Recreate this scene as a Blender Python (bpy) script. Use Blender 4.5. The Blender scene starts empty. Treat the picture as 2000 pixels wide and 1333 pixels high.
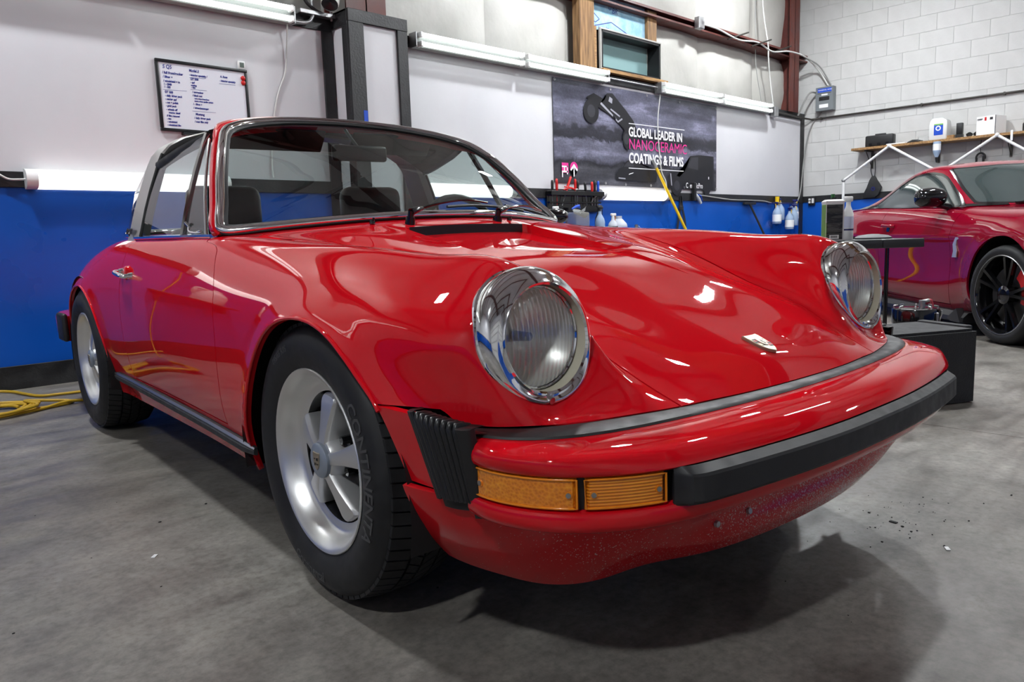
import bpy, bmesh, math, random
import numpy as np
from mathutils import Vector, Matrix, Euler

random.seed(7)
RNG = np.random.default_rng(7)
SC = bpy.context.scene
COL = SC.collection
PI = math.pi

# ---------------------------------------------------------------- camera, world, exposure
CAM_F = 1481.51
CAM_R = ((0.7164753725, -0.6968864987, -0.0318158543),
         (-0.1162188456, -0.0742676865, -0.9904430780),
         (0.6878635188, 0.7133256751, -0.1342023127))
CAM_C = (-1.5876, -1.4267, 0.7959)
cam_data = bpy.data.cameras.new('camera')
cam_data.sensor_fit = 'HORIZONTAL'
cam_data.sensor_width = 36.0
cam_data.lens = CAM_F / 2000 * 36.0
cam_data.clip_start = 0.05
cam = bpy.data.objects.new('camera', cam_data)
COL.objects.link(cam)
r, d, f = (Vector(v) for v in CAM_R)
cam.matrix_world = Matrix(((r.x, -d.x, -f.x, CAM_C[0]), (r.y, -d.y, -f.y, CAM_C[1]),
                           (r.z, -d.z, -f.z, CAM_C[2]), (0, 0, 0, 1)))
SC.camera = cam

world = bpy.data.worlds.new('world')
SC.world = world
world.use_nodes = True
world.node_tree.nodes['Background'].inputs[0].default_value = (0.75, 0.8, 0.9, 1)
world.node_tree.nodes['Background'].inputs[1].default_value = 0.3
vs = SC.view_settings
vs.view_transform = 'Standard'
vs.look = 'None'
vs.gamma = 1.0
vs.use_curve_mapping = False
vs.exposure = 0.9
SC.cycles.use_denoising = True
SC.cycles.max_bounces = 10
SC.cycles.diffuse_bounces = 4
SC.cycles.glossy_bounces = 5
SC.cycles.transmission_bounces = 8
SC.cycles.transparent_max_bounces = 12
SC.cycles.sample_clamp_indirect = 6.0
SC.cycles.caustics_reflective = False
SC.cycles.caustics_refractive = False

# strength of every kind of lamp in the place
E_TUBE, E_LED, E_BAY, E_STRIP = 1.3, 1.3, 430.0, 130.0


# ---------------------------------------------------------------- materials
def nodes_of(m):
    return m.node_tree.nodes, m.node_tree.links


def mat(name, col, rough=0.5, metal=0.0, spec=0.5, coat=0.0, coat_rough=0.03, emit=None, emit_s=0.0, trans=0.0,
        ior=1.45, alpha=1.0):
    m = bpy.data.materials.new(name)
    m.use_nodes = True
    b = m.node_tree.nodes['Principled BSDF']
    b.inputs['Base Color'].default_value = (*col, 1)
    b.inputs['Roughness'].default_value = rough
    b.inputs['Metallic'].default_value = metal
    b.inputs['Specular IOR Level'].default_value = spec
    b.inputs['Coat Weight'].default_value = coat
    b.inputs['Coat Roughness'].default_value = coat_rough
    b.inputs['IOR'].default_value = ior
    b.inputs['Transmission Weight'].default_value = trans
    b.inputs['Alpha'].default_value = alpha
    if emit:
        b.inputs['Emission Color'].default_value = (*emit, 1)
        b.inputs['Emission Strength'].default_value = emit_s
    return m


def N(m, t, **kw):
    n = m.node_tree.nodes.new(t)
    for k, v in kw.items():
        if k.startswith('i_'):
            key = k[2:]
            key = int(key) if key.isdigit() else key.replace('_', ' ')
            n.inputs[key].default_value = v
        else:
            setattr(n, k, v)
    return n


def L(m, a, b):
    m.node_tree.links.new(a, b)


def tex_coord(m, kind='Object', scale=None):
    t = N(m, 'ShaderNodeTexCoord')
    if scale is None:
        return t.outputs[kind]
    mp = N(m, 'ShaderNodeMapping')
    mp.inputs['Scale'].default_value = scale
    L(m, t.outputs[kind], mp.inputs['Vector'])
    return mp.outputs['Vector']


def ramp(m, fac, stops, interp='LINEAR'):
    r_ = N(m, 'ShaderNodeValToRGB')
    r_.color_ramp.interpolation = interp
    els = r_.color_ramp.elements
    els[0].position, els[0].color = stops[0][0], (*stops[0][1], 1)
    els[1].position, els[1].color = stops[-1][0], (*stops[-1][1], 1)
    for p, c in stops[1:-1]:
        e = els.new(p)
        e.color = (*c, 1)
    L(m, fac, r_.inputs[0])
    return r_.outputs[0]


def noisy(m, c1, c2, scale=5.0, detail=6.0, rough=(None, None), bump=0.0, bump_scale=None, stretch=None, lo=0.35, hi=0.65,
          kind='Object', bump_dist=0.01):
    """colour (and roughness, relief) that wanders between two values"""
    b = m.node_tree.nodes['Principled BSDF']
    v = tex_coord(m, kind, stretch or (1, 1, 1))
    n = N(m, 'ShaderNodeTexNoise', i_Scale=scale, i_Detail=detail)
    L(m, v, n.inputs['Vector'])
    L(m, ramp(m, n.outputs['Fac'], [(lo, c1), (hi, c2)]), b.inputs['Base Color'])
    if rough[0] is not None:
        mr = N(m, 'ShaderNodeMapRange', i_3=rough[0], i_4=rough[1])
        mr.inputs[1].default_value, mr.inputs[2].default_value = lo, hi
        L(m, n.outputs['Fac'], mr.inputs[0])
        L(m, mr.outputs[0], b.inputs['Roughness'])
    if bump:
        n2 = N(m, 'ShaderNodeTexNoise', i_Scale=bump_scale or scale * 8, i_Detail=4.0)
        L(m, v, n2.inputs['Vector'])
        bp = N(m, 'ShaderNodeBump', i_Strength=bump, i_Distance=bump_dist)
        L(m, n2.outputs['Fac'], bp.inputs['Height'])
        L(m, bp.outputs[0], b.inputs['Normal'])
    return m


# ---------------------------------------------------------------- object helpers
def link(o, parent=None):
    COL.objects.link(o)
    if parent is not None:
        o.parent = parent
    return o


def tag(o, label=None, cat=None, group=None, kind=None):
    if label:
        o['label'] = label
    if cat:
        o['category'] = cat
    if group:
        o['group'] = group
    if kind:
        o['kind'] = kind
    return o


def thing(name, label, cat, loc=(0, 0, 0), rotz=0.0, group=None):
    o = bpy.data.objects.new(name, None)
    o.empty_display_size = 0.1
    link(o)
    o.location = loc
    o.rotation_euler = (0, 0, rotz)
    return tag(o, label, cat, group)


def copy_tree(o, parent=None):
    c = o.copy()
    COL.objects.link(c)
    c.parent = parent
    for ch in list(o.children):
        copy_tree(ch, c)
    return c


def bm_obj(name, bm, m, parent=None, smooth=None, kind=None):
    """one mesh object from a bmesh; smooth = angle in degrees below which edges are smooth"""
    me = bpy.data.meshes.new(name)
    bmesh.ops.recalc_face_normals(bm, faces=bm.faces)
    if smooth is not None:
        lim = math.radians(smooth)
        for fc in bm.faces:
            fc.smooth = True
        for e in bm.edges:
            if len(e.link_faces) == 2:
                e.smooth = e.calc_face_angle(0) < lim
    bm.to_mesh(me)
    bm.free()
    for mm in (m if isinstance(m, (list, tuple)) else [m]):
        me.materials.append(mm)
    o = bpy.data.objects.new(name, me)
    link(o, parent)
    if kind:
        o['kind'] = kind
    return o


def np_obj(name, verts, faces, m, parent=None, normals=None, smooth=True, kind=None):
    me = bpy.data.meshes.new(name)
    me.from_pydata([tuple(map(float, v)) for v in verts], [], [tuple(map(int, f_)) for f_ in faces])
    me.materials.append(m)
    me.polygons.foreach_set('use_smooth', [smooth] * len(me.polygons))
    me.update()
    if normals is not None:
        me.normals_split_custom_set_from_vertices([tuple(map(float, n)) for n in normals])
    o = bpy.data.objects.new(name, me)
    link(o, parent)
    if kind:
        o['kind'] = kind
    return o


def bx(bm, lo, hi, bev=0.0, seg=2, rot=None, piv=None):
    """axis box between two corners; optional bevel and rotation (matrix) about piv"""
    lo, hi = Vector(lo), Vector(hi)
    res_ = bmesh.ops.create_cube(bm, size=1.0)
    vs_ = res_['verts']
    for v in vs_:
        v.co = Vector((lo[i] + (v.co[i] + 0.5) * (hi[i] - lo[i]) for i in range(3)))
    if bev > 0:
        es = list({e for v in vs_ for e in v.link_edges})
        rr = bmesh.ops.bevel(bm, geom=es, offset=bev, segments=seg, affect='EDGES', profile=0.5)
        vs_ = list({v for f_ in rr['faces'] for v in f_.verts} | {v for v in vs_ if v.is_valid})
    if rot is not None:
        p = Vector(piv) if piv is not None else (lo + hi) / 2
        for v in vs_:
            v.co = p + rot @ (v.co - p)
    return vs_


def frame_of(t):
    t = t.normalized()
    a = Vector((0, 0, 1)) if abs(t.z) < 0.9 else Vector((1, 0, 0))
    u = t.cross(a).normalized()
    return u, t.cross(u).normalized()


def tube(bm, pts, rad, seg=8, cap=True, closed=False):
    """round bar along a polyline; rad is a number or one per point"""
    pts = [Vector(p) for p in pts]
    n = len(pts)
    rads = rad if isinstance(rad, (list, tuple)) else [rad] * n
    tang = []
    for i in range(n):
        a = pts[i - 1] if (i > 0 or closed) else pts[0]
        b = pts[(i + 1) % n] if (i < n - 1 or closed) else pts[-1]
        t = b - a
        tang.append(t.normalized() if t.length > 1e-9 else Vector((0, 0, 1)))
    u, w = frame_of(tang[0])
    rings = []
    for i in range(n):
        if i:
            q = tang[i - 1].rotation_difference(tang[i])
            u, w = q @ u, q @ w
        rings.append([bm.verts.new(pts[i] + (u * math.cos(a_) + w * math.sin(a_)) * rads[i])
                      for a_ in (2 * PI * k / seg for k in range(seg))])
    m_ = n if closed else n - 1
    for i in range(m_):
        A, B_ = rings[i], rings[(i + 1) % n]
        sh = 0
        if closed and i == n - 1:
            sh = min(range(seg), key=lambda s_: (A[0].co - B_[s_].co).length)
        for k in range(seg):
            bm.faces.new((A[k], A[(k + 1) % seg], B_[(k + 1 + sh) % seg], B_[(k + sh) % seg]))
    if cap and not closed:
        bm.faces.new(rings[0][::-1])
        bm.faces.new(rings[-1])
    return rings


def cyl(bm, a, b, r1, r2=None, seg=16):
    return tube(bm, [a, b], [r1, r1 if r2 is None else r2], seg)


def lathe(bm, prof, seg=24, axis='Z', origin=(0, 0, 0), cap_lo=False, cap_hi=False):
    """profile of (radius, height) turned round an axis"""
    o = Vector(origin)
    rings = []
    for r_, h in prof:
        ring = []
        for k in range(seg):
            a = 2 * PI * k / seg
            c, s = math.cos(a) * r_, math.sin(a) * r_
            p = {'Z': (c, s, h), 'X': (h, c, s), 'Y': (s, h, c)}[axis]
            ring.append(bm.verts.new(o + Vector(p)))
        rings.append(ring)
    for A, B_ in zip(rings[:-1], rings[1:]):
        for k in range(seg):
            bm.faces.new((A[k], A[(k + 1) % seg], B_[(k + 1) % seg], B_[k]))
    if cap_lo:
        bm.faces.new(rings[0][::-1])
    if cap_hi:
        bm.faces.new(rings[-1])
    return rings


def loft(bm, rings, closed_ring=True, cap=False, closed_path=False):
    R_ = [[bm.verts.new(Vector(p)) for p in ring] for ring in rings]
    n = len(R_[0])
    m_ = len(R_) if closed_path else len(R_) - 1
    for i in range(m_):
        A, B_ = R_[i], R_[(i + 1) % len(R_)]
        for k in range(n if closed_ring else n - 1):
            bm.faces.new((A[k], A[(k + 1) % n], B_[(k + 1) % n], B_[k]))
    if cap and not closed_path:
        bm.faces.new(R_[0][::-1])
        bm.faces.new(R_[-1])
    return R_


def prism(bm, poly, lo, hi, axis='Y'):
    """flat outline (2-D) pushed along an axis; the two other axes take the outline in order"""
    def P(u, v, w):
        return {'X': (w, u, v), 'Y': (u, w, v), 'Z': (u, v, w)}[axis]
    A = [bm.verts.new(P(u, v, lo)) for u, v in poly]
    B_ = [bm.verts.new(P(u, v, hi)) for u, v in poly]
    n = len(poly)
    for k in range(n):
        bm.faces.new((A[k], A[(k + 1) % n], B_[(k + 1) % n], B_[k]))
    bm.faces.new(A[::-1])
    bm.faces.new(B_)
    return A + B_


def text_obj(name, s, size, m, loc, rot, parent=None, align='LEFT', thick=0.0006, bold=0.0, spacing=1.0, shear=0.0, sx=1.0):
    """lettering as a flat mesh of its own"""
    cu = bpy.data.curves.new(name, 'FONT')
    cu.body = s
    cu.size = size
    cu.align_x = align
    cu.extrude = thick
    cu.offset = bold
    cu.space_character = spacing
    cu.shear = shear
    cu.resolution_u = 3
    tmp = bpy.data.objects.new(name, cu)
    dg = bpy.context.evaluated_depsgraph_get()
    COL.objects.link(tmp)
    dg.update()
    me = bpy.data.meshes.new_from_object(tmp.evaluated_get(dg))
    bpy.data.objects.remove(tmp)
    bpy.data.curves.remove(cu)
    me.name = name
    me.materials.clear()
    me.materials.append(m)
    o = bpy.data.objects.new(name, me)
    link(o, parent)
    o.location = loc
    o.rotation_euler = rot
    o.scale = (sx, 1, 1)
    return o


def catmull(pts, n=8, closed=False):
    """smooth polyline through points"""
    P = [Vector(p) for p in pts]
    out = []
    m_ = len(P)
    segs = m_ if closed else m_ - 1
    for i in range(segs):
        p1, p2 = P[i], P[(i + 1) % m_]
        p0 = P[i - 1] if (i > 0 or closed) else p1 + (p1 - p2)
        p3 = P[(i + 2) % m_] if (i + 2 < m_ or closed) else p2 + (p2 - p1)
        for k in range(n):
            t = k / n
            out.append(0.5 * ((2 * p1) + (p2 - p0) * t + (2 * p0 - 5 * p1 + 4 * p2 - p3) * t * t
                              + (3 * p1 - p0 - 3 * p2 + p3) * t ** 3))
    if not closed:
        out.append(P[-1])
    return out


# ---------------------------------------------------------------- shared materials
M = {}
M['white_wall'] = noisy(mat('white_panel_paint', (0.7, 0.7, 0.72), 0.35), (0.56, 0.555, 0.58), (0.62, 0.615, 0.635), 1.2, 5,
                        (0.28, 0.4), bump=0.05, bump_scale=30)
M['blue_wall'] = noisy(mat('blue_wall_paint', (0.0, 0.07, 0.42), 0.3), (0.002, 0.066, 0.37), (0.004, 0.085, 0.45), 1.5, 4, (0.25, 0.4))
M['black_trim'] = noisy(mat('black_painted_board', (0.012, 0.012, 0.013), 0.45), (0.010, 0.010, 0.011), (0.022, 0.022, 0.023), 9, 6,
                        (0.35, 0.55), bump=0.25, bump_scale=60, stretch=(1, 1, 1))
M['vinyl'] = noisy(mat('white_vinyl_insulation', (0.6, 0.59, 0.56), 0.5), (0.38, 0.37, 0.34), (0.46, 0.45, 0.42), 2.2, 6, (0.4, 0.6),
                   bump=0.5, bump_scale=3.0, bump_dist=0.03)
M['oxide'] = noisy(mat('red_oxide_steel', (0.09, 0.02, 0.015), 0.5), (0.075, 0.016, 0.013), (0.12, 0.03, 0.022), 6, 5, (0.4, 0.6))
M['block'] = noisy(mat('white_painted_block', (0.68, 0.68, 0.66), 0.5), (0.49, 0.49, 0.48), (0.54, 0.54, 0.53), 6, 8, (0.4, 0.6),
                   bump=0.35, bump_scale=70, bump_dist=0.004)
M['joint'] = mat('painted_mortar', (0.46, 0.46, 0.45), 0.7)
M['wood'] = noisy(mat('rough_pine', (0.3, 0.16, 0.06), 0.6), (0.19, 0.095, 0.035), (0.40, 0.23, 0.09), 3, 8, (0.5, 0.7), stretch=(2, 14, 14))
M['wood_post'] = noisy(mat('old_timber', (0.25, 0.13, 0.05), 0.7), (0.12, 0.06, 0.022), (0.30, 0.17, 0.075), 3, 8, (0.6, 0.8), stretch=(14, 14, 1.2))
M['galv'] = noisy(mat('galvanised_steel', (0.4, 0.4, 0.4), 0.35, 0.9), (0.32, 0.32, 0.33), (0.48, 0.48, 0.48), 14, 4, (0.3, 0.5))
M['dark_steel'] = mat('dark_conduit', (0.06, 0.055, 0.05), 0.4, 0.6)
M['white_metal'] = mat('white_enamelled_metal', (0.72, 0.72, 0.7), 0.3)
M['white_plastic'] = mat('white_plastic', (0.75, 0.75, 0.74), 0.35)
M['cable_white'] = mat('white_cable', (0.6, 0.6, 0.58), 0.5)
M['cable_grey'] = mat('grey_cable', (0.25, 0.25, 0.24), 0.5)
M['black_plastic'] = mat('black_plastic', (0.012, 0.012, 0.013), 0.38)
M['black_rubber'] = noisy(mat('black_rubber', (0.016, 0.016, 0.017), 0.55), (0.012, 0.012, 0.013), (0.022, 0.022, 0.023), 30, 4, (0.45, 0.62))
M['black_gloss'] = mat('black_gloss', (0.006, 0.006, 0.007), 0.12, coat=0.4)
M['tube'] = mat('lit_tube', (1, 1, 1), 0.4, emit=(0.90, 1.0, 0.96), emit_s=E_TUBE)
M['led'] = mat('lit_led_cover', (1, 1, 1), 0.4, emit=(1.0, 0.985, 0.94), emit_s=E_LED)
M['bay'] = mat('lit_high_bay', (1, 1, 1), 0.4, emit=(0.93, 0.97, 1.0), emit_s=E_BAY)
M['strip'] = mat('lit_ceiling_strip', (1, 1, 1), 0.4, emit=(0.97, 0.98, 1.0), emit_s=E_STRIP)
M['clear'] = mat('clear_plastic', (0.95, 0.96, 0.97), 0.05, trans=0.9, ior=1.2)
M['milky'] = mat('milky_plastic', (0.72, 0.76, 0.82), 0.3, trans=0.35, ior=1.2)
M['liquid_blue'] = mat('pale_blue_bottle', (0.45, 0.58, 0.78), 0.2, trans=0.35, ior=1.2)
M['yellow'] = mat('yellow_plastic', (0.78, 0.50, 0.015), 0.35)
M['yellow_cord'] = mat('yellow_cord', (0.55, 0.34, 0.02), 0.5)
M['orange'] = mat('orange_plastic', (0.75, 0.25, 0.015), 0.35)
M['red_plastic'] = mat('red_plastic', (0.55, 0.015, 0.015), 0.35)
M['blue_plastic'] = mat('blue_plastic', (0.01, 0.07, 0.5), 0.35)
M['navy'] = mat('navy_plastic', (0.008, 0.012, 0.11), 0.35)
M['paper'] = mat('white_label', (0.8, 0.8, 0.8), 0.5)
M['ink_blue'] = mat('blue_ink', (0.02, 0.035, 0.25), 0.5)
M['ink_black'] = mat('black_ink', (0.01, 0.01, 0.012), 0.5)
M['ink_white'] = mat('white_ink', (0.8, 0.8, 0.82), 0.5)
M['ink_pink'] = mat('pink_ink', (0.68, 0.03, 0.26), 0.5)
M['chrome'] = mat('chrome', (0.88, 0.89, 0.90), 0.07, 1.0)
M['steel'] = mat('brushed_steel', (0.45, 0.45, 0.45), 0.3, 1.0)
# ---------------------------------------------------------------- the workshop
YA, XB, XL, YF, ZC = 3.815, 9.63, -6.0, -6.5, 4.95

# floor: poured slabs with sawn joints
M['concrete'] = mat('concrete_floor', (0.2, 0.19, 0.18), 0.4)
_m = M['concrete']
_v = tex_coord(_m, 'Object')
_b0 = _m.node_tree.nodes['Principled BSDF']
_n1 = N(_m, 'ShaderNodeTexNoise', i_Scale=1.1, i_Detail=6.0, i_Roughness=0.6)
_n2 = N(_m, 'ShaderNodeTexNoise', i_Scale=6.0, i_Detail=8.0, i_Roughness=0.68)
_n3 = N(_m, 'ShaderNodeTexNoise', i_Scale=45.0, i_Detail=6.0, i_Roughness=0.7)
_n5 = N(_m, 'ShaderNodeTexNoise', i_Scale=2.2, i_Detail=8.0, i_Roughness=0.75)
_mpf = N(_m, 'ShaderNodeMapping')
_mpf.inputs['Rotation'].default_value = (0, 0, 0.5)
_mpf.inputs['Scale'].default_value = (1.0, 4.0, 1.0)
L(_m, _v, _mpf.inputs['Vector'])
for _q in (_n1, _n2, _n3):
    L(_m, _v, _q.inputs['Vector'])
L(_m, _mpf.outputs[0], _n5.inputs['Vector'])
_c1 = ramp(_m, _n1.outputs['Fac'], [(0.32, (0.125, 0.112, 0.098)), (0.5, (0.180, 0.166, 0.148)), (0.68, (0.245, 0.230, 0.208))])
_c2 = ramp(_m, _n2.outputs['Fac'], [(0.33, (0.66, 0.65, 0.64)), (0.5, (1.0, 1.0, 1.0)), (0.67, (1.25, 1.24, 1.22))])
_c3 = ramp(_m, _n5.outputs['Fac'], [(0.33, (0.70, 0.69, 0.68)), (0.5, (1.0, 1.0, 1.0)), (0.66, (1.18, 1.18, 1.18))])
_c4 = ramp(_m, _n3.outputs['Fac'], [(0.34, (0.70, 0.69, 0.68)), (0.5, (1.0, 1.0, 1.0)), (0.66, (1.22, 1.22, 1.22))])
_mx = _c1
for _cc in (_c2, _c3, _c4):
    _q = N(_m, 'ShaderNodeMixRGB', blend_type='MULTIPLY', i_Fac=0.9)
    L(_m, _mx, _q.inputs[1])
    L(_m, _cc, _q.inputs[2])
    _mx = _q.outputs[0]
L(_m, _mx, _b0.inputs['Base Color'])
_rr = N(_m, 'ShaderNodeMapRange', i_3=0.30, i_4=0.55)
_rr.inputs[1].default_value, _rr.inputs[2].default_value = 0.35, 0.65
L(_m, _n5.outputs['Fac'], _rr.inputs[0])
L(_m, _rr.outputs[0], _b0.inputs['Roughness'])
_bp = N(_m, 'ShaderNodeBump', i_Strength=0.3, i_Distance=0.003)
L(_m, _n2.outputs['Fac'], _bp.inputs['Height'])
L(_m, _bp.outputs[0], _b0.inputs['Normal'])
M['joint_dark'] = mat('sawn_joint', (0.03, 0.028, 0.026), 0.8)
bm = bmesh.new()
bx(bm, (XL - .2, YF - .2, -.12), (XB + .2, YA + .35, -.02))
floor = tag(bm_obj('floor', bm, M['joint_dark']), kind='structure')
jx, jy = [XL - .2, -2.6, 1.672, 6.1, XB + .2], [YF - .2, -3.9, -.442 + .9, YA + .35]
jx = [XL - .2, -3.1, 1.672, 6.4, XB + .2]
jy = [YF - .2, -3.4, YA + .35]
for x0, x1 in zip(jx[:-1], jx[1:]):
    for y0, y1 in zip(jy[:-1], jy[1:]):
        bm = bmesh.new()
        bx(bm, (x0 + .002, y0 + .002, -.03), (x1 - .002, y1 - .002, 0))
        bm_obj('slab', bm, M['concrete'], floor)

# back wall: framing skin, then boards, strips and the quilted upper part
bm = bmesh.new()
bx(bm, (XL - .2, YA + .20, 0), (XB + .2, YA + .35, ZC + .2))
wall_back = tag(bm_obj('wall_back', bm, M['vinyl']), kind='structure')
PX = [XL, -3.55, -2.33, -1.11, .11, 1.60, 2.20, 3.42, 4.64, 5.86, 7.08, 8.30, 9.52]
for x0, x1 in zip(PX[:-1], PX[1:]):
    if (x0, x1) == (1.60, 2.20):
        continue
    bm = bmesh.new()
    bx(bm, (x0, YA, 1.272), (x1, YA + .20, 2.385))
    bm_obj('white_panel', bm, M['white_wall'], wall_back)
    bm = bmesh.new()
    bx(bm, (x0, YA, .141), (x1, YA + .20, 1.185))
    bm_obj('blue_panel', bm, M['blue_wall'], wall_back)
def board(name, lo, hi, m, parent=None, kind='structure', bev=.002):
    bm = bmesh.new()
    bx(bm, lo, hi, bev, 1)
    o = bm_obj(name, bm, m, parent)
    if parent is None:
        o['kind'] = kind
    return o


board('baseboard_back', (XL, YA - .012, 0), (XB, YA + .19, .141), M['black_trim'])
board('trim_1', (XL, YA - .014, 1.182), (XB - .02, YA + .19, 1.273), M['black_trim'])
board('trim_2', (XL, YA - .014, 2.385), (1.66, YA + .19, 2.475), M['black_trim'])
board('trim_3', (2.19, YA - .014, 2.385), (XB - .02, YA + .19, 2.475), M['black_trim'])
board('trim_4', (1.575, YA - .016, .141), (1.665, YA + .19, 2.385), M['black_trim'])
board('trim_5', (9.50, YA - .016, .141), (9.60, YA + .19, 2.47), M['black_trim'])
# quilted white vinyl between the girts
qx = [XL - .1, -3.0, -1.4, 1.70, 3.42, 4.56, 5.90, 7.03, 8.40, 9.70]
for x0, x1 in zip(qx[:-1], qx[1:]):
    for z0, z1 in ((2.40, 3.27), (3.27, ZC)):
        if (x0, z0) == (4.56, 2.40):
            continue
        bm = bmesh.new()
        nx_, nz_ = 14, 10
        g = []
        for i in range(nx_ + 1):
            col = []
            for j in range(nz_ + 1):
                u, w = i / nx_, j / nz_
                bul = (math.sin(PI * u) ** .45) * (math.sin(PI * min(max(w, .0), 1)) ** .5 if True else 1)
                wr = .010 * math.sin(9 * u + 5 * w + x0 * 3) + .006 * math.sin(17 * w - 11 * u + x0)
                col.append((x0 + (x1 - x0) * u, YA + .185 - .085 * bul - wr * bul, z0 + (z1 - z0) * w))
            g.append(col)
        loft(bm, g, False)
        bm_obj('insulation_panel', bm, M['vinyl'], wall_back, smooth=60)
# red-oxide steel: girt and columns
def chan_beam(name, x0, x1, yf, z0, z1):
    bm = bmesh.new()
    bx(bm, (x0, yf, z0), (x1, YA + .19, z0 + .006))
    bx(bm, (x0, yf, z1 - .006), (x1, YA + .19, z1))
    bx(bm, (x0, YA + .12, z0), (x1, YA + .126, z1))
    bx(bm, (x0, yf, z0 + .006), (x1, yf + .005, z0 + .020))
    bx(bm, (x0, yf, z1 - .026), (x1, yf + .005, z1 - .006))
    o = bm_obj(name, bm, M['oxide'])
    o['kind'] = 'structure'
    return o


chan_beam('trim_6', XL, XB, YA - .03, 3.205, 3.300)
for k, (x0, x1) in enumerate(((1.72, 2.08), (9.02, 9.30))):
    bm = bmesh.new()
    yf = YA - .14 if k == 0 else YA - .06
    bx(bm, (x0, yf, 2.46), (x1, yf + .014, ZC))
    bx(bm, (x0, YA + .16, 2.46), (x1, YA + .174, ZC))
    bx(bm, ((x0 + x1) / 2 - .006, yf, 2.46), ((x0 + x1) / 2 + .006, YA + .17, ZC))
    tag(bm_obj('trim_%d' % (7 + k), bm, M['oxide']), kind='structure')
# boxed-in column with black boards and white infill
bm = bmesh.new()
bx(bm, (1.675, 3.590, 0), (2.182, YA + .18, 2.50))
case = tag(bm_obj('trim_9', bm, M['white_wall']), kind='structure')
for lo, hi in (((1.661, 3.568, 0), (1.792, 3.592, 2.425)), ((2.103, 3.568, 0), (2.196, 3.592, 2.425)), ((1.659, 3.565, 2.425), (2.198, 3.592, 2.515)),
               ((1.661, 3.592, 0), (1.677, 3.665, 2.425)), ((1.659, 3.592, 2.405), (1.677, YA, 2.515)), ((2.180, 3.592, 0), (2.196, YA, 2.515)),
               ((1.659, 3.59, 2.50), (2.198, YA, 2.516))):
    board('black_board', lo, hi, M['black_trim'], case)
board('tape_strip', (1.752, 3.5665, 1.69), (1.788, 3.568, 1.79), M['blue_plastic'], case)

# right wall: painted blocks in running bond over the blue boards
bm = bmesh.new()
bx(bm, (XB + .0035, YF, 0), (XB + .25, YA + .3, ZC + .1))
wall_right = tag(bm_obj('wall_right', bm, M['joint']), kind='structure')
CH, CW = .2102, .4085
bm = bmesh.new()
bx(bm, (XB - .0005, -CW / 2 + .0014, -CH / 2 + .0014), (XB + .02, CW / 2 - .0014, CH / 2 - .0014), .0022, 1)
blk = bm_obj('block', bm, M['block'], wall_right)
first = True
for c in range(-8, 10):
    zc = 2.889 + CH * c + CH / 2
    if zc - CH / 2 < 1.27 or zc > ZC:
        continue
    off = 1.246 + CW / 2 + (CW / 2 if c % 2 else 0)
    for k in range(-3, 8):
        yc = off + CW * k
        if yc > YA + .1 or yc < -.1:
            continue
        if first:
            o = blk
            first = False
        else:
            o = blk.copy()
            COL.objects.link(o)
        o.location = (0, yc, zc)
board('trim_10', (XB - .03, YF, 1.188), (XB + .004, YA, 1.276), M['black_trim'])
board('baseboard_right', (XB - .028, YF, 0), (XB + .004, YA, .141), M['black_trim'])
board('blue_panel', (XB - .016, YF, .141), (XB + .004, YA, 1.188), M['blue_wall'], wall_right)

# the walls and ceiling behind the camera (seen in the paint and chrome)
for nm, lo, hi in (('wall_left', (XL - .2, YF, 0), (XL, YA + .2, ZC)), ('wall_front', (XL, YF - .2, 0), (XB + .2, YF, ZC))):
    w = board(nm, lo, hi, M['white_wall'], bev=0)
    if nm == 'wall_left':
        board('blue_panel', (XL, YF, .14), (XL + .02, YA, 1.185), M['blue_wall'], w)
        board('baseboard_left', (XL, YF, 0), (XL + .03, YA, .141), M['black_trim'])
        board('trim_11', (XL, YF, 1.182), (XL + .03, YA, 1.273), M['black_trim'])
    else:
        board('blue_panel', (-1.2, YF, .14), (XB, YF + .02, 1.185), M['blue_wall'], w)
        # sectional garage door with panes
        d = board('door_1', (-5.4, YF, 0), (-1.5, YF + .06, 3.4), M['white_metal'])
        for i in range(5):
            for j in range(6):
                bm = bmesh.new()
                bx(bm, (-5.33 + j * .64, YF + .05, .08 + i * .66), (-5.33 + j * .64 + .58, YF + .075, .08 + i * .66 + .58), .01, 1)
                bm_obj('door_panel', bm, M['white_metal'], d)
        for i in range(6):
            bm = bmesh.new()
            bx(bm, (-5.42, YF + .06, .03 + i * .66), (-1.48, YF + .09, .07 + i * .66))
            bm_obj('door_rail', bm, M['black_trim'], d)
M['ceiling'] = noisy(mat('ceiling_insulation', (0.55, 0.55, 0.53), 0.6), (0.62, 0.62, 0.60), (0.70, 0.70, 0.68), 1.5, 4)
ceiling = board('ceiling', (XL - .2, YF - .2, ZC), (XB + .2, YA + .3, ZC + .2), M['ceiling'], bev=0)
for k, y in enumerate((-5.2, -3.6, -2.0, -.5, 1.1, 2.5)):
    bm = bmesh.new()
    bx(bm, (XL, y, ZC - .20), (XB, y + .07, ZC - .0))
    bm_obj('purlin', bm, M['oxide'], ceiling)
for k, x in enumerate((-2.4, 1.90, 5.6)):
    bm = bmesh.new()
    bx(bm, (x, YF, ZC - .55), (x + .16, YA + .1, ZC - .20))
    bm_obj('rafter', bm, M['oxide'], ceiling)

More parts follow.
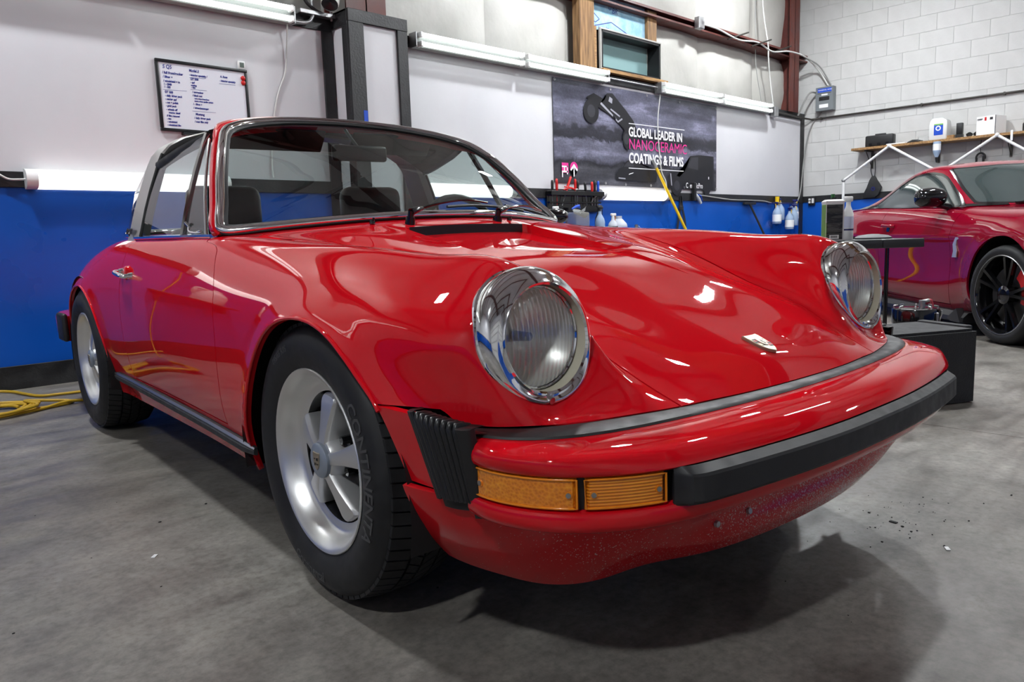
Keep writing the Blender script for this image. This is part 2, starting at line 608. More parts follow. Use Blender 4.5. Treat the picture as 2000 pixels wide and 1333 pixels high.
# ---------------------------------------------------------------- lamps
for k in range(4):
    bm = bmesh.new()
    bx(bm, (4.35 + .30 * k, -2.4 + .1 * (k % 2), ZC - .245 - .0), (4.60 + .30 * k, 1.9 + .12 * (k % 3), ZC - .205))
    tag(bm_obj('pine_board', bm, M['wood']), ('first', 'second', 'third', 'fourth')[k] + ' pine board from the left hung flat under the ceiling purlins', 'board', 'pine boards stored under the ceiling')
def high_bay(x, y, label):
    t = thing('high_bay_lamp', label, 'lamp', (x, y, ZC - .62), 0, 'ceiling lamps')
    bm = bmesh.new()
    bx(bm, (-.17, -.10, 0), (.17, .10, .05), .01)
    cyl(bm, (-.12, 0, .05), (-.12, 0, .42), .004, seg=6)
    cyl(bm, (.12, 0, .05), (.12, 0, .42), .004, seg=6)
    bm_obj('housing', bm, M['white_metal'], t)
    bm = bmesh.new()
    bx(bm, (-.15, -.08, -.012), (.15, .08, 0))
    bm_obj('diffuser', bm, M['bay'], t)


for x, y, lb in ((4.1, 2.45, 'rectangular high bay lamp over the back wall banner'), (7.4, 2.6, 'rectangular high bay lamp over the far back corner'),
                 (3.6, .05, 'rectangular high bay lamp over the space between the cars'), (-1.25, 2.75, 'rectangular high bay lamp over the tail of the red car'),
                 (-3.8, -1.8, 'rectangular high bay lamp over the left bay'), (7.2, -2.6, 'rectangular high bay lamp over the front right bay')):
    high_bay(x, y, lb)
t = thing('ceiling_strip_lamp', 'long thin strip lamp hung under the ceiling between the cars', 'lamp', (6.2, .1, ZC - .62), -.05)
bm = bmesh.new()
bx(bm, (-.62, -.05, 0), (.62, .05, .05))
for sx in (-.5, .5):
    cyl(bm, (sx, 0, .05), (sx, 0, .42), .004, seg=6)
bm_obj('housing', bm, M['white_metal'], t)
bm = bmesh.new()
bx(bm, (-.60, -.035, -.02), (.60, .035, 0))
bm_obj('diffuser', bm, M['strip'], t)


M['lamp_housing'] = mat('dull_white_housing', (0.30, 0.31, 0.30), 0.45)


def tube_fixture(x0, x1, label, ends=True):
    t = thing('tube_light', label, 'lamp', (x0, YA - .015, 2.430), 0, 'fluorescent tube lights along the back wall')
    ln = x1 - x0
    bm = bmesh.new()
    bx(bm, (0, -.075, -.055), (ln, 0, .055), .004, 1)
    bm_obj('housing', bm, M['lamp_housing'], t)
    half = ln / 2
    for k in range(2):
        for dz in (-.036, .036):
            a, b = k * half + .035, (k + 1) * half - .030
            bm = bmesh.new()
            cyl(bm, (a, -.112, dz), (b, -.112, dz), .0185, seg=14)
            tb = bm_obj('tube', bm, M['tube'], t, smooth=60)
            for e in (a, b):
                bm = bmesh.new()
                bx(bm, (e - .012, -.128, dz - .022), (e + .012, -.07, dz + .022), .004, 1)
                bm_obj('lamp_holder', bm, M['white_plastic'], tb)
    for e in (0, ln):
        bm = bmesh.new()
        bx(bm, (e - .006, -.10, -.06), (e + .006, 0, .06), .003, 1)
        bm_obj('end_plate', bm, M['galv'], t)
    return t


tube_fixture(-4.75, -2.25, 'four-tube fluorescent light on the back wall, far left of the whiteboard')
tube_fixture(-1.20, 1.305, 'four-tube fluorescent light above the whiteboard, ending left of the boxed column')
tube_fixture(2.390, 4.885, 'four-tube fluorescent light right of the boxed column, over the banner left half')
tube_fixture(5.830, 8.400, 'four-tube fluorescent light over the banner right edge near the corner')


def led_bar(x0, ln, label, rnd=False):
    t = thing('led_bar_light', label, 'lamp', (x0, YA - .015, 1.230), 0, 'bar lights on the black strip')
    bm = bmesh.new()
    bx(bm, (.03, -.02, -.05), (ln - .03, 0, .05), .004, 1)
    bm_obj('base_plate', bm, M['white_plastic'], t)
    bm = bmesh.new()
    n = 14
    prof = [(-.008 - .062 * math.sin(PI * k / n) ** (.6 if rnd else .4), -.058 + .116 * k / n) for k in range(n + 1)]
    loft(bm, [[(x, y, z) for y, z in prof] for x in (.058, ln - .058)], False)
    bm_obj('diffuser', bm, M['led'], t, smooth=60)
    for a, b in ((0, .060), (ln - .060, ln)):
        bm = bmesh.new()
        q = [(y * 1.03, z * 1.03) for y, z in prof] + [(0, .058), (0, -.058)]
        loft(bm, [[(x, y, z) for y, z in q] for x in (a, b)], True, True)
        bm_obj('end_cap', bm, M['white_plastic'], t, smooth=40)
    return t


lb_ = led_bar(-.470, 1.22, 'lit white bar light on the black strip behind the tail of the red car')
led_bar(-2.52, 1.24, 'lit white bar light on the black strip left of the tail of the red car')
led_bar(2.30, 1.22, 'lit white bar light on the black strip behind the windscreen of the red car')
led_bar(4.800, 1.24, 'lit rounded bar light on the black strip under the banner', rnd=True)


def cable(name, pts, r, m, label, cat='cable', group=None, n=6, parent=None):
    bm = bmesh.new()
    tube(bm, catmull(pts, n), r, 6)
    o = bm_obj(name, bm, m, parent, smooth=70)
    return tag(o, label, cat, group)


cable('power_lead', [(-.90, YA - .02, 1.262), (-.72, YA - .022, 1.268), (-.62, YA - .03, 1.262), (-.555, YA - .03, 1.228), (-.50, YA - .04, 1.225), (-.469, YA - .045, 1.227)], .007,
      M['cable_white'], 'white power lead plugged into the bar light behind the red car')
cable('power_cable', [(1.27, YA - .06, 2.375), (1.272, YA - .03, 2.25), (1.255, YA - .012, 2.05), (1.20, YA - .008, 1.92), (1.16, YA - .008, 1.80), (1.13, YA - .008, 1.65), (1.10, YA - .008, 1.40), (1.10, YA - .02, 1.29)], .006,
      M['cable_white'], 'thin white cord hanging from the tube light beside the whiteboard')
# ---------------------------------------------------------------- smooth sheets that can be cut along lines
class Sheet:
    def __init__(s, V, Nn, F):
        s.V, s.N, s.F = V, Nn, F

    def clip(s, fn):
        """keep the side where fn(V) >= 0; faces on the line are split"""
        val = fn(s.V)
        val = np.where(np.abs(val) < 2e-5, 0.0, val)
        V, Nn = list(s.V), list(s.N)
        cache, F = {}, []
        pos = val >= 0
        for fc in s.F:
            k = [pos[i] for i in fc]
            if all(k):
                F.append(fc)
                continue
            if not any(k):
                continue
            out = []
            for a, b in zip(fc, fc[1:] + fc[:1]):
                if pos[a]:
                    out.append(a)
                if pos[a] != pos[b] and val[a] != 0 and val[b] != 0:
                    key = (min(a, b), max(a, b))
                    if key not in cache:
                        i, j = key
                        lo, hi = 0.0, 1.0
                        t = val[i] / (val[i] - val[j])
                        P = s.V[i] * (1 - t) + s.V[j] * t
                        n = s.N[i] * (1 - t) + s.N[j] * t
                        cache[key] = len(V)
                        V.append(P)
                        Nn.append(n / (np.linalg.norm(n) + 1e-12))
                    out.append(cache[key])
            if len(out) >= 3:
                F.append(tuple(out))
        r_ = Sheet(np.array(V), np.array(Nn), F)
        return r_.clean()

    def clean(s):
        used = sorted({i for fc in s.F for i in fc})
        mp = {o: i for i, o in enumerate(used)}
        return Sheet(s.V[used], s.N[used], [tuple(mp[i] for i in fc) for fc in s.F])

    def border(s):
        cnt = {}
        for fc in s.F:
            for a, b in zip(fc, fc[1:] + fc[:1]):
                k = (min(a, b), max(a, b))
                cnt[k] = None if k in cnt else (a, b)
        return [v for v in cnt.values() if v]

    def loops(s):
        nx = {}
        for a, b in s.border():
            nx[a] = b
        out = []
        while nx:
            a0 = next(iter(nx))
            lp = [a0]
            b = nx.pop(a0)
            while b != a0 and b in nx:
                lp.append(b)
                b = nx.pop(b)
            out.append(lp)
        return out

    def mirror(s):
        m = np.array([-1.0, 1, 1])
        return Sheet(s.V * m, s.N * m, [fc[::-1] for fc in s.F])

    def build(s, name, m, parent, skirt=0.014):
        V, Nn, F = list(s.V), list(s.N), list(s.F)
        if skirt:
            vv = {}
            for a, b in s.border():
                for i in (a, b):
                    if i not in vv:
                        vv[i] = len(V)
                        V.append(s.V[i])
                        V.append(s.V[i] - s.N[i] * skirt)
                        Nn += [None, None]
            for a, b in s.border():
                e = s.V[b] - s.V[a]
                n = np.cross(e, s.N[a])
                for i in (a, b):
                    for q in (0, 1):
                        k = vv[i] + q
                        Nn[k] = n if Nn[k] is None else Nn[k] + n
                F.append((vv[b], vv[a], vv[a] + 1, vv[b] + 1))
            for k in range(len(s.V), len(V)):
                l_ = np.linalg.norm(Nn[k])
                Nn[k] = Nn[k] / l_ if l_ > 1e-12 else np.array([0, 0, 1.0])
        return np_obj(name, V, F, m, parent, Nn)


def cspline(t, P, tq):
    """natural cubic spline through P (n, k) at t, read at tq"""
    t, P, tq = np.asarray(t, float), np.asarray(P, float), np.asarray(tq, float)
    n = len(t)
    h = np.diff(t)
    A = np.zeros((n, n))
    b = np.zeros_like(P)
    A[0, 0] = A[-1, -1] = 1
    for i in range(1, n - 1):
        A[i, i - 1], A[i, i], A[i, i + 1] = h[i - 1], 2 * (h[i - 1] + h[i]), h[i]
        b[i] = 6 * ((P[i + 1] - P[i]) / h[i] - (P[i] - P[i - 1]) / h[i - 1])
    Mm = np.linalg.solve(A, b)
    k = np.clip(np.searchsorted(t, tq) - 1, 0, n - 2)
    hh = h[k][:, None]
    a_, b_ = (t[k + 1] - tq)[:, None] / hh, (tq - t[k])[:, None] / hh
    return a_ * P[k] + b_ * P[k + 1] + ((a_ ** 3 - a_) * Mm[k] + (b_ ** 3 - b_) * Mm[k + 1]) * hh * hh / 6


def hermite(t, P, tq):
    """shape-keeping cubic (pchip) through P (n, k): no overshoot between stations"""
    t, P, tq = np.asarray(t, float), np.asarray(P, float), np.asarray(tq, float)
    h = np.diff(t)[:, None]
    dl = np.diff(P, axis=0) / h
    m = np.zeros_like(P)
    w1, w2 = 2 * h[1:] + h[:-1], h[1:] + 2 * h[:-1]
    ok = dl[:-1] * dl[1:] > 0
    with np.errstate(divide='ignore', invalid='ignore'):
        hm = (w1 + w2) / (w1 / dl[:-1] + w2 / dl[1:])
    m[1:-1] = np.where(ok, hm, 0)
    m[0], m[-1] = dl[0], dl[-1]
    k = np.clip(np.searchsorted(t, tq) - 1, 0, len(t) - 2)
    hh = h[k]
    s = (tq - t[k])[:, None] / hh
    return ((1 + 2 * s) * (1 - s) ** 2 * P[k] + s * (1 - s) ** 2 * hh * m[k]
            + s * s * (3 - 2 * s) * P[k + 1] + s * s * (s - 1) * hh * m[k + 1])


def grid_sheet(CP, nu, nv, mirror_rows=True, relax=0):
    """control points [station][row][3] -> dense smooth sheet with normals"""
    CP = np.array(CP, float)
    if mirror_rows:
        mir = CP[:, 1:][:, ::-1] * np.array([-1, 1, 1])
        CP = np.concatenate([mir, CP], axis=1)
    ns, nr = CP.shape[:2]
    dv = np.linalg.norm(np.diff(CP, axis=1), axis=2).mean(0)
    du = np.linalg.norm(np.diff(CP, axis=0), axis=2).mean(1)
    tv = np.concatenate([[0], np.cumsum(np.sqrt(dv))])
    tu = np.concatenate([[0], np.cumsum(np.sqrt(du))])
    qv = np.concatenate([np.linspace(a, b, nv, endpoint=False) for a, b in zip(tv[:-1], tv[1:])] + [[tv[-1]]])
    qu = np.concatenate([np.linspace(a, b, nu, endpoint=False) for a, b in zip(tu[:-1], tu[1:])] + [[tu[-1]]])
    A = cspline(tv, CP.transpose(1, 0, 2).reshape(nr, -1), qv).reshape(len(qv), ns, 3)
    S = cspline(tu, A.transpose(1, 0, 2).reshape(ns, -1), qu).reshape(len(qu), len(qv), 3)
    for _ in range(relax):
        T = S.copy()
        T[1:-1, 1:-1] = 0.5 * S[1:-1, 1:-1] + 0.125 * (S[2:, 1:-1] + S[:-2, 1:-1] + S[1:-1, 2:] + S[1:-1, :-2])
        S = T
    return S


def sheet_from_grid(S, flip=False):
    gu, gv = np.gradient(S, axis=0), np.gradient(S, axis=1)
    Nn = np.cross(gv, gu)
    Nn /= np.linalg.norm(Nn, axis=2, keepdims=True) + 1e-12
    if flip:
        Nn = -Nn
    a, b = S.shape[:2]
    F = []
    for i in range(a - 1):
        for j in range(b - 1):
            q = (i * b + j, i * b + j + 1, (i + 1) * b + j + 1, (i + 1) * b + j)
            F.append(q[::-1] if flip else q)
    return Sheet(S.reshape(-1, 3), Nn.reshape(-1, 3), F)


# ---------------------------------------------------------------- the red open-top coupe
M['red'] = mat('red_car_paint', (0.62, 0.004, 0.011), 0.5, spec=0.0, coat=1.0, coat_rough=0.012)
CAR_YAW, CAR_ROLL = -0.075452, -0.0111287
car = thing('sports_car', 'bright red classic open-top coupe with chrome headlight rings and silver five-spoke wheels', 'car')
car.rotation_euler = (0, CAR_ROLL, CAR_YAW)

# rows from the centre line to the sill, stations from the bumper line back to the tail
BODY = [
    # 0 bumper line
    [(0, -.726, .488), (.20, -.718, .488), (.38, -.695, .488), (.50, -.665, .488), (.60, -.630, .488), (.672, -.585, .489),
     (.728, -.510, .492), (.770, -.415, .500), (.775, -.415, .45), (.765, -.415, .36), (.72, -.415, .22)],
    # 1 just above
    [(0, -.665, .528), (.20, -.655, .526), (.395, -.628, .518), (.475, -.600, .535), (.588, -.590, .508), (.700, -.556, .572),
     (.747, -.465, .560), (.785, -.350, .520), (.788, -.350, .46), (.772, -.350, .36), (.73, -.350, .22)],
    # 2 through the lamp centre
    [(0, -.595, .559), (.20, -.585, .558), (.412, -.568, .553), (.462, -.535, .632), (.588, -.540, .630), (.718, -.532, .632),
     (.764, -.410, .606), (.794, -.285, .545), (.797, -.285, .47), (.778, -.285, .36), (.737, -.285, .22)],
    # 3 lamp top
    [(0, -.480, .602), (.21, -.475, .602), (.435, -.480, .600), (.478, -.490, .690), (.586, -.478, .751), (.700, -.500, .692),
     (.766, -.345, .655), (.799, -.215, .570), (.801, -.215, .48), (.781, -.215, .36), (.74, -.215, .22)],
    # 4
    [(0, -.300, .666), (.22, -.300, .664), (.447, -.295, .652), (.520, -.295, .735), (.605, -.300, .776), (.702, -.275, .735),
     (.766, -.205, .680), (.800, -.130, .595), (.803, -.130, .49), (.786, -.130, .36), (.745, -.130, .22)],
    # 5
    [(0, -.060, .743), (.23, -.060, .741), (.468, -.055, .724), (.548, -.055, .768), (.630, -.060, .793), (.708, -.045, .762),
     (.765, -.020, .705), (.800, .000, .618), (.805, .000, .49), (.795, .000, .36), (.755, .000, .22)],
    # 6
    [(0, .190, .795), (.245, .190, .793), (.500, .190, .780), (.580, .190, .797), (.653, .190, .806), (.715, .190, .776),
     (.763, .190, .712), (.791, .190, .62), (.797, .190, .49), (.792, .190, .36), (.755, .190, .22)],
    # 7 cowl
    [(0, .425, .846), (.255, .430, .843), (.525, .440, .828), (.605, .440, .822), (.672, .440, .818), (.722, .440, .786),
     (.762, .440, .715), (.787, .440, .62), (.792, .440, .49), (.784, .440, .36), (.745, .440, .22)],
    # 8 windscreen base and pillar foot
    [(0, .560, .873), (.29, .600, .866), (.55, .690, .846), (.640, .720, .838), (.694, .740, .832), (.733, .740, .792),
     (.764, .740, .715), (.784, .740, .62), (.787, .740, .49), (.775, .740, .36), (.735, .740, .22)],
    # 9
    [(0, 1.20, .90), (.29, 1.20, .89), (.55, 1.20, .86), (.645, 1.20, .848), (.698, 1.20, .838), (.735, 1.20, .795),
     (.766, 1.20, .715), (.784, 1.20, .62), (.785, 1.20, .49), (.766, 1.20, .36), (.732, 1.20, .22)],
    # 10 rear edge of the door
    [(0, 1.62, .93), (.29, 1.62, .92), (.54, 1.62, .87), (.640, 1.62, .855), (.700, 1.62, .842), (.736, 1.62, .797),
     (.764, 1.62, .716), (.779, 1.62, .62), (.780, 1.62, .49), (.764, 1.62, .36), (.732, 1.62, .22)],
    # 11
    [(0, 2.00, .92), (.28, 2.00, .91), (.52, 2.00, .865), (.610, 2.00, .852), (.680, 2.00, .838), (.738, 2.00, .792),
     (.774, 2.00, .705), (.790, 2.00, .62), (.790, 2.00, .49), (.77, 2.00, .36), (.735, 2.00, .22)],
    # 12 rear axle
    [(0, 2.35, .875), (.27, 2.35, .868), (.48, 2.35, .835), (.575, 2.35, .815), (.655, 2.35, .795), (.730, 2.35, .752),
     (.776, 2.35, .680), (.795, 2.35, .60), (.795, 2.35, .49), (.775, 2.35, .36), (.735, 2.35, .22)],
    # 13
    [(0, 2.75, .765), (.25, 2.75, .760), (.44, 2.75, .738), (.53, 2.75, .722), (.60, 2.75, .706), (.680, 2.75, .668),
     (.730, 2.75, .610), (.752, 2.75, .54), (.752, 2.75, .46), (.735, 2.75, .36), (.72, 2.75, .24)],
    # 14
    [(0, 3.05, .635), (.22, 3.05, .632), (.40, 3.05, .622), (.48, 3.05, .612), (.545, 3.05, .600), (.625, 3.03, .572),
     (.670, 3.00, .53), (.705, 2.97, .48), (.710, 2.95, .43), (.70, 2.95, .36), (.69, 2.95, .26)],
    # 15 tail
    [(0, 3.22, .540), (.20, 3.22, .538), (.36, 3.21, .532), (.44, 3.20, .526), (.50, 3.18, .518), (.58, 3.15, .50),
     (.640, 3.11, .47), (.680, 3.07, .44), (.690, 3.05, .41), (.685, 3.04, .36), (.65, 3.03, .28)],
]
for st in BODY:                                          # a row between hood and valley keeps the crown even
    a, b, c = st[0], st[1], st[2]
    x = b[0] + .62 * (c[0] - b[0])
    u = (x / c[0]) ** 2
    zb = a[2] + (c[2] - a[2]) * (b[0] / c[0]) ** 2
    st[1] = (b[0], b[1], zb if st[0][1] < .5 else b[2])
    st.insert(2, (x, b[1] + (c[1] - b[1]) * .62, a[2] + (c[2] - a[2]) * u * .8 if st[0][1] < .5 else b[2] * .38 + c[2] * .62))
BG = grid_sheet(BODY, 13, 8, relax=3)


def arch_r(y, z, yc, zc, ab, af=None, h=None):
    """1 on the lip of a wheel opening, either an outline by angle or reach back / forward / up from the hub"""
    if af is None:
        th = np.arctan2(z - zc, y - yc)
        return np.hypot(y - yc, z - zc) / ab(np.where(th < -PI / 2, th + 2 * PI, th))
    a = np.where(y < yc, af, ab)
    return np.sqrt(((y - yc) / a) ** 2 + ((z - zc) / h) ** 2)


def outline_by_angle(pts, yc, zc):
    P = np.array(pts)
    th = np.arctan2(P[:, 1] - zc, P[:, 0] - yc)
    th = np.where(th < -PI / 2, th + 2 * PI, th)
    rr = np.hypot(P[:, 0] - yc, P[:, 1] - zc)
    o = np.argsort(th)
    th, rr = th[o], rr[o]
    return lambda q: cspline(th, rr[:, None], np.clip(np.ravel(q), th[0], th[-1]))[:, 0].reshape(np.shape(q))


F_ARCH = (0.0, .315, outline_by_angle([(.385, .17), (.352, .327), (.318, .40), (.278, .475), (.220, .551), (.145, .611), (.045, .646), (-.055, .651), (-.146, .632), (-.241, .587),
                                       (-.297, .546), (-.336, .513), (-.366, .461), (-.394, .375), (-.405, .30), (-.400, .216), (-.395, .15)], 0, .315))
R_ARCH = (2.272, .315, outline_by_angle([(2.64, .17), (2.635, .315), (2.60, .455), (2.53, .560), (2.42, .632), (2.272, .660), (2.13, .640), (2.02, .585), (1.945, .50), (1.908, .40), (1.905, .315), (1.90, .17)], 2.272, .315))
# a soft swelling round the wheel openings
y_, z_, x_ = BG[..., 1], BG[..., 2], BG[..., 0]
for A_ in (F_ARCH, R_ARCH):
    q_ = arch_r(y_, z_, *A_)
    sw = (0.010 if A_ is F_ARCH else 0.006) * np.exp(-np.maximum(q_ - 1.0, 0) ** 2 / (2 * 0.075 ** 2)) * (np.abs(x_) > .68)
    BG[..., 0] += np.sign(x_) * sw
body = sheet_from_grid(BG)


# ---- lines on the body (in the car's own coordinates)
def piece(xs_, ys_):
    return lambda v: np.interp(v, xs_, ys_)


hood_x = piece([-.75, -.691, -.621, -.554, -.50, -.30, -.05, .19, .405, .49, .66], [.368, .376, .386, .397, .407, .440, .490, .545, .587, .598, .602])
WS_Y = lambda x: .52 + .23 * (x / .68) ** 2            # foot of the windscreen in plan
hood_back = lambda x: np.minimum(WS_Y(x) - .035, .625)
seam_z = piece([-.56, -.52, -.49, -.47, -.33, -.2], [.45, .470, .500, .514, .514, .505])
door_y = piece([.20, .301, .44, .566, .62, .685, .753, .796, .809, .817, .822, .86],
               [.560, .554, .541, .537, .546, .561, .607, .638, .667, .715, .765, .80])
door_rear = 1.605
SILL_Z = .318
BELT = piece([.5, .74, 1.2, 1.62, 2.0], [.826, .835, .842, .846, .846])

lamp_c = np.array([.588, -.533, .630])
lamp_u = np.array([0, .39, .92]) / np.linalg.norm([0, .39, .92])
lamp_n = np.array([0, -.92, .39]) / np.linalg.norm([0, -.92, .39])
LAMP_R = .128


def lamp_rad(V):
    q = np.abs(V[:, 0]) - lamp_c[0]
    d_ = np.stack([q, V[:, 1] - lamp_c[1], V[:, 2] - lamp_c[2]], 1)
    h = d_ @ lamp_u
    dep = d_ @ lamp_n
    return np.where(np.abs(dep) < .12, np.sqrt(q ** 2 + h ** 2), 9.0)


G = .0022                                                # half a panel gap
ax = lambda V: np.abs(V[:, 0])
f_hood = lambda V: np.minimum(hood_x(V[:, 1]) - ax(V), hood_back(ax(V)) - V[:, 1])
f_above = lambda V: V[:, 2] - np.where(V[:, 1] < -.33, np.where(ax(V) > .70, .40, .40), .1)
f_side = lambda V: V[:, 2] - (seam_z(V[:, 1]) * (V[:, 1] < -.2) + (V[:, 1] >= -.2) * .17)
f_seam = lambda V: np.where(V[:, 1] < -.05, V[:, 2] - seam_z(V[:, 1]), V[:, 1] + .30)
f_farch = lambda V: np.where(ax(V) > .55, arch_r(V[:, 1], V[:, 2], *F_ARCH) - 1, 1.0)
f_rarch = lambda V: np.where(ax(V) > .55, arch_r(V[:, 1], V[:, 2], *R_ARCH) - 1, 1.0)
f_doorfront = lambda V: V[:, 1] - door_y(V[:, 2])
f_doorback = lambda V: door_rear - V[:, 1]
f_sill = lambda V: V[:, 2] - SILL_Z
CAB_HALF = piece([.74, 1.2, 1.62, 2.0, 2.2, 2.45], [.684, .690, .693, .655, .60, .40])
f_cabin = lambda V: np.minimum(np.minimum(CAB_HALF(V[:, 1]) - ax(V), V[:, 1] - WS_Y(ax(V)) - .008),
                               2.42 - .25 * (ax(V) / .6) ** 2 - V[:, 1])
f_lamp = lambda V: lamp_rad(V) - (LAMP_R - .004)
right = lambda V: V[:, 0]
left = lambda V: -V[:, 0]

# ---- hood, with the sunken channel in front of the air grille
CH_X, CH_Y0, CH_Y1 = .245, -.25, .424
chan = lambda V: np.minimum(np.minimum(CH_X - ax(V), V[:, 1] - CH_Y0), CH_Y1 - V[:, 1])
ch_depth = piece([-.25, -.15, .03, .25, .424], [0, .004, .0135, .0235, .028])
hood = body.clip(lambda V: f_hood(V) - G)
outer = hood.clip(lambda V: -chan(V))
hood_o = outer.build('hood', M['red'], car, skirt=.012)
inner = hood.clip(chan)
side_wall = Sheet(inner.V.copy(), inner.N.copy(), [])
inner.V[:, 2] -= ch_depth(inner.V[:, 1])
V_, N_, F_ = [], [], []
gV, gF = [], []
for a, b in inner.border():
    pa, pb = inner.V[a], inner.V[b]
    ta, tb = side_wall.V[a], side_wall.V[b]
    if min(pa[1], pb[1]) > CH_Y1 - .002:
        gV += [pa, pb, tb, ta]
        gF.append(tuple(range(len(gV) - 4, len(gV))))
    else:
        n = np.cross(pb - pa, [0, 0, 1])
        n /= np.linalg.norm(n) + 1e-12
        V_ += [pa, pb, tb, ta]
        N_ += [-n] * 4
        F_.append(tuple(range(len(V_) - 4, len(V_))))
k0 = len(inner.V)
inner_all = Sheet(np.concatenate([inner.V, np.array(V_)]), np.concatenate([inner.N, np.array(N_)]),
                  inner.F + [tuple(i + k0 for i in fc)[::-1] for fc in F_])
inner_all.build('hood_channel', M['red'], hood_o, skirt=0)
grille = np_obj('air_grille', gV, gF, M['black_plastic'], hood_o, smooth=False)

# ---- outer panels
rest = body.clip(lambda V: -f_hood(V) - G)
rest = rest.clip(lambda V: -f_cabin(V))
for sgn in (left, right):
    half = rest.clip(sgn)
    fen = half.clip(lambda V: np.where(V[:, 1] < 1.2, -f_doorfront(V) - G, -1.0)).clip(f_farch).clip(f_seam)
    fen = fen.clip(f_lamp)
    fen.build('front_fender', M['red'], car)
    dr = half.clip(lambda V: f_doorfront(V) - G).clip(lambda V: f_doorback(V) - G).clip(lambda V: f_sill(V) - G)
    dr = dr.clip(lambda V: ax(V) - .60)
    dob = dr.build('door', M['red'], car)
    if sgn is left:
        DOOR_R = dob
    else:
        DOOR_L = dob
    sl = half.clip(f_doorfront).clip(f_doorback).clip(lambda V: -f_sill(V) - G)
    sl.build('sill_panel', M['red'], car)
    rq = half.clip(lambda V: -f_doorback(V) - G).clip(f_rarch)
    rq.build('rear_fender', M['red'], car)
# ---------------------------------------------------------------- front end: lamps, bumper, valance
M['cream'] = mat('cream_lamp_bowl', (0.55, 0.52, 0.40), 0.45)
M['reflector'] = mat('lamp_reflector', (0.80, 0.80, 0.77), 0.35, 0.55)


def thin_glass(name, tint, flutes=0.0):
    """clear pane: mirrors at a grazing angle on either side, lets the rest straight through"""
    m = bpy.data.materials.new(name)
    m.use_nodes = True
    nt = m.node_tree
    nt.nodes.remove(nt.nodes['Principled BSDF'])
    out_ = nt.nodes['Material Output']
    tr = N(m, 'ShaderNodeBsdfTransparent')
    tr.inputs[0].default_value = (*tint, 1)
    gl = N(m, 'ShaderNodeBsdfGlossy')
    gl.inputs['Roughness'].default_value = 0.0
    lw = N(m, 'ShaderNodeLayerWeight', i_Blend=0.5)
    pw = N(m, 'ShaderNodeMath', operation='POWER')
    pw.inputs[1].default_value = 4.0
    L(m, lw.outputs['Facing'], pw.inputs[0])
    ma = N(m, 'ShaderNodeMath', operation='MULTIPLY_ADD')
    ma.inputs[1].default_value, ma.inputs[2].default_value = 0.85, 0.07
    L(m, pw.outputs[0], ma.inputs[0])
    fac = ma.outputs[0]
    if flutes:
        w = N(m, 'ShaderNodeTexWave', wave_type='BANDS', bands_direction='X', i_Scale=30.0, i_Distortion=0.0)
        L(m, tex_coord(m, 'Object'), w.inputs['Vector'])
        bp = N(m, 'ShaderNodeBump', i_Strength=0.9, i_Distance=0.004)
        L(m, w.outputs['Fac'], bp.inputs['Height'])
        L(m, bp.outputs[0], gl.inputs['Normal'])
        gl.inputs['Roughness'].default_value = 0.08
        a2 = N(m, 'ShaderNodeMath', operation='MULTIPLY_ADD')
        a2.inputs[1].default_value = flutes
        L(m, w.outputs['Fac'], a2.inputs[0])
        L(m, fac, a2.inputs[2])
        fac = a2.outputs[0]
    mx = N(m, 'ShaderNodeMixShader')
    L(m, fac, mx.inputs[0])
    L(m, tr.outputs[0], mx.inputs[1])
    L(m, gl.outputs[0], mx.inputs[2])
    L(m, mx.outputs[0], out_.inputs[0])
    return m


M['lens'] = thin_glass('fluted_lamp_glass', (0.95, 0.96, 0.95), 0.28)
M['amber'] = mat('amber_lens', (0.80, 0.24, 0.008), 0.12, coat=0.6)


def amber(name, kind):
    m = mat(name, (0.72, 0.20, 0.006), 0.35, coat=1.0, coat_rough=0.03)
    v = tex_coord(m, 'Object')
    b = m.node_tree.nodes['Principled BSDF']
    if kind == 'ribs':
        t = N(m, 'ShaderNodeTexWave', wave_type='BANDS', bands_direction='Z', i_Scale=62.0)
        L(m, v, t.inputs['Vector'])
        f_ = t.outputs['Fac']
    else:
        t = N(m, 'ShaderNodeTexVoronoi', i_Scale=190.0)
        L(m, v, t.inputs['Vector'])
        f_ = t.outputs['Distance']
    n = N(m, 'ShaderNodeTexNoise', i_Scale=14.0)
    L(m, v, n.inputs['Vector'])
    mx = N(m, 'ShaderNodeMath', operation='MULTIPLY')
    L(m, f_, mx.inputs[0])
    L(m, n.outputs['Fac'], mx.inputs[1])
    L(m, ramp(m, mx.outputs[0], [(0.0, (0.62, 0.15, 0.004)), (0.25, (0.78, 0.23, 0.008)), (0.6, (0.92, 0.36, 0.02))]), b.inputs['Base Color'])
    bp = N(m, 'ShaderNodeBump', i_Strength=0.5, i_Distance=0.002)
    L(m, f_, bp.inputs['Height'])
    L(m, bp.outputs[0], b.inputs['Normal'])
    return m


M['amber_rib'] = amber('amber_ribbed_lens', 'ribs')
M['amber_dot'] = amber('amber_beaded_lens', 'dots')
M['valance'] = mat('chipped_red_paint', (0.45, 0.005, 0.008), 0.5, spec=0.1, coat=0.8, coat_rough=0.10)
_m = M['valance']
_v = tex_coord(_m, 'Object')
_n = N(_m, 'ShaderNodeTexNoise', i_Scale=300.0, i_Detail=1.0)
_n2 = N(_m, 'ShaderNodeTexNoise', i_Scale=5.0, i_Detail=3.0)
for q_ in (_n, _n2):
    L(_m, _v, q_.inputs['Vector'])
_sx = N(_m, 'ShaderNodeSeparateXYZ')
L(_m, _v, _sx.inputs[0])
_ab = N(_m, 'ShaderNodeMath', operation='ABSOLUTE')
L(_m, _sx.outputs['X'], _ab.inputs[0])
_mr = N(_m, 'ShaderNodeMapRange', i_3=0.10, i_4=-0.12)
_mr.inputs[1].default_value, _mr.inputs[2].default_value = 0.25, 0.75
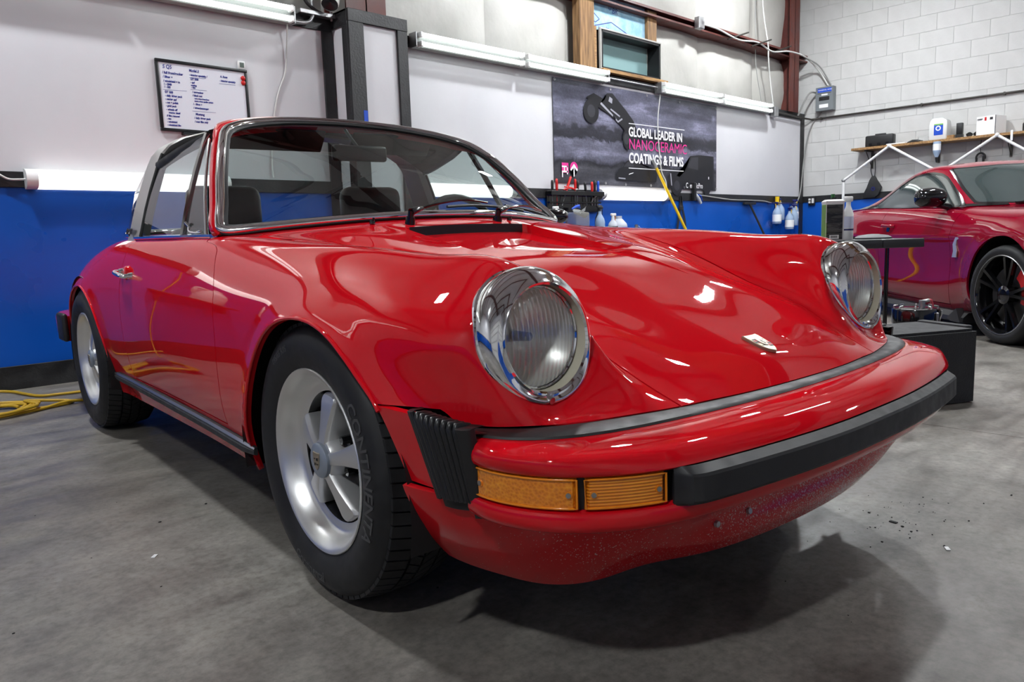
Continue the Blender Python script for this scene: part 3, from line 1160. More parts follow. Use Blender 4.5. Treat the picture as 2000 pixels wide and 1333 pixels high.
L(_m, _ab.outputs[0], _mr.inputs[0])
_a1 = N(_m, 'ShaderNodeMath', operation='ADD')
L(_m, _n.outputs['Fac'], _a1.inputs[0])
L(_m, _mr.outputs[0], _a1.inputs[1])
_s2 = N(_m, 'ShaderNodeMath', operation='MULTIPLY_ADD')
_s2.inputs[1].default_value, _s2.inputs[2].default_value = 0.35, -0.2
L(_m, _n2.outputs['Fac'], _s2.inputs[0])
_a2 = N(_m, 'ShaderNodeMath', operation='ADD')
L(_m, _a1.outputs[0], _a2.inputs[0])
L(_m, _s2.outputs[0], _a2.inputs[1])
L(_m, ramp(_m, _a2.outputs[0], [(0.655, (0.56, 0.004, 0.010)), (0.675, (0.66, 0.40, 0.38))]),
  _m.node_tree.nodes['Principled BSDF'].inputs['Base Color'])

# ---- headlamps
rim_c = np.array([.584, -.570, .628])
rim_u = np.array([0, .10, .995])
RIM_R = .1005
glass_c = np.array([.586, -.548, .628])


def circ(c, u, R_, th, dn=0.0):
    n = np.array([0, -u[2], u[1]])
    return c + R_ * (np.cos(th) * np.array([1, 0, 0]) + np.sin(th) * u) + n * dn


_half = body.clip(right).clip(lambda V: -f_hood(V) - G).clip(f_seam).clip(f_lamp)
_pts = np.array([_half.V[a] for a, b in _half.border() if abs(lamp_rad(_half.V[[a]])[0] - (LAMP_R - .004)) < 4e-4])
_th = np.arctan2((_pts - lamp_c) @ lamp_u, _pts[:, 0] - lamp_c[0])
_o = np.argsort(_th)
_th, _pts = _th[_o], _pts[_o]
TH = np.linspace(-PI, PI, 73)[:-1]
edge = np.stack([np.interp(TH, _th, _pts[:, k], period=2 * PI) for k in range(3)], 1)
for _ in range(6):
    edge = 0.5 * edge + 0.25 * (np.roll(edge, 1, 0) + np.roll(edge, -1, 0))
rad_dir = np.cos(TH)[:, None] * np.array([1, 0, 0]) + np.sin(TH)[:, None] * lamp_u
rim_o = np.array([circ(rim_c, rim_u, RIM_R, t) for t in TH])
rim_f = np.array([circ(rim_c, rim_u, RIM_R - .003, t, .004) for t in TH])
rim_i = np.array([circ(rim_c, rim_u, RIM_R - .007, t, .001) for t in TH])
base0 = edge + rad_dir * .0045 - lamp_n * .004
base1 = edge + rad_dir * .0042 + lamp_n * .003
base2 = edge + rad_dir * .001 + lamp_n * .005
chrome_rings = [base0, base1, base2]
for k in range(1, 9):
    t = k / 9
    p = base2 * (1 - t) + rim_o * t
    bul = .013 * math.sin(PI * t) * np.linalg.norm(rim_o - base2, axis=1)[:, None] / .06
    chrome_rings.append(p + (rad_dir * .8 + lamp_n * .6) * bul)
chrome_rings += [rim_o, rim_f, rim_i]
cream_rings = [np.array([circ(rim_c, rim_u, RIM_R - .007, t, .001) for t in TH]),
               np.array([circ(glass_c, np.array([0, .04, .999]), .0935, t, -.004) for t in TH])]
glass_n = np.array([0, -.999, .04])
for s in (-1, 1):
    mir = np.array([s, 1, 1])
    bm = bmesh.new()
    loft(bm, [r_ * mir for r_ in chrome_rings])
    bez = bm_obj('headlight_ring', bm, M['chrome'], car, smooth=50)
    bm = bmesh.new()
    loft(bm, [r_ * mir for r_ in cream_rings])
    bm_obj('lamp_bowl', bm, M['cream'], bez, smooth=50)
    # chromed retaining ring round the glass
    bm = bmesh.new()
    gu = np.array([0, .04, .999])
    loft(bm, [np.array([circ(glass_c, gu, r_, t, h_) for t in TH]) * mir for r_, h_ in
              ((.0935, -.004), (.0930, .004), (.0905, .006), (.0880, .003))])
    bm_obj('retaining_ring', bm, M['chrome'], bez, smooth=50)
    bm = bmesh.new()
    prof = [(.0885, 0), (.085, .006), (.070, .014), (.050, .020), (.025, .0235), (.0005, .0245)]
    loft(bm, [np.array([circ(glass_c, gu, r_, t, h_) for t in TH[::2]]) * mir for r_, h_ in prof])
    bm_obj('lamp_glass', bm, M['lens'], bez, smooth=60)
    bm = bmesh.new()
    prof = [(.0885, -.002), (.080, -.020), (.062, -.042), (.040, -.058), (.018, -.066), (.0005, -.067)]
    loft(bm, [np.array([circ(glass_c, gu, r_, t, h_) for t in TH[::2]]) * mir for r_, h_ in prof])
    bm_obj('reflector', bm, M['reflector'], bez, smooth=60)
    bm = bmesh.new()
    a_ = (glass_c + glass_n * -.062) * mir
    b_ = (glass_c + glass_n * -.022) * mir
    cyl(bm, a_, b_, .010, .008, 12)
    bm_obj('bulb', bm, M['steel'], bez, smooth=40)
    bm = bmesh.new()
    t_ = -PI / 2 + .12 * 1
    p_ = (edge[np.argmin(np.abs(TH - t_))] * .45 + rim_o[np.argmin(np.abs(TH - t_))] * .55) * mir
    tube(bm, [p_ + np.array([0, .004, 0]), p_ + np.array([0, -.010, -.004])], .0065, 12)
    bm_obj('screw', bm, M['steel'], bez, smooth=30)


# ---- plan curves
def plan(pts, n=90, close_centre=True):
    """half curve (x >= 0) mirrored into a full one and resampled evenly; returns points (n, k)"""
    P = np.array(pts, float)
    full = np.concatenate([P[::-1] * np.array([-1] + [1] * (P.shape[1] - 1)), P[1:]])
    t = np.concatenate([[0], np.cumsum(np.linalg.norm(np.diff(full[:, :2], axis=0), axis=1))])
    return cspline(t, full, np.linspace(0, t[-1], n))


def plan_normals(P):
    d_ = np.gradient(P[:, :2], axis=0)
    n = np.stack([d_[:, 1], -d_[:, 0]], 1)
    return n / np.linalg.norm(n, axis=1, keepdims=True)


NB = 281


def settle(P):
    """the bumper sits a little further back and in on the car's left"""
    P = P.copy()
    P[:, 1] += .013 * np.clip((P[:, 0] + .1) / .6, 0, 1)
    P[:, 0] = np.where(P[:, 0] > 0, P[:, 0] * .96, P[:, 0])
    return P


LIP = plan([(0, -.838), (.2, -.835), (.35, -.827), (.47, -.815), (.56, -.799), (.65, -.766), (.715, -.712), (.752, -.640), (.757, -.585), (.752, -.548)], NB)
LIP = settle(LIP)
FACE = plan([(0, -.872), (.2, -.868), (.36, -.854), (.48, -.838), (.575, -.815), (.65, -.775), (.708, -.722), (.745, -.655), (.758, -.59), (.755, -.548)], NB)
FACE = settle(FACE)
FACEN = plan_normals(FACE)


def onface(i, off, z):
    return (FACE[i, 0] + FACEN[i, 0] * off, FACE[i, 1] + FACEN[i, 1] * off, z)


def sweep(bm, sec, i0=0, i1=None, cap=True):
    i1 = NB if i1 is None else i1
    return loft(bm, [[onface(i, o_, z) for o_, z in sec] for i in range(i0, i1)], True, cap)


def face_index(x):
    return int(np.argmin(np.abs(FACE[:, 0] - x)))


LOWC = [(0, -.729), (.20, -.721), (.38, -.698), (.50, -.668), (.60, -.633), (.672, -.588), (.722, -.52), (.738, -.48)]
STRIPC = [(0, -.757), (.2, -.752), (.35, -.741), (.5, -.722), (.6, -.696), (.665, -.663), (.712, -.615), (.738, -.555), (.745, -.51)]
bm = bmesh.new()
inn, out = plan(LOWC, NB), settle(plan(STRIPC, NB))
# upper painted shell: from under the strip over the lip and down the face
rings = []
for i in range(NB):
    l, o, fa = LIP[i, :2], out[i, :2], FACE[i, :2]
    n = FACEN[i]
    g = lambda a, b, t, off, z: (*(a * (1 - t) + b * t + n * off), z)
    rings.append([(inn[i, 0], inn[i, 1], .470), (o[0], o[1], .4805), g(o, l, .5, 0, .4765), g(o, l, .85, 0, .4715), g(l, fa, 0, .0005, .4675), g(l, fa, .16, .003, .4630),
                  g(l, fa, .4, .004, .4565), g(l, fa, .75, .003, .4485), g(l, fa, 1, 0, .4415), g(l, fa, 1, -.003, .4385), g(l, fa, 1, -.010, .4375), g(l, fa, 1, -.05, .4375), g(l, fa, 1, -.07, .448)])
loft(bm, rings, True, True)
bumper = bm_obj('front_bumper', bm, M['red'], car, smooth=40)
bm = bmesh.new()
rings = []
for i in range(NB):
    a, b = inn[i], out[i]
    n_ = (b - a) / (np.linalg.norm(b - a) + 1e-9)
    rings.append([(a[0] - n_[0] * .01, a[1] - n_[1] * .01, .4845), (*(a * .8 + b * .2), .4872), (*(a * .3 + b * .7), .4868), (*b, .4842),
                  (b[0] + n_[0] * .003, b[1] + n_[1] * .003, .4805), (b[0] - n_[0] * .004, b[1] - n_[1] * .004, .478),
                  (a[0] - n_[0] * .01, a[1] - n_[1] * .01, .476)])
loft(bm, rings, True, True)
bm_obj('top_strip', bm, M['black_rubber'], bumper, smooth=40)
# lower painted lip under the lamps and the rubber
bm = bmesh.new()
sweep(bm, [(-.05, .382), (-.010, .382), (-.003, .380), (.0, .375), (.0, .360), (-.004, .350), (-.010, .346), (-.05, .346)])
bm_obj('bumper_lower_lip', bm, M['red'], bumper, smooth=40)
# black backing behind lamps and rubber
bm = bmesh.new()
sweep(bm, [(-.055, .441), (-.018, .441), (-.018, .378), (-.055, .378)])
bm_obj('bumper_recess', bm, M['black_plastic'], bumper)
# the rubber buffer
i0, i1 = face_index(-.556), face_index(.505)
RUB = [(-.018, .4365), (.002, .4375), (.005, .441), (.023, .4315), (.026, .427), (.027, .388), (.024, .383), (.012, .378), (-.018, .378)]
bm = bmesh.new()
rings = []
for i in range(i0, i1 + 1):
    k = min(i - i0, i1 - i)
    f_ = {0: .1, 1: .3, 2: .55, 3: .8, 4: .9, 5: .96}.get(k, 1.0)
    rings.append([onface(i, o_ * f_ - .006 * (1 - f_), z) for o_, z in RUB])
loft(bm, rings, True, True)
bm_obj('bumper_buffer', bm, M['black_rubber'], bumper, smooth=25)
# amber lamps, corner and front, both sides
for s in (-1, 1):
    sx = 1.0 if s < 0 else .96
    for xa, xb, mk in ((None, .6865 * sx, 'amber_dot'), (.6825 * sx, (.562 if s < 0 else .535) * sx, 'amber_rib')):
        q = [i for i in range(NB) if FACE[i, 0] * s > xb and (FACE[i, 1] < -.562 if xa is None else FACE[i, 0] * s < xa)]
        bm = bmesh.new()
        rings = []
        for i in range(q[0], q[-1] + 1):
            k = min(i - q[0], q[-1] - i)
            f_ = {0: .0}.get(k, 1.0)
            rings.append([onface(i, o_ - .006 * (1 - f_), z) for o_, z in ((-.02, .4362), (-.010, .4362), (-.006, .4335), (-.0065, .3875), (-.010, .3845), (-.02, .3845))])
        loft(bm, rings, True, True)
        lamp = bm_obj('turn_signal', bm, M[mk], bumper, smooth=25)
        bm = bmesh.new()                                 # plain moulded border
        qq = list(range(q[0], q[-1] + 1))
        loop = [onface(i, -.0055, .4335) for i in qq] + [onface(i, -.006, .3875) for i in qq[::-1]]
        tube(bm, loop, .0022, 6, closed=True)
        bm_obj('lens_border', bm, M['amber'], lamp, smooth=60)
        for i in (q[2], q[-3]):
            p_, n_ = Vector(onface(i, 0, .4095)), Vector((FACEN[i, 0], FACEN[i, 1], 0))
            bm = bmesh.new()
            cyl(bm, p_ - n_ * .010, p_ - n_ * .0045, .0062, seg=12)
            bm_obj('screw_boss', bm, M['amber'], lamp)
            bm = bmesh.new()
            cyl(bm, p_ - n_ * .008, p_ - n_ * .0030, .0042, seg=10)
            bm_obj('screw', bm, M['steel'], lamp)

M['bellows'] = mat('satin_black_rubber', (0.014, 0.014, 0.015), 0.34)
# ---- bellows between bumper end and fender
BELL = np.array([(.7935, -.447), (.7925, -.470), (.789, -.495), (.7825, -.520), (.773, -.546), (.761, -.574)])
bt = np.concatenate([[0], np.cumsum(np.linalg.norm(np.diff(BELL, axis=0), axis=1))])
for s in (-1, 1):
    nr = 8

    def bpt(f_, z):
        p = cspline(bt, BELL, [f_ * bt[-1]])[0]
        k = (.512 - z) / .14
        return np.array([(p[0] - (.018 + .006 * f_) * k) * s, p[1] - .046 * k * (1 - f_), z])
    bm = bmesh.new()
    for k in range(nr):
        f_ = .11 + .64 * k / (nr - 1)
        zt = .5125 - .016 * f_
        top = bpt(f_, zt)
        path = [bpt(f_, .372 - .004 * f_)] + [bpt(f_, .375 + (zt - .375) * u) for u in (.3, .6, .85, .95)] + [top - np.array([.003 * s, 0, -.001]),
                top - np.array([.016 * s, 0, .0]), top - np.array([.030 * s, 0, .004])]
        tube(bm, path, .0062, 10)
    bell = bm_obj('bellows', bm, M['bellows'], bumper, smooth=60)
    bm = bmesh.new()                                     # the sheet between the folds
    cols = [[bpt(f_, z) - np.array([.006 * s, 0, 0]) for z in (.352, .40, .44, .48, .506 - .016 * f_)] + [bpt(f_, .503 - .016 * f_) - np.array([.03 * s, 0, 0])]
            for f_ in np.linspace(-.02, 1.0, 12)]
    loft(bm, cols, False)
    bm_obj('bellows_backing', bm, M['black_plastic'], bell, smooth=60)
    for fa, fb, zlo, zhi, th in ((-.03, .075, .368, .5165, .005), (.79, 1.0, .343, .4985, .010)):
        bm = bmesh.new()
        rings = []
        zz = list(np.linspace(zlo, zhi, 8))
        for z in zz:
            a, b = bpt(fa, z), bpt(fb, z)
            o_ = np.array([th * s, 0, 0])
            rings.append([a - o_ * .6, a + o_ * .5, a * .8 + b * .2 + o_, a * .2 + b * .8 + o_, b + o_ * .4, b - o_ * .6])
        in_ = np.array([.022 * s, 0, 0])
        rings.append([p - in_ * .25 + np.array([0, 0, .002]) for p in rings[-1]])
        rings.append([p - in_ * .8 for p in rings[-1]])
        loft(bm, rings, True, True)
        bm_obj('bellows_flange', bm, M['bellows'], bell, smooth=35)

# ---- painted side piece between the seams, and the valance
VTOP = [(0, -.800), (.2, -.797), (.4, -.780), (.52, -.752), (.62, -.700), (.69, -.635), (.735, -.565), (.768, -.49), (.786, -.41), (.794, -.32), (.797, -.22)]
VBOT = [(0, -.735, .190), (.2, -.727, .192), (.36, -.698, .196), (.46, -.662, .196), (.53, -.636, .187), (.58, -.608, .184),
        (.625, -.565, .187), (.658, -.505, .194), (.690, -.43, .205), (.712, -.34, .22), (.735, -.24, .22)]
nv_ = 181
vt, vb = plan(VTOP, nv_), plan(VBOT, nv_)
zt_ = np.interp(np.abs(vt[:, 0]), [0, .60, .70, .755], [.345, .345, .352, .371])
S = np.zeros((14, nv_, 3))
for k, t in enumerate(np.linspace(0, 1, 14)):
    w = t ** 1.8 * .75 + t * .25
    S[k, :, 0] = vt[:, 0] * (1 - w) + vb[:, 0] * w
    S[k, :, 1] = vt[:, 1] * (1 - w) + vb[:, 1] * w
    S[k, :, 2] = zt_ * (1 - t) + vb[:, 2] * t
    cen = np.exp(-(vt[:, 0] / .42) ** 6)
    S[k, :, 1] += cen * .035 * math.sin(PI * min(1, t * 1.25)) ** 2
val = sheet_from_grid(S, flip=True).clip(f_farch)
valance = val.build('front_valance', M['valance'], car, skirt=.012)
for x, z in ((-.335, .268), (-.235, .262)):
    bm = bmesh.new()
    k = np.argmin(np.linalg.norm(val.V[:, [0, 2]] - np.array([x, z]), axis=1))
    p_ = Vector(val.V[k])
    n_ = Vector(val.N[k])
    cyl(bm, p_ - n_ * .002, p_ + n_ * .006, .007, .006, 10)
    bm_obj('bolt', bm, M['galv'], valance)
S = np.zeros((8, 60, 3))
sy = np.linspace(-.455, -.20, 60)
sx_ = np.interp(sy, [-.455, -.41, -.32, -.20], [.7915, .795, .800, .803])
for k, t in enumerate(np.linspace(0, 1, 8)):
    S[k, :, 0] = sx_ - .024 * (1 - t) ** 1.2 + .0 * t
    S[k, :, 1] = sy - .016 * (1 - t)
    S[k, :, 2] = (seam_z(sy) - .004) * t + .377 * (1 - t)
sp = sheet_from_grid(S, flip=False).clip(f_farch)
if (sp.N[:, 0].mean()) < 0:
    sp.N *= -1
    sp.F = [fc[::-1] for fc in sp.F]
sp.build('bumper_side_panel', M['red'], car)
sp.mirror().build('bumper_side_panel', M['red'], car)

# ---- hood crest
M['gold'] = mat('pale_gold_enamel', (0.42, 0.36, 0.27), 0.42, 0.85)


def crest_outline(w, h):
    half = [(0, .50), (.25, .50), (.46, .52), (.50, .42), (.47, .1), (.40, -.18), (.25, -.38), (0, -.52)]
    return [(x * w, y * h) for x, y in half] + [(-x * w, y * h) for x, y in half[-2:0:-1]]


def crest(parent, c, n, up, w=.050, h=.066):
    n, up = Vector(n).normalized(), Vector(up)
    up = (up - n * up.dot(n)).normalized()
    rt = up.cross(n)
    c = Vector(c)
    P = lambda u, v, d_: c + rt * u + up * v + n * d_
    bm = bmesh.new()
    o = crest_outline(w, h)
    rings = [[P(u, v, -.002) for u, v in o], [P(u, v, .003) for u, v in o], [P(u * .93, v * .93, .0045) for u, v in o]]
    loft(bm, rings, True, True)
    base = bm_obj('crest', bm, M['gold'], parent, smooth=30)
    # quarters: stripes, antlers, and a small centre shield
    for mk, rects in (('ink_black', [(-.40, .02, -.08, .08), (-.40, .18, -.10, .23), (.08, -.12, .40, -.07), (.06, -.26, .30, -.22),
                                     (.10, .14, .36, .17), (-.33, -.16, -.1, -.13)]),
                      ('red_plastic', [(-.40, .09, -.08, .16), (-.36, -.02, -.08, .01), (.08, -.20, .36, -.13), (.08, -.06, .40, -.01)])):
        bm = bmesh.new()
        for u0, v0, u1, v1 in rects:
            q = [(u0, v0), (u1, v0), (u1, v1), (u0, v1)]
            bm.faces.new([bm.verts.new(P(u * w, v * h, .0052)) for u, v in q])
        bm_obj('crest_enamel', bm, M[mk], base)
    bm = bmesh.new()
    o2 = crest_outline(w * .36, h * .36)
    loft(bm, [[P(u, v, .004) for u, v in o2], [P(u, v, .0062) for u, v in o2]], True, True)
    sh = bm_obj('crest_shield', bm, M['gold'], base)
    bm = bmesh.new()                                     # the rearing animal, much reduced
    hp = [(-.05, -.10), (-.02, -.02), (-.06, .04), (-.03, .11), (.02, .13), (.03, .08), (.06, .05), (.03, .02), (.05, -.08), (.01, -.12)]
    bm.faces.new([bm.verts.new(P(u * w, v * h, .0066)) for u, v in hp])
    bm_obj('crest_emblem', bm, M['ink_black'], base)
    return base


_k = np.argmin(np.linalg.norm(hood.V - np.array([0, -.628, .548]), axis=1))
crest(hood_o, hood.V[_k] + hood.N[_k] * .002, hood.N[_k], (0, 1, 0.3), .052, .074)
# ---------------------------------------------------------------- windscreen, pillars, roof, glass
M['vinyl_top'] = noisy(mat('black_roof_vinyl', (0.012, 0.012, 0.013), 0.5), (0.010, 0.010, 0.011), (0.018, 0.018, 0.019), 40, 4, (0.42, 0.6), bump=0.2, bump_scale=400)
M['glass'] = thin_glass('windscreen_glass', (0.70, 0.79, 0.76))
M['side_glass'] = thin_glass('side_glass', (0.80, 0.87, 0.86))
WS = [(0, .520, .873), (.15, .531, .872), (.32, .571, .866), (.46, .625, .857), (.57, .678, .848), (.632, .712, .842), (.664, .733, .843),
      (.680, .752, .855), (.672, .782, .886), (.650, .828, .933), (.619, .899, 1.016), (.579, .980, 1.103), (.552, 1.035, 1.148),
      (.522, 1.092, 1.186), (.477, 1.147, 1.214), (.394, 1.196, 1.239), (.261, 1.237, 1.260), (.13, 1.256, 1.269), (0, 1.262, 1.272)]
_W = np.array(WS)
_full = np.concatenate([_W, (_W * [-1, 1, 1])[-2:0:-1]])
_cl = np.concatenate([_full, _full[:3]])
WSO = np.array([tuple(p) for p in catmull([tuple(p) for p in _full], 6, closed=True)])
# fit y over (x, z) for the curved pane
_b = lambda x, z: np.stack([np.ones_like(x), x ** 2, z, z * z, x * x * z, x ** 4], -1)
_co = np.linalg.lstsq(_b(WSO[:, 0], WSO[:, 2]), WSO[:, 1], rcond=None)[0]
ws_y = lambda x, z: _b(np.asarray(x, float), np.asarray(z, float)) @ _co
_res = WSO[:, 1] - ws_y(WSO[:, 0], WSO[:, 2])
cx_, cz_ = 0.0, 1.07
TX = np.gradient(WSO, axis=0)
TX = (np.roll(WSO, -1, 0) - np.roll(WSO, 1, 0))
TX /= np.linalg.norm(TX, axis=1, keepdims=True)


def ws_normal(P):
    e = 1e-3
    gx = (ws_y(P[:, 0] + e, P[:, 2]) - ws_y(P[:, 0] - e, P[:, 2])) / (2 * e)
    gz = (ws_y(P[:, 0], P[:, 2] + e) - ws_y(P[:, 0], P[:, 2] - e)) / (2 * e)
    n = np.stack([gx, -np.ones_like(gx), gz], 1)
    return n / np.linalg.norm(n, axis=1, keepdims=True)


WN = ws_normal(WSO)
WI = np.cross(WN, TX)                                    # in the pane, across the edge
if ((np.array([0, .9, 1.07]) - WSO) * WI).sum(1).mean() < 0:
    WI = -WI


def frame_sweep(name, sec, m, parent, smooth=50):
    """section (inward, outward-normal) carried round the windscreen outline"""
    bm = bmesh.new()
    loft(bm, [[WSO[i] + WI[i] * a + WN[i] * b for a, b in sec] for i in range(len(WSO))], True, False, True)
    return bm_obj(name, bm, m, parent, smooth=smooth)


rings = []
for t in (0.0, .12, .3, .5, .7, .85, .95):
    x = WSO[:, 0] * (1 - t) + cx_ * t
    z = WSO[:, 2] * (1 - t) + cz_ * t
    rings.append(np.stack([x, ws_y(x, z) + _res * (1 - t) ** 2, z], 1) + WI * .012 * (1 - t))
bm = bmesh.new()
R_ = loft(bm, rings)
cv = bm.verts.new((cx_, float(ws_y(cx_, cz_)), cz_))
for k in range(len(WSO)):
    bm.faces.new((R_[-1][k], R_[-1][(k + 1) % len(WSO)], cv))
windscreen = bm_obj('windscreen', bm, M['glass'], car, smooth=80)
frame_sweep('windscreen_seal', [(-.004, -.006), (-.006, .004), (-.001, .009), (.006, .010), (.026, .008), (.034, .004), (.034, -.004), (.01, -.008)],
            M['black_rubber'], windscreen)
frame_sweep('windscreen_trim', [(-.003, .004), (-.003, .011), (.002, .0155), (.011, .0175), (.019, .0155), (.024, .009)], M['chrome'], windscreen)

# ---- pillars and header: red frame outside the seal
top_i = [i for i in range(len(WSO)) if WSO[i, 2] > .848 and (abs(WSO[i, 0]) > .50 or WSO[i, 2] > 1.0)]
start = max(top_i, key=lambda i: (WSO[i, 0] > 0) * (2 - WSO[i, 2]))
n_w = len(WSO)
order = []
i = start
while WSO[i, 2] > .846 or len(order) < 4:
    order.append(i)
    i = (i + 1) % n_w
    if len(order) > n_w:
        break
bm = bmesh.new()
rings = []
for i in order:
    p, n, w = WSO[i], WN[i], -WI[i]
    side = min(1.0, max(0.0, (1.21 - p[2]) / .06))         # 1 on the pillars, 0 on the header
    wd = .030 * side + .045 * (1 - side)
    back = np.array([0, 1, 0.0]) * side + np.array([0, .94, .34]) * (1 - side)
    ins = -np.array([np.sign(p[0]), 0, 0]) * side + np.array([0, 0, -1]) * (1 - side)
    a = p + w * .002 + n * .006
    b = p + w * .012 * side + w * .008 * (1 - side) + n * .006
    c = p + w * .016 + back * wd * .55
    d_ = p + w * .012 + back * wd
    e_ = d_ + ins * .035
    f_ = p + ins * .03 - n * .012
    rings.append([a, b, c, d_, e_, f_])
loft(bm, rings, True, True)
pillar = bm_obj('windscreen_frame', bm, M['red'], car, smooth=40)

# ---- lift-out roof panel
EDGE = [(1.165, .535, 1.203), (1.22, .548, 1.190), (1.28, .565, 1.179), (1.36, .580, 1.166), (1.46, .594, 1.148), (1.56, .603, 1.132)]
CEN = [(1.27, 1.272), (1.31, 1.281), (1.36, 1.286), (1.42, 1.290), (1.50, 1.291), (1.56, 1.289)]
rings, rings_in = [], []
for (ye, xe, ze), (yc, zc) in zip(EDGE, CEN):
    row, row2 = [], []
    for u in np.linspace(-1, 1, 41):
        x = xe * u
        k = abs(u) ** 2.6
        y = yc + (ye - yc) * abs(u) ** 2.0
        z = zc + (ze - zc) * k
        row.append((x, y, z))
        row2.append((x * .985, y + .003, z - .022))
    rings.append(row)
    rings_in.append(row2)
bm = bmesh.new()
A_ = loft(bm, rings, False)
B_ = loft(bm, rings_in, False)
nrow, ncol = len(A_), len(A_[0])
for j in range(ncol - 1):
    bm.faces.new((A_[0][j], B_[0][j], B_[0][j + 1], A_[0][j + 1]))
    bm.faces.new((A_[-1][j], A_[-1][j + 1], B_[-1][j + 1], B_[-1][j]))
for i in range(nrow - 1):
    for j in (0, ncol - 1):
        bm.faces.new((A_[i][j], A_[i + 1][j], B_[i + 1][j], B_[i][j]))
roof = bm_obj('roof_panel', bm, M['vinyl_top'], car, smooth=40)
for s in (-1, 1):                                        # soft black rail above each side window
    bm = bmesh.new()
    pts = [(xe * s * 1.0, ye, ze - .010) for ye, xe, ze in EDGE]
    rr = []
    for p in pts:
        x, y, z = p
        rr.append([(x + .008 * s, y, z + .006), (x + .010 * s, y, z - .004), (x + .004 * s, y, z - .020), (x - .014 * s, y, z - .022), (x - .02 * s, y, z)])
    loft(bm, rr, True, True)
    bm_obj('roof_rail', bm, M['black_rubber'], roof, smooth=35)

# ---- brushed roll bar
M['brushed'] = mat('brushed_stainless', (0.55, 0.54, 0.52), 0.32, 1.0)
M['brushed'].node_tree.nodes['Principled BSDF'].inputs['Anisotropic'].default_value = 0.5
BAR = [(.700, .838), (.687, .88), (.664, .96), (.640, 1.03), (.617, 1.09), (.602, 1.130), (.585, 1.165), (.555, 1.198), (.50, 1.228), (.40, 1.257), (.25, 1.279), (0, 1.289)]
BARF = [(x, z) for x, z in BAR] + [(-x, z) for x, z in BAR[-2::-1]]
bm = bmesh.new()
rr = []
for x, z in BARF:
    lean = (z - .84) * .05
    cxn, czn = x * .955, z - .03
    yb = 1.735 - (z - .84) * .06
    rr.append([(x * .99, 1.566 - lean * .2, z - .004), (x, 1.572 - lean * .2, z), (x, 1.65, z + .002), (x, yb - .01, z), (x * .985, yb, z - .006), (cxn, yb - .01, czn), (cxn, 1.575, czn)])
loft(bm, rr, True, True)
bar = bm_obj('roll_bar', bm, M['brushed'], car, smooth=35)
for s in (-1, 1):                                        # black joint along the front edge
    bm = bmesh.new()
    tube(bm, [(x * s * .995, 1.563, z - .002) for x, z in BAR[:7]], .006, 8)
    bm_obj('roll_bar_seal', bm, M['black_rubber'], bar, smooth=60)
t_ = text_obj('script', 'targa', .042, M['ink_black'], (-.7035, 1.722, .868), (PI / 2, 0, -PI / 2), bar, shear=.3, bold=.0006, thick=.001)
t_.rotation_euler = Euler((math.radians(76), 0, -PI / 2))

# ---- side windows with chrome divider
for s in (-1, 1):
    low = [(.694, y, .838) for y in (.80, .95, 1.045, 1.25, 1.555)]
    low = [(x - .004 * (y - 1.2) ** 2, y, .836 + .008 * (y - .8)) for x, y, z in low]
    hi = [(.560, 1.085, 1.160), (.556, 1.12, 1.175), (.548, 1.150, 1.188), (.577, 1.33, 1.158), (.600, 1.557, 1.118)]
    # clear panes
    bm = bmesh.new()
    ks = np.linspace(0, 1, 9)
    cols = []
    for a, b in zip(low, hi):
        a, b = np.array(a), np.array(b)
        cols.append([((a * (1 - k) + b * k) + np.array([.008 * math.sin(PI * k), 0, 0])) * [s, 1, 1] for k in ks])
    loft(bm, cols, False)
    sg = bm_obj('side_window', bm, M['side_glass'], DOOR_R if s < 0 else DOOR_L, smooth=60)
    div = np.array([cols[2][k] for k in range(9)])
    bm = bmesh.new()
    rr = []
    for k, p in enumerate(div):
        o = np.array([s, 0, .3])
        rr.append([p + o * .006 + [0, -.011, 0], p + o * .010, p + o * .006 + [0, .012, 0], p - o * .006 + [0, .012, 0], p - o * .006 + [0, -.011, 0]])
    loft(bm, rr, True, True)
    bm_obj('window_divider', bm, M['chrome'], sg, smooth=30)
    bm = bmesh.new()                                     # belt strip
    rr = []
    for y in np.linspace(.765, 1.60, 18):
        x, z = float(np.interp(y, [.74, 1.2, 1.62], [.696, .700, .702])), float(BELT(y))
        rr.append([((x + a) * s, y, z + b) for a, b in ((.001, -.004), (.006, .001), (.005, .008), (-.006, .011), (-.018, .008), (-.018, -.004))])
    loft(bm, rr, True, True)
    bm_obj('belt_trim', bm, M['chrome'], DOOR_R if s < 0 else DOOR_L, smooth=40)
    bm = bmesh.new()                                     # frame along the pillar, bent into the belt
    pf = [np.array(c) for c in cols[0]]
    pp = [p + np.array([.003 * s, .006, 0]) for p in pf[::-1]]
    tube(bm, pp, .0055, 8)
    bm_obj('window_frame', bm, M['chrome'], sg, smooth=60)
    bm = bmesh.new()
    q = [np.array([.690 * s, .875, .855]), np.array([.690 * s, .93, .853]), np.array([.688 * s, .99, .858]), np.array([.682 * s, 1.01, .875])]
    tube(bm, catmull([tuple(v) for v in q], 4), .004, 6)
    cyl(bm, q[-1], q[-1] + np.array([.006 * s, .012, .012]), .006, seg=8)
    bm_obj('vent_latch', bm, M['chrome'], sg, smooth=60)

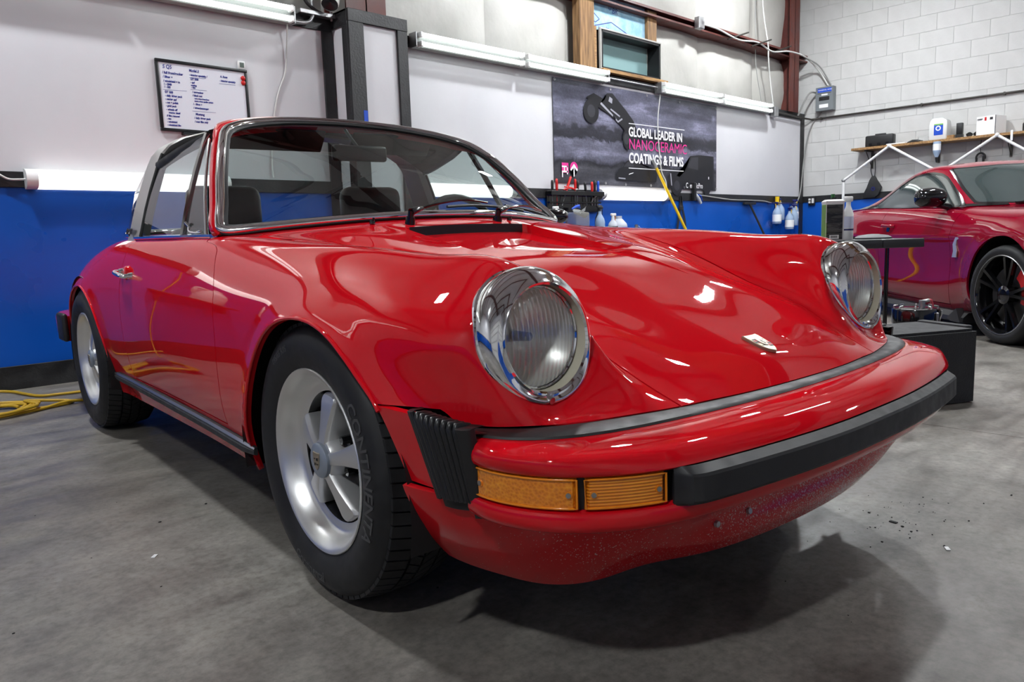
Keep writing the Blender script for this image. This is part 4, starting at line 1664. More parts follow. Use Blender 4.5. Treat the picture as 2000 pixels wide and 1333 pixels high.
# ---- wraparound rear glass with chrome foot
bm = bmesh.new()
arc_t, arc_b = [], []
for k in np.linspace(-1, 1, 33):
    a = k * PI / 2
    arc_t.append((np.interp(abs(k), [0, .5, .8, 1], [0, .44, .585, .655]) * np.sign(k), 1.735, np.interp(abs(k), [0, .5, .8, .93, 1], [1.272, 1.24, 1.16, .96, .89])))
    arc_b.append((.665 * math.sin(a), 1.76 + .62 * math.cos(a) ** .8, .862 + .028 * math.cos(a)))
loft(bm, [arc_t, [tuple(np.array(p) * .5 + np.array(q) * .5 + np.array([0, .03, .03])) for p, q in zip(arc_t, arc_b)], arc_b], False)
rg = bm_obj('rear_window', bm, M['side_glass'], car, smooth=70)
bm = bmesh.new()
tube(bm, [(x, y, z) for x, y, z in arc_b], .013, 8)
bm_obj('rear_window_trim', bm, M['chrome'], rg, smooth=60)
# ---------------------------------------------------------------- wheels
M['tyre'] = noisy(mat('tyre_rubber', (0.014, 0.014, 0.015), 0.6), (0.010, 0.010, 0.011), (0.020, 0.020, 0.021), 25, 5, (0.5, 0.68))
M['tyre_text'] = mat('raised_tyre_lettering', (0.055, 0.055, 0.056), 0.5)
M['alloy'] = mat('satin_alloy', (0.74, 0.74, 0.73), 0.38, 0.85)
M['alloy_lip'] = mat('brushed_alloy', (0.78, 0.78, 0.77), 0.33, 0.9)
M['hub_cap'] = mat('grey_blue_cap', (0.30, 0.34, 0.40), 0.35, 0.3)
M['disc'] = mat('brake_disc', (0.12, 0.115, 0.11), 0.45, 0.9)


def bent_text(name, s, size, R_, a0, m, parent, x, out, flip=1, bold=0.0006):
    """lettering bent round a sidewall in the y-z plane; a0 = angle of its middle"""
    cu = bpy.data.curves.new('t', 'FONT')
    cu.body, cu.size, cu.align_x, cu.extrude, cu.offset, cu.resolution_u = s, size, 'CENTER', .0007, bold, 2
    tmp = bpy.data.objects.new('t', cu)
    COL.objects.link(tmp)
    dg = bpy.context.evaluated_depsgraph_get()
    dg.update()
    me = bpy.data.meshes.new_from_object(tmp.evaluated_get(dg))
    bpy.data.objects.remove(tmp)
    bpy.data.curves.remove(cu)
    me.name = name
    for v in me.vertices:
        u, w, d_ = v.co
        a = a0 + flip * u / R_ * out * -1
        rr = R_ + flip * (w - size * .35)
        v.co = (x + out * d_, math.cos(a) * rr, math.sin(a) * rr)
    me.materials.clear()
    me.materials.append(m)
    o = bpy.data.objects.new(name, me)
    return link(o, parent)


def make_wheel(name, parent, hub, out, width, et, R_=.3155, label=None, text=True):
    """hub = wheel centre in the car's frame, out = side it faces (-1 / +1); et = x of outer rim lip from the hub plane"""
    w = bpy.data.objects.new(name, None)
    link(w, parent)
    w.location = hub
    X = lambda x: x * out
    hw = width / 2
    # tyre
    lip = et
    prof = [(.1955, lip - .006), (.205, lip - .004), (.214, lip + .001), (.232, lip + .009), (.255, lip + .014), (.275, lip + .012), (.292, lip + .003),
            (.301, lip - .007), (.3065, lip - .016), (R_ - .0062, lip - .034), (R_ - .006, lip - .06)]
    mid = lip - .02 - hw
    inner_ = [(r_, 2 * mid - x) for r_, x in prof[::-1]]
    bm = bmesh.new()
    seg = 72
    lathe(bm, [(r_, X(x)) for r_, x in prof + inner_], seg, 'X')
    ty = bm_obj('tyre', bm, M['tyre'], w, smooth=35)
    bm = bmesh.new()                                     # tread blocks: shoulder lugs and slanted ribs
    for k in range(66):
        a = 2 * PI * k / 66
        for x0, x1, sk in ((lip - .010, lip - .058, .35), (lip - .064, lip - .095, .9), (lip - .101, lip - .132, -.9), (lip - .138, 2 * mid - lip + .012, -.35)):
            q = []
            for xx, e in ((x0, 0), (x1, 1)):
                for da in (-.0405, .0405):
                    aa = a + da + (sk * (e - .5)) * .07
                    rr = R_ + .0035 - (0.0085 if abs(xx - (lip - .010)) < 1e-6 or abs(xx - (2 * mid - lip + .012)) < 1e-6 else 0)
                    q.append((xx, aa, rr))
            top = [bm.verts.new((X(xx), math.cos(aa) * rr, math.sin(aa) * rr)) for xx, aa, rr in (q[0], q[1], q[3], q[2])]
            bot = [bm.verts.new((X(xx), math.cos(aa) * (rr - .0095), math.sin(aa) * (rr - .0095))) for xx, aa, rr in (q[0], q[1], q[3], q[2])]
            bm.faces.new(top)
            for i in range(4):
                bm.faces.new((top[i], top[(i + 1) % 4], bot[(i + 1) % 4], bot[i]))
    bm_obj('tread', bm, M['tyre'], ty, kind='stuff')
    if text:
        for s_, a_, sz, rr, fl in (('CONTINENTA', math.radians(180 - 6), .046, .259, 1), ('Continental', math.radians(-80), .030, .262, -1), ('195/65 R15', math.radians(62), .020, .262, 1)):
            bent_text('tyre_lettering', s_, sz, rr, a_, M['tyre_text'], ty, X(lip + .0135), out, fl)
    # rim: flange and dish, black well behind the petals
    bm = bmesh.new()
    lathe(bm, [(r_, X(x)) for r_, x in ((.196, lip - .012), (.2085, lip - .004), (.2095, lip + .001), (.2075, lip + .003), (.201, lip + .001), (.197, lip - .004),
                                        (.193, lip - .007), (.186, lip - .022), (.178, lip - .036), (.172, lip - .043), (.165, lip - .046), (.156, lip - .047), (.1515, lip - .049))], 72, 'X')
    rim = bm_obj('rim', bm, M['alloy_lip'], w, smooth=40)
    bm = bmesh.new()
    lathe(bm, [(r_, X(x)) for r_, x in ((.1515, lip - .049), (.150, lip - .052), (.149, lip - .095), (.10, lip - .10), (.03, lip - .10))], 48, 'X', cap_hi=True)
    bm_obj('rim_well', bm, M['black_gloss'], rim, smooth=30)
    # five petals, widest at the outer end
    for k in range(5):
        a = math.radians(95 + 72 * k) if out < 0 else math.radians(85 + 72 * k)
        ca, sa = math.cos(a), math.sin(a)
        outl = [(.034, .0165), (.060, .0175), (.085, .0205), (.110, .0255), (.128, .0295), (.139, .0305), (.1455, .0270), (.148, .018), (.1485, .0)]
        o2 = outl + [(r_, -t_) for r_, t_ in outl[-2::-1]]

        def P(r_, t_, x):
            return (X(x), ca * r_ - sa * t_, sa * r_ + ca * t_)
        xs_ = lambda r_: lip - .013 - .022 * ((r_ - .034) / .115) ** 1.2
        ins = lambda r_, t_, q: (r_ - q * (r_ > .13) * .9, t_ - q * np.sign(t_))
        bm = bmesh.new()
        rings = [[P(r_, t_, lip - .085) for r_, t_ in o2], [P(r_, t_, xs_(r_) - .012) for r_, t_ in o2],
                 [P(*ins(r_, t_, .0012), xs_(r_) - .006) for r_, t_ in o2], [P(*ins(r_, t_, .0040), xs_(r_) - .0008) for r_, t_ in o2], [P(*ins(r_, t_, .0062), xs_(r_)) for r_, t_ in o2]]
        R_k = loft(bm, rings, True, False)
        top = R_k[-1]
        n_ = len(o2)
        for q in range(n_ // 2):                          # flat face, strip by strip
            a_, b_, c_, d_ = top[q], top[q + 1], top[n_ - 2 - q] if q < n_ // 2 - 1 else top[n_ // 2], top[n_ - 1 - q]
            f_ = list(dict.fromkeys((a_, b_, c_, d_)))
            if len(f_) > 2:
                try:
                    bm.faces.new(f_)
                except ValueError:
                    pass
        bm_obj('spoke', bm, M['alloy'], rim, smooth=32)
        an = a + math.radians(36)                         # nut between the petals
        bm = bmesh.new()
        cyl(bm, (X(lip - .09), math.cos(an) * .060, math.sin(an) * .060), (X(lip - .045), math.cos(an) * .060, math.sin(an) * .060), .010, seg=6)
        bm_obj('wheel_nut', bm, M['black_gloss'], rim)
    bm = bmesh.new()
    lathe(bm, [(r_, X(x)) for r_, x in ((.050, lip - .06), (.049, lip - .026), (.045, lip - .018), (.040, lip - .016))], 36, 'X')
    bm_obj('hub', bm, M['alloy'], rim, smooth=40)
    bm = bmesh.new()
    lathe(bm, [(r_, X(x)) for r_, x in ((.0405, lip - .018), (.040, lip - .008), (.037, lip - .005), (.020, lip - .003), (.001, lip - .0025))], 36, 'X')
    cap = bm_obj('hub_cap', bm, M['hub_cap'], w, smooth=40)
    o = crest_outline(.030, .040)
    bm = bmesh.new()
    loft(bm, [[(X(lip - .004), u, v) for u, v in o], [(X(lip - .0005), u * .95, v * .95) for u, v in o]], True, True)
    bm_obj('cap_crest', bm, M['gold'], cap)
    bm = bmesh.new()
    for u0, v0, u1, v1 in ((-.010, .002, -.002, .008), (.002, -.010, .008, -.004), (-.009, -.008, -.003, -.005), (.003, .004, .009, .007)):
        bm.faces.new([bm.verts.new((X(lip + .0002), u, v)) for u, v in ((u0, v0), (u1, v0), (u1, v1), (u0, v1))])
    bm_obj('crest_enamel', bm, M['ink_black'], cap)
    bm = bmesh.new()
    lathe(bm, [(r_, X(x)) for r_, x in ((.135, lip - .10), (.135, lip - .115), (.05, lip - .115))], 40, 'X')
    bm_obj('brake_disc', bm, M['disc'], w, smooth=30)
    return w


FZ = lambda x: .3155 + .0035 + .0111287 * (-x) * 1.0
for s in (-1, 1):
    xf, xr = .771 * s, .7856 * s
    make_wheel('front_wheel', car, (xf - .05 * s, 0, FZ(xf)), s, .150, .050)
    make_wheel('rear_wheel', car, (xr - .05 * s, 2.272, FZ(xr)), s, .165, .050, text=False)

# ---------------------------------------------------------------- underside, wheel housings, sill strip, handles
bm = bmesh.new()
bx(bm, (-.66, .36, .175), (.66, 1.90, .20))
bx(bm, (-.48, 1.90, .19), (.48, 3.0, .22))
bx(bm, (-.46, -.60, .21), (.46, .45, .42))
bx(bm, (-.52, 1.95, .20), (.52, 2.95, .45))
bm_obj('floor_pan', bm, M['black_plastic'], car)
for yc, (r0, r1) in ((.0, (.335, .375)), (2.272, (.35, .36))):
    for s in (-1, 1):
        bm = bmesh.new()
        pts = []
        for k in range(25):
            a = math.radians(-12 + 204 * k / 24)
            rr = (.352 + .06 * max(0, math.cos(a)) ** 2 + .058 * max(0, -math.cos(a)) ** 2) if yc < 1 else .385
            pts.append((yc + math.cos(a) * rr, .315 + math.sin(a) * rr))
        loft(bm, [[(x * s, y, z) for y, z in pts] for x in (.783, .50)], False)
        ring = [bm.verts.new((.50 * s, y, z)) for y, z in pts]
        bm.faces.new(ring)
        bm_obj('wheel_housing', bm, M['black_plastic'], car, smooth=40)
for s in (-1, 1):
    # rolled lip of the front opening
    for A_, sheet_x in ((F_ARCH, None), (R_ARCH, None)):
        hs = body.clip(right if s > 0 else left).clip(lambda V: arch_r(V[:, 1], V[:, 2], *A_) - 1)
        e_ = [hs.V[a] for a, b in hs.border() if abs(arch_r(hs.V[a, 1], hs.V[a, 2], *A_) - 1) < 1e-3 and abs(hs.V[a, 0]) > .6]
        e_ = [p for p in e_ if p[2] > (.372 if (A_ is F_ARCH and p[1] < -.1) else .215) and not (A_ is F_ARCH and p[1] < -.1 and p[2] < .50) and not (A_ is F_ARCH and p[1] > .1 and p[2] < .30)]
        ang = [(math.atan2(p[2] - A_[1], p[1] - A_[0]) + PI / 2) % (2 * PI) for p in e_]
        e_ = [p for _, p in sorted(zip(ang, e_), key=lambda q: q[0])]
        bm = bmesh.new()
        pts = [np.array(p) + np.array([.0005 * s, 0, 0]) for p in e_][::2]
        tube(bm, [tuple(p) for p in pts], .0048, 8)
        bm_obj('arch_lip', bm, M['red'], car, smooth=60)
    bm = bmesh.new()
    rr = []
    ys = np.linspace(.345, 1.905, 22)
    for k, y in enumerate(ys):
        x = float(np.interp(y, [.3, .74, 1.62, 2.0], [.772, .7605, .7525, .757]))
        z = float(np.interp(y, [.3, 1.9], [.281, .298]))
        e = .6 if k in (0, len(ys) - 1) else 1
        rr.append([((x + a * e) * s, y, z + b * e) for a, b in ((.0, -.017), (.012, -.016), (.017, -.010), (.017, .002), (.013, .006), (.015, .010), (.011, .017), (.0, .018))])
    loft(bm, rr, True, True)
    strip_ = bm_obj('sill_strip', bm, M['black_rubber'], car, smooth=25)
    bm = bmesh.new()
    loft(bm, [[(r_[k][0] + d_ * s, r_[k][1], r_[k][2]) for k, d_ in ((4, .000), (5, .0012), (6, .001), (6, -.002))] for r_ in rr], True, True)
    bm_obj('strip_facing', bm, M['steel'], strip_, smooth=30)  # thin bright metal facing along the upper rib of the strip
    # door handle with push button
    D = DOOR_R if s < 0 else DOOR_L
    bm = bmesh.new()
    X = lambda x: x * s
    hp = [(.770, 1.445, .713), (.789, 1.449, .714), (.797, 1.462, .716), (.797, 1.52, .721), (.795, 1.558, .725), (.788, 1.572, .727), (.768, 1.577, .727)]
    tube(bm, catmull([(X(x), y, z) for x, y, z in hp], 5), .0085, 10)
    for y, z in ((1.447, .713), (1.575, .727)):
        cyl(bm, (X(.758), y, z), (X(.777), y, z), .014, .011, 14)
    h_ = bm_obj('door_handle', bm, M['chrome'], D, smooth=50)
    bm = bmesh.new()
    lathe(bm, [(.001, .776), (.020, .774), (.026, .768), (.028, .755)], 20, 'X', (0, 1.505, .722))
    for v in bm.verts:
        v.co.x *= s
    bm_obj('handle_dish', bm, M['red'], D, smooth=50)

# ---------------------------------------------------------------- wipers, washer jets, mirrors, rear bumper
def wiper(pivot, pts, blade):
    bm = bmesh.new()
    p = Vector(pivot)
    cyl(bm, p - Vector((0, .0, .012)), p + Vector((0, -.006, .016)), .017, .014, 14)
    cyl(bm, p + Vector((0, -.006, .014)), p + Vector((0, -.010, .034)), .010, .009, 12)
    tube(bm, [p + Vector((0, -.01, .030)), p + Vector((.02, -.006, .036)), p + Vector((.05, .004, .042))], [.012, .011, .007], 10)
    o = bm_obj('wiper', bm, M['black_gloss'], car, smooth=50)
    bm = bmesh.new()
    tube(bm, catmull(pts, 5), .0042, 6)
    bm_obj('wiper_arm', bm, M['black_gloss'], o, smooth=50)
    bm = bmesh.new()
    tube(bm, catmull(blade, 5), .0055, 6)
    bm_obj('wiper_blade', bm, M['black_rubber'], o, smooth=50)
    return o


on_ws = lambda x, z, h=.014: (x, float(ws_y(x, z)) - h, z)
wiper((-.197, .462, .857), [(-.155, .463, .898), (-.07, .475, .915), (.05, .50, .926), (.16, .53, .918)], [on_ws(.02, .907), on_ws(.15, .912), on_ws(.30, .905), on_ws(.42, .893)])
wiper((.147, .464, .855), [(.19, .468, .895), (.28, .50, .905), (.38, .545, .902), (.47, .60, .89)], [on_ws(.33, .912), on_ws(.44, .900), on_ws(.54, .885), on_ws(.60, .872)])
for x, y, z in ((-.305, .500, .862), (.215, .48, .858)):
    bm = bmesh.new()
    cyl(bm, (x, y, z - .006), (x, y, z + .006), .009, .008, 12)
    cyl(bm, (x, y - .006, z + .006), (x, y - .010, z + .009), .004, seg=8)
    bm_obj('washer_jet', bm, M['black_gloss'], car, smooth=40)
# door mirror on the far side
bm = bmesh.new()
rr = []
for t, r_ in ((-.062, .006), (-.052, .022), (-.03, .030), (0, .033), (.03, .030), (.052, .022), (.062, .006)):
    rr.append([(.735 + t, .80 - .030 * (1.0 if math.cos(a) > 0 else .35) * math.cos(a) * (r_ / .033), .873 + r_ * math.sin(a)) for a in np.linspace(0, 2 * PI, 15)[:-1]])
loft(bm, rr, True, True)
tube(bm, [(.70, .81, .838), (.715, .81, .850), (.73, .80, .860)], [.018, .014, .012], 10)
dm = bm_obj('door_mirror', bm, M['black_gloss'], DOOR_L, smooth=50)
bm = bmesh.new()
bm.faces.new([bm.verts.new((.735 + .052 * math.cos(a), .812, .873 + .026 * math.sin(a))) for a in np.linspace(0, 2 * PI, 17)[:-1]])
bm_obj('mirror_glass', bm, M['chrome'], dm)
# rear bumper with its buffer
RB = plan([(0, 3.335), (.3, 3.325), (.55, 3.28), (.70, 3.18), (.765, 3.03), (.785, 2.86), (.787, 2.70)], 61)
bm = bmesh.new()
RBN = -plan_normals(RB)
loft(bm, [[(RB[i, 0] + RBN[i, 0] * o_, RB[i, 1] + RBN[i, 1] * o_, z) for o_, z in ((-.06, .50), (0, .495), (.012, .48), (.012, .40), (0, .375), (-.06, .36))] for i in range(61)], True, True)
rb = bm_obj('rear_bumper', bm, M['red'], car, smooth=40)
for s in (-1, 1):
    bm = bmesh.new()
    bx(bm, (min(.786 * s, .812 * s), 2.645, .375), (max(.786 * s, .812 * s), 2.80, .512), .012, 3)
    bm_obj('rear_bumper_guard', bm, M['black_rubber'], rb, smooth=40)

# ---------------------------------------------------------------- cabin
M['seat'] = noisy(mat('black_leatherette', (0.014, 0.014, 0.015), 0.45), (0.010, 0.010, 0.011), (0.02, 0.02, 0.021), 30, 4, (0.38, 0.5))
bm = bmesh.new()
bx(bm, (-.66, .50, .20), (.66, 2.40, .24))
for s in (-1, 1):
    bx(bm, (min(.64 * s, .67 * s), .70, .24), (max(.64 * s, .67 * s), 1.62, .80), .01)
bx(bm, (-.64, .44, .24), (.64, .50, .80))
bx(bm, (-.60, 2.36, .24), (.60, 2.40, .82))
bm_obj('cabin_tub', bm, M['seat'], car)
bm = bmesh.new()
rows = []
for x in np.linspace(-.64, .64, 21):
    yf = WS_Y(x) + .03
    hood_ = .03 * math.exp(-((x - .33) / .2) ** 4)
    rows.append([(x, yf, .862 - .03 * (x / .64) ** 2), (x, yf + .10, .872 - .03 * (x / .64) ** 2 + hood_ * .5), (x, yf + .22, .868 - .03 * (x / .64) ** 2 + hood_), (x, yf + .26, .83), (x, yf + .25, .70), (x, yf + .15, .60)])
loft(bm, rows, False)
bm_obj('dashboard', bm, M['seat'], car, smooth=40)
for s in (-1, 1):
    bm = bmesh.new()
    cx = .34 * s
    bx(bm, (cx - .24, 1.02, .28), (cx + .24, 1.50, .44), .05, 3)
    st = bm_obj('seat', bm, M['seat'], car, smooth=50)
    bm = bmesh.new()
    bx(bm, (cx - .235, 1.47, .38), (cx + .235, 1.60, .90), .055, 3, rot=Matrix.Rotation(math.radians(-12), 3, 'X'), piv=(cx, 1.5, .4))
    bm_obj('backrest', bm, M['seat'], st, smooth=50)
    bm = bmesh.new()
    bx(bm, (cx - .15, 1.59, .86), (cx + .15, 1.69, 1.05), .045, 3)
    bm_obj('headrest', bm, M['seat'], st, smooth=50)
bm = bmesh.new()
ring = [(.36 + .19 * math.cos(a), .93 + .07 * math.sin(a) * 1.0, .79 + .175 * math.sin(a)) for a in np.linspace(0, 2 * PI, 33)[:-1]]
tube(bm, ring, .013, 8, closed=True)
for a in (0, PI, -PI / 2):
    cyl(bm, (.36 + .18 * math.cos(a), .93 + .066 * math.sin(a), .79 + .165 * math.sin(a)), (.36, .925, .79), .012, seg=8)
cyl(bm, (.36, .80, .76), (.36, .93, .79), .04, seg=16)
bm_obj('steering_wheel', bm, M['seat'], car, smooth=50)
bm = bmesh.new()
bx(bm, (-.115, 1.085, 1.105), (.115, 1.112, 1.165), .012, 3)
tube(bm, [(0, 1.11, 1.16), (0, 1.16, 1.20), (0, 1.20, 1.235)], .006, 8)
mr_ = bm_obj('rear_view_mirror', bm, M['black_plastic'], car, smooth=40)
for s in (-1, 1):
    bm = bmesh.new()
    bx(bm, (min(.06 * s, .44 * s), 1.235, 1.14), (max(.06 * s, .44 * s), 1.25, 1.235), .007, 2, rot=Matrix.Rotation(math.radians(40), 3, 'X'), piv=(0, 1.245, 1.235))
    bm_obj('sun_visor', bm, M['seat'], car, smooth=40)
# ---------------------------------------------------------------- things on and against the back wall
# whiteboard
wb = thing('whiteboard', 'small whiteboard in a black frame covered in blue handwritten job lists', 'whiteboard', (.335, YA - .002, 1.565))
bm = bmesh.new()
bx(bm, (.012, -.014, .012), (.608, 0, .445))
bm_obj('board', bm, mat('whiteboard_enamel', (0.74, 0.76, 0.82), 0.2), wb)
bm = bmesh.new()
for lo, hi in (((0, -.022, 0), (.62, 0, .02)), ((0, -.022, .437), (.62, 0, .457)), ((0, -.022, .02), (.02, 0, .437)), ((.60, -.022, .02), (.62, 0, .437))):
    bx(bm, lo, hi, .004, 2)
bm_obj('frame', bm, M['black_plastic'], wb, smooth=40)
WT = [  # column x, top z, size, text
    (.045, .400, .030, 'S Q5'), (.040, .366, .020, '/ full front/rocker'), (.042, .340, .018, '/ Silver +'), (.042, .314, .017, '/ windshield + in'),
    (.045, .294, .016, '/ - GMB'), (.045, .276, .016, '/ - SBS'), (.045, .244, .018, 'GT 500'), (.045, .222, .016, '- daily driver pack'), (.045, .200, .016, '- center ppf'),
    (.045, .178, .016, '- cut + polish'), (.045, .157, .016, '- gold pack'), (.045, .134, .016, '- wheels off'), (.060, .115, .014, 'interior detail'), (.045, .094, .015, '// film removal'),
    (.045, .075, .014, '- tint'), (.045, .056, .014, '- windshield'), (.045, .036, .014, '- windshield film'),
    (.215, .398, .021, 'Model 3'), (.215, .372, .016, '- interior specialty /'), (.220, .345, .018, 'GT 500'), (.220, .324, .015, '- ppf'), (.220, .306, .014, 'coating'), (.222, .292, .014, '- tint'),
    (.225, .262, .016, '/ correction'), (.225, .240, .016, '/ black out'), (.235, .222, .012, 'and carbon front lines'), (.235, .206, .012, 'most carbon spoiler system'), (.225, .184, .015, '/ - Silver +'),
    (.225, .160, .015, '/ driver/passenger'), (.235, .118, .019, 'Mustang'), (.225, .094, .016, '/ daily driver pack'), (.225, .070, .016, '/ coat film only'),
    (.425, .385, .017, 'A. Rose'), (.420, .358, .016, '- interior specialty')]
_wl = None
for x, z, s_, tx in WT:
    text_obj('handwriting', tx, s_ * 1.12, M['ink_blue'], (x, -.0150, z), (PI / 2, 0, 0), wb, shear=.12, bold=.0008, thick=.0002, sx=.84)
for x0, z0, x1, z1 in ((.035, .262, .190, .268), (.215, .358, .325, .364), (.215, .282, .325, .285), (.215, .142, .375, .145), (.415, .342, .53, .344)):
    bm = bmesh.new()
    bm.faces.new([bm.verts.new(p) for p in ((x0, -.0152, z0), (x1, -.0152, z1), (x1, -.0152, z1 + .002), (x0, -.0152, z0 + .002))])
    bm_obj('ruled_line', bm, M['ink_blue'], wb)
for k, z in enumerate((.398, .366)):
    bm = bmesh.new()
    lathe(bm, [(.001, -.012), (.012, -.011), (.016, -.006), (.016, 0)], 16, 'Y', (.588, -.0145, z))
    bm_obj('magnet', bm, M['red_plastic'], wb, smooth=50)
# small thermometer clock above its corner
th = thing('thermometer', 'small white digital thermometer stuck above the whiteboard corner', 'thermometer', (.922, YA - .001, 2.052))
bm = bmesh.new()
bx(bm, (-.026, -.014, -.028), (.026, 0, .028), .004, 2)
bm_obj('case', bm, M['white_plastic'], th, smooth=40)
bm = bmesh.new()
bx(bm, (-.014, -.0155, -.016), (.017, -.013, .017))
bm_obj('display', bm, mat('lcd', (0.10, 0.13, 0.11), 0.3), th)
# marker tray under the board
bm = bmesh.new()
bx(bm, (.47, YA - .045, 1.545), (.66, YA, 1.562), .003, 1)
tag(bm_obj('marker_tray', bm, M['black_plastic']), 'narrow black marker tray under the whiteboard', 'tray')

# banner
M['banner'] = mat('printed_banner', (0.2, 0.2, 0.24), 0.35)
_m = M['banner']
_tc = N(_m, 'ShaderNodeTexCoord')
_sp = N(_m, 'ShaderNodeSeparateXYZ')
L(_m, _tc.outputs['Object'], _sp.inputs[0])
_mp = N(_m, 'ShaderNodeMapping')
_mp.inputs['Scale'].default_value = (1.0, 1, 5.0)
L(_m, _tc.outputs['Object'], _mp.inputs['Vector'])
_na = N(_m, 'ShaderNodeTexNoise', i_Scale=1.6, i_Detail=8.0, i_Roughness=0.62)
L(_m, _mp.outputs[0], _na.inputs['Vector'])
_nb = N(_m, 'ShaderNodeTexNoise', i_Scale=5.0, i_Detail=7.0, i_Roughness=0.6, i_Distortion=0.8)
L(_m, _tc.outputs['Object'], _nb.inputs['Vector'])
_nc = N(_m, 'ShaderNodeTexNoise', i_Scale=60.0, i_Detail=3.0)
L(_m, _tc.outputs['Object'], _nc.inputs['Vector'])
_zr = N(_m, 'ShaderNodeMapRange')
_zr.inputs[1].default_value, _zr.inputs[2].default_value = 0.0, 1.0
_jt = N(_m, 'ShaderNodeMath', operation='MULTIPLY_ADD')
_jt.inputs[1].default_value, _jt.inputs[2].default_value = 0.22, -0.11
L(_m, _nb.outputs['Fac'], _jt.inputs[0])
_za = N(_m, 'ShaderNodeMath', operation='ADD')
L(_m, _sp.outputs['Z'], _za.inputs[0])
L(_m, _jt.outputs[0], _za.inputs[1])
_zone = ramp(_m, _za.outputs[0], [(0.0, (0.045, 0.045, 0.055)), (0.17, (0.055, 0.055, 0.066)), (0.21, (0.016, 0.016, 0.022)), (0.27, (0.10, 0.10, 0.14)), (0.44, (0.12, 0.12, 0.165)),
                                  (0.47, (0.020, 0.020, 0.028)), (0.58, (0.030, 0.030, 0.042)), (0.62, (0.11, 0.11, 0.155)), (0.78, (0.13, 0.13, 0.185)), (1.0, (0.085, 0.085, 0.125))])
_mod = ramp(_m, _na.outputs['Fac'], [(0.32, (0.45, 0.45, 0.47)), (0.52, (1.0, 1.0, 1.0)), (0.70, (2.6, 2.6, 2.6))])
_mxb = N(_m, 'ShaderNodeMixRGB', blend_type='MULTIPLY', i_Fac=0.85)
L(_m, _zone, _mxb.inputs[1])
L(_m, _mod, _mxb.inputs[2])
_gr = ramp(_m, _nc.outputs['Fac'], [(0.35, (0.75, 0.75, 0.75)), (0.65, (1.3, 1.3, 1.3))])
_mxc = N(_m, 'ShaderNodeMixRGB', blend_type='MULTIPLY', i_Fac=0.6)
L(_m, _mxb.outputs[0], _mxc.inputs[1])
L(_m, _gr, _mxc.inputs[2])
L(_m, _mxc.outputs[0], _m.node_tree.nodes['Principled BSDF'].inputs['Base Color'])
BX0, BX1, BZ0, BZ1 = 4.118, 7.165, 1.335, 2.358
ban = thing('banner', 'large dark printed banner with white and pink lettering hung on the back wall', 'banner', (BX0, YA - .004, BZ0))
BW, BH = BX1 - BX0, BZ1 - BZ0


def bw(u, w):                                            # gentle sag and ripples of the cloth
    return -.004 - .006 * math.sin(PI * w) * (.5 + .5 * math.sin(7 * u + 2)) - .010 * math.exp(-((u - .6 * (1 - w)) / .2) ** 2) * w * (1 - w) * 4 * .5


bm = bmesh.new()
loft(bm, [[(BW * i / 40, bw(BW * i / 40, j / 14), BH * j / 14 - .02 * (i / 40) * (1 - j / 14)) for j in range(15)] for i in range(41)], False)
bm_obj('cloth', bm, M['banner'], ban, smooth=60)


def flat(name, poly, m, parent, dy=-.018, holes=None):
    bm = bmesh.new()
    bm.faces.new([bm.verts.new((u, dy, w)) for u, w in poly])
    bmesh.ops.triangulate(bm, faces=bm.faces)
    return bm_obj(name, bm, m, parent)


M['print_dark'] = mat('print_near_black', (0.012, 0.012, 0.015), 0.35)
M['print_mid'] = mat('print_dark_grey', (0.035, 0.035, 0.042), 0.35)
M['print_light'] = mat('print_light_grey', (0.32, 0.32, 0.37), 0.35)


def disc(u, w, r_, n=20, sq=1.0):
    return [(u + r_ * sq * math.cos(2 * PI * k / n), w + r_ * math.sin(2 * PI * k / n)) for k in range(n)]


# jumping buggy
flat('buggy_print', [(.50, .88), (.62, .93), (.80, .88), (.84, .95), (.93, .96), (1.05, .88), (1.17, .80), (1.30, .70), (1.36, .60), (1.28, .58), (1.20, .55), (1.0, .68), (.85, .74), (.68, .80), (.55, .85)], M['print_dark'], ban, -.0185)
flat('buggy_print', disc(.575, .745, .125), M['print_dark'], ban, -.0190)
flat('buggy_print', disc(.575, .745, .065), M['print_mid'], ban, -.0195)
flat('buggy_print', disc(1.19, .50, .115, sq=.75), M['print_dark'], ban, -.0190)
flat('buggy_print', disc(1.17, .50, .060, sq=.75), M['print_mid'], ban, -.0195)
for p in ([(.72, .83), (.98, .69), (.99, .705), (.74, .85)], [(.90, .80), (1.06, .735), (1.05, .72), (.89, .785)], [(.93, .72), (1.02, .66), (1.10, .70), (1.09, .715), (1.02, .68), (.94, .735)],
          [(.86, .87), (.92, .85), (.93, .90), (.88, .92)]):
    flat('buggy_print', p, M['print_light'], ban, -.0200)
# lettering between two rules
for u0, w0, u1, w1 in ((1.21, .665, 2.30, .672), (1.20, .185, 2.28, .190)):
    flat('rule_line', [(u0, w0), (u1, w1), (u1, w1 + .008), (u0, w0 + .008)], M['ink_white'], ban, -.0205)
for tx, w, s_, mk, bd, sx in (('GLOBAL LEADER IN', .535, .140, 'ink_white', .004, .845), ('NANOCERAMIC', .395, .165, 'ink_pink', -.0005, .96), ('COATINGS & FILMS', .250, .150, 'ink_white', .005, .825)):
    text_obj('lettering', tx, s_, M[mk], (1.205, -.0205, w), (PI / 2, 0, 0), ban, bold=bd, thick=.0002, sx=sx)
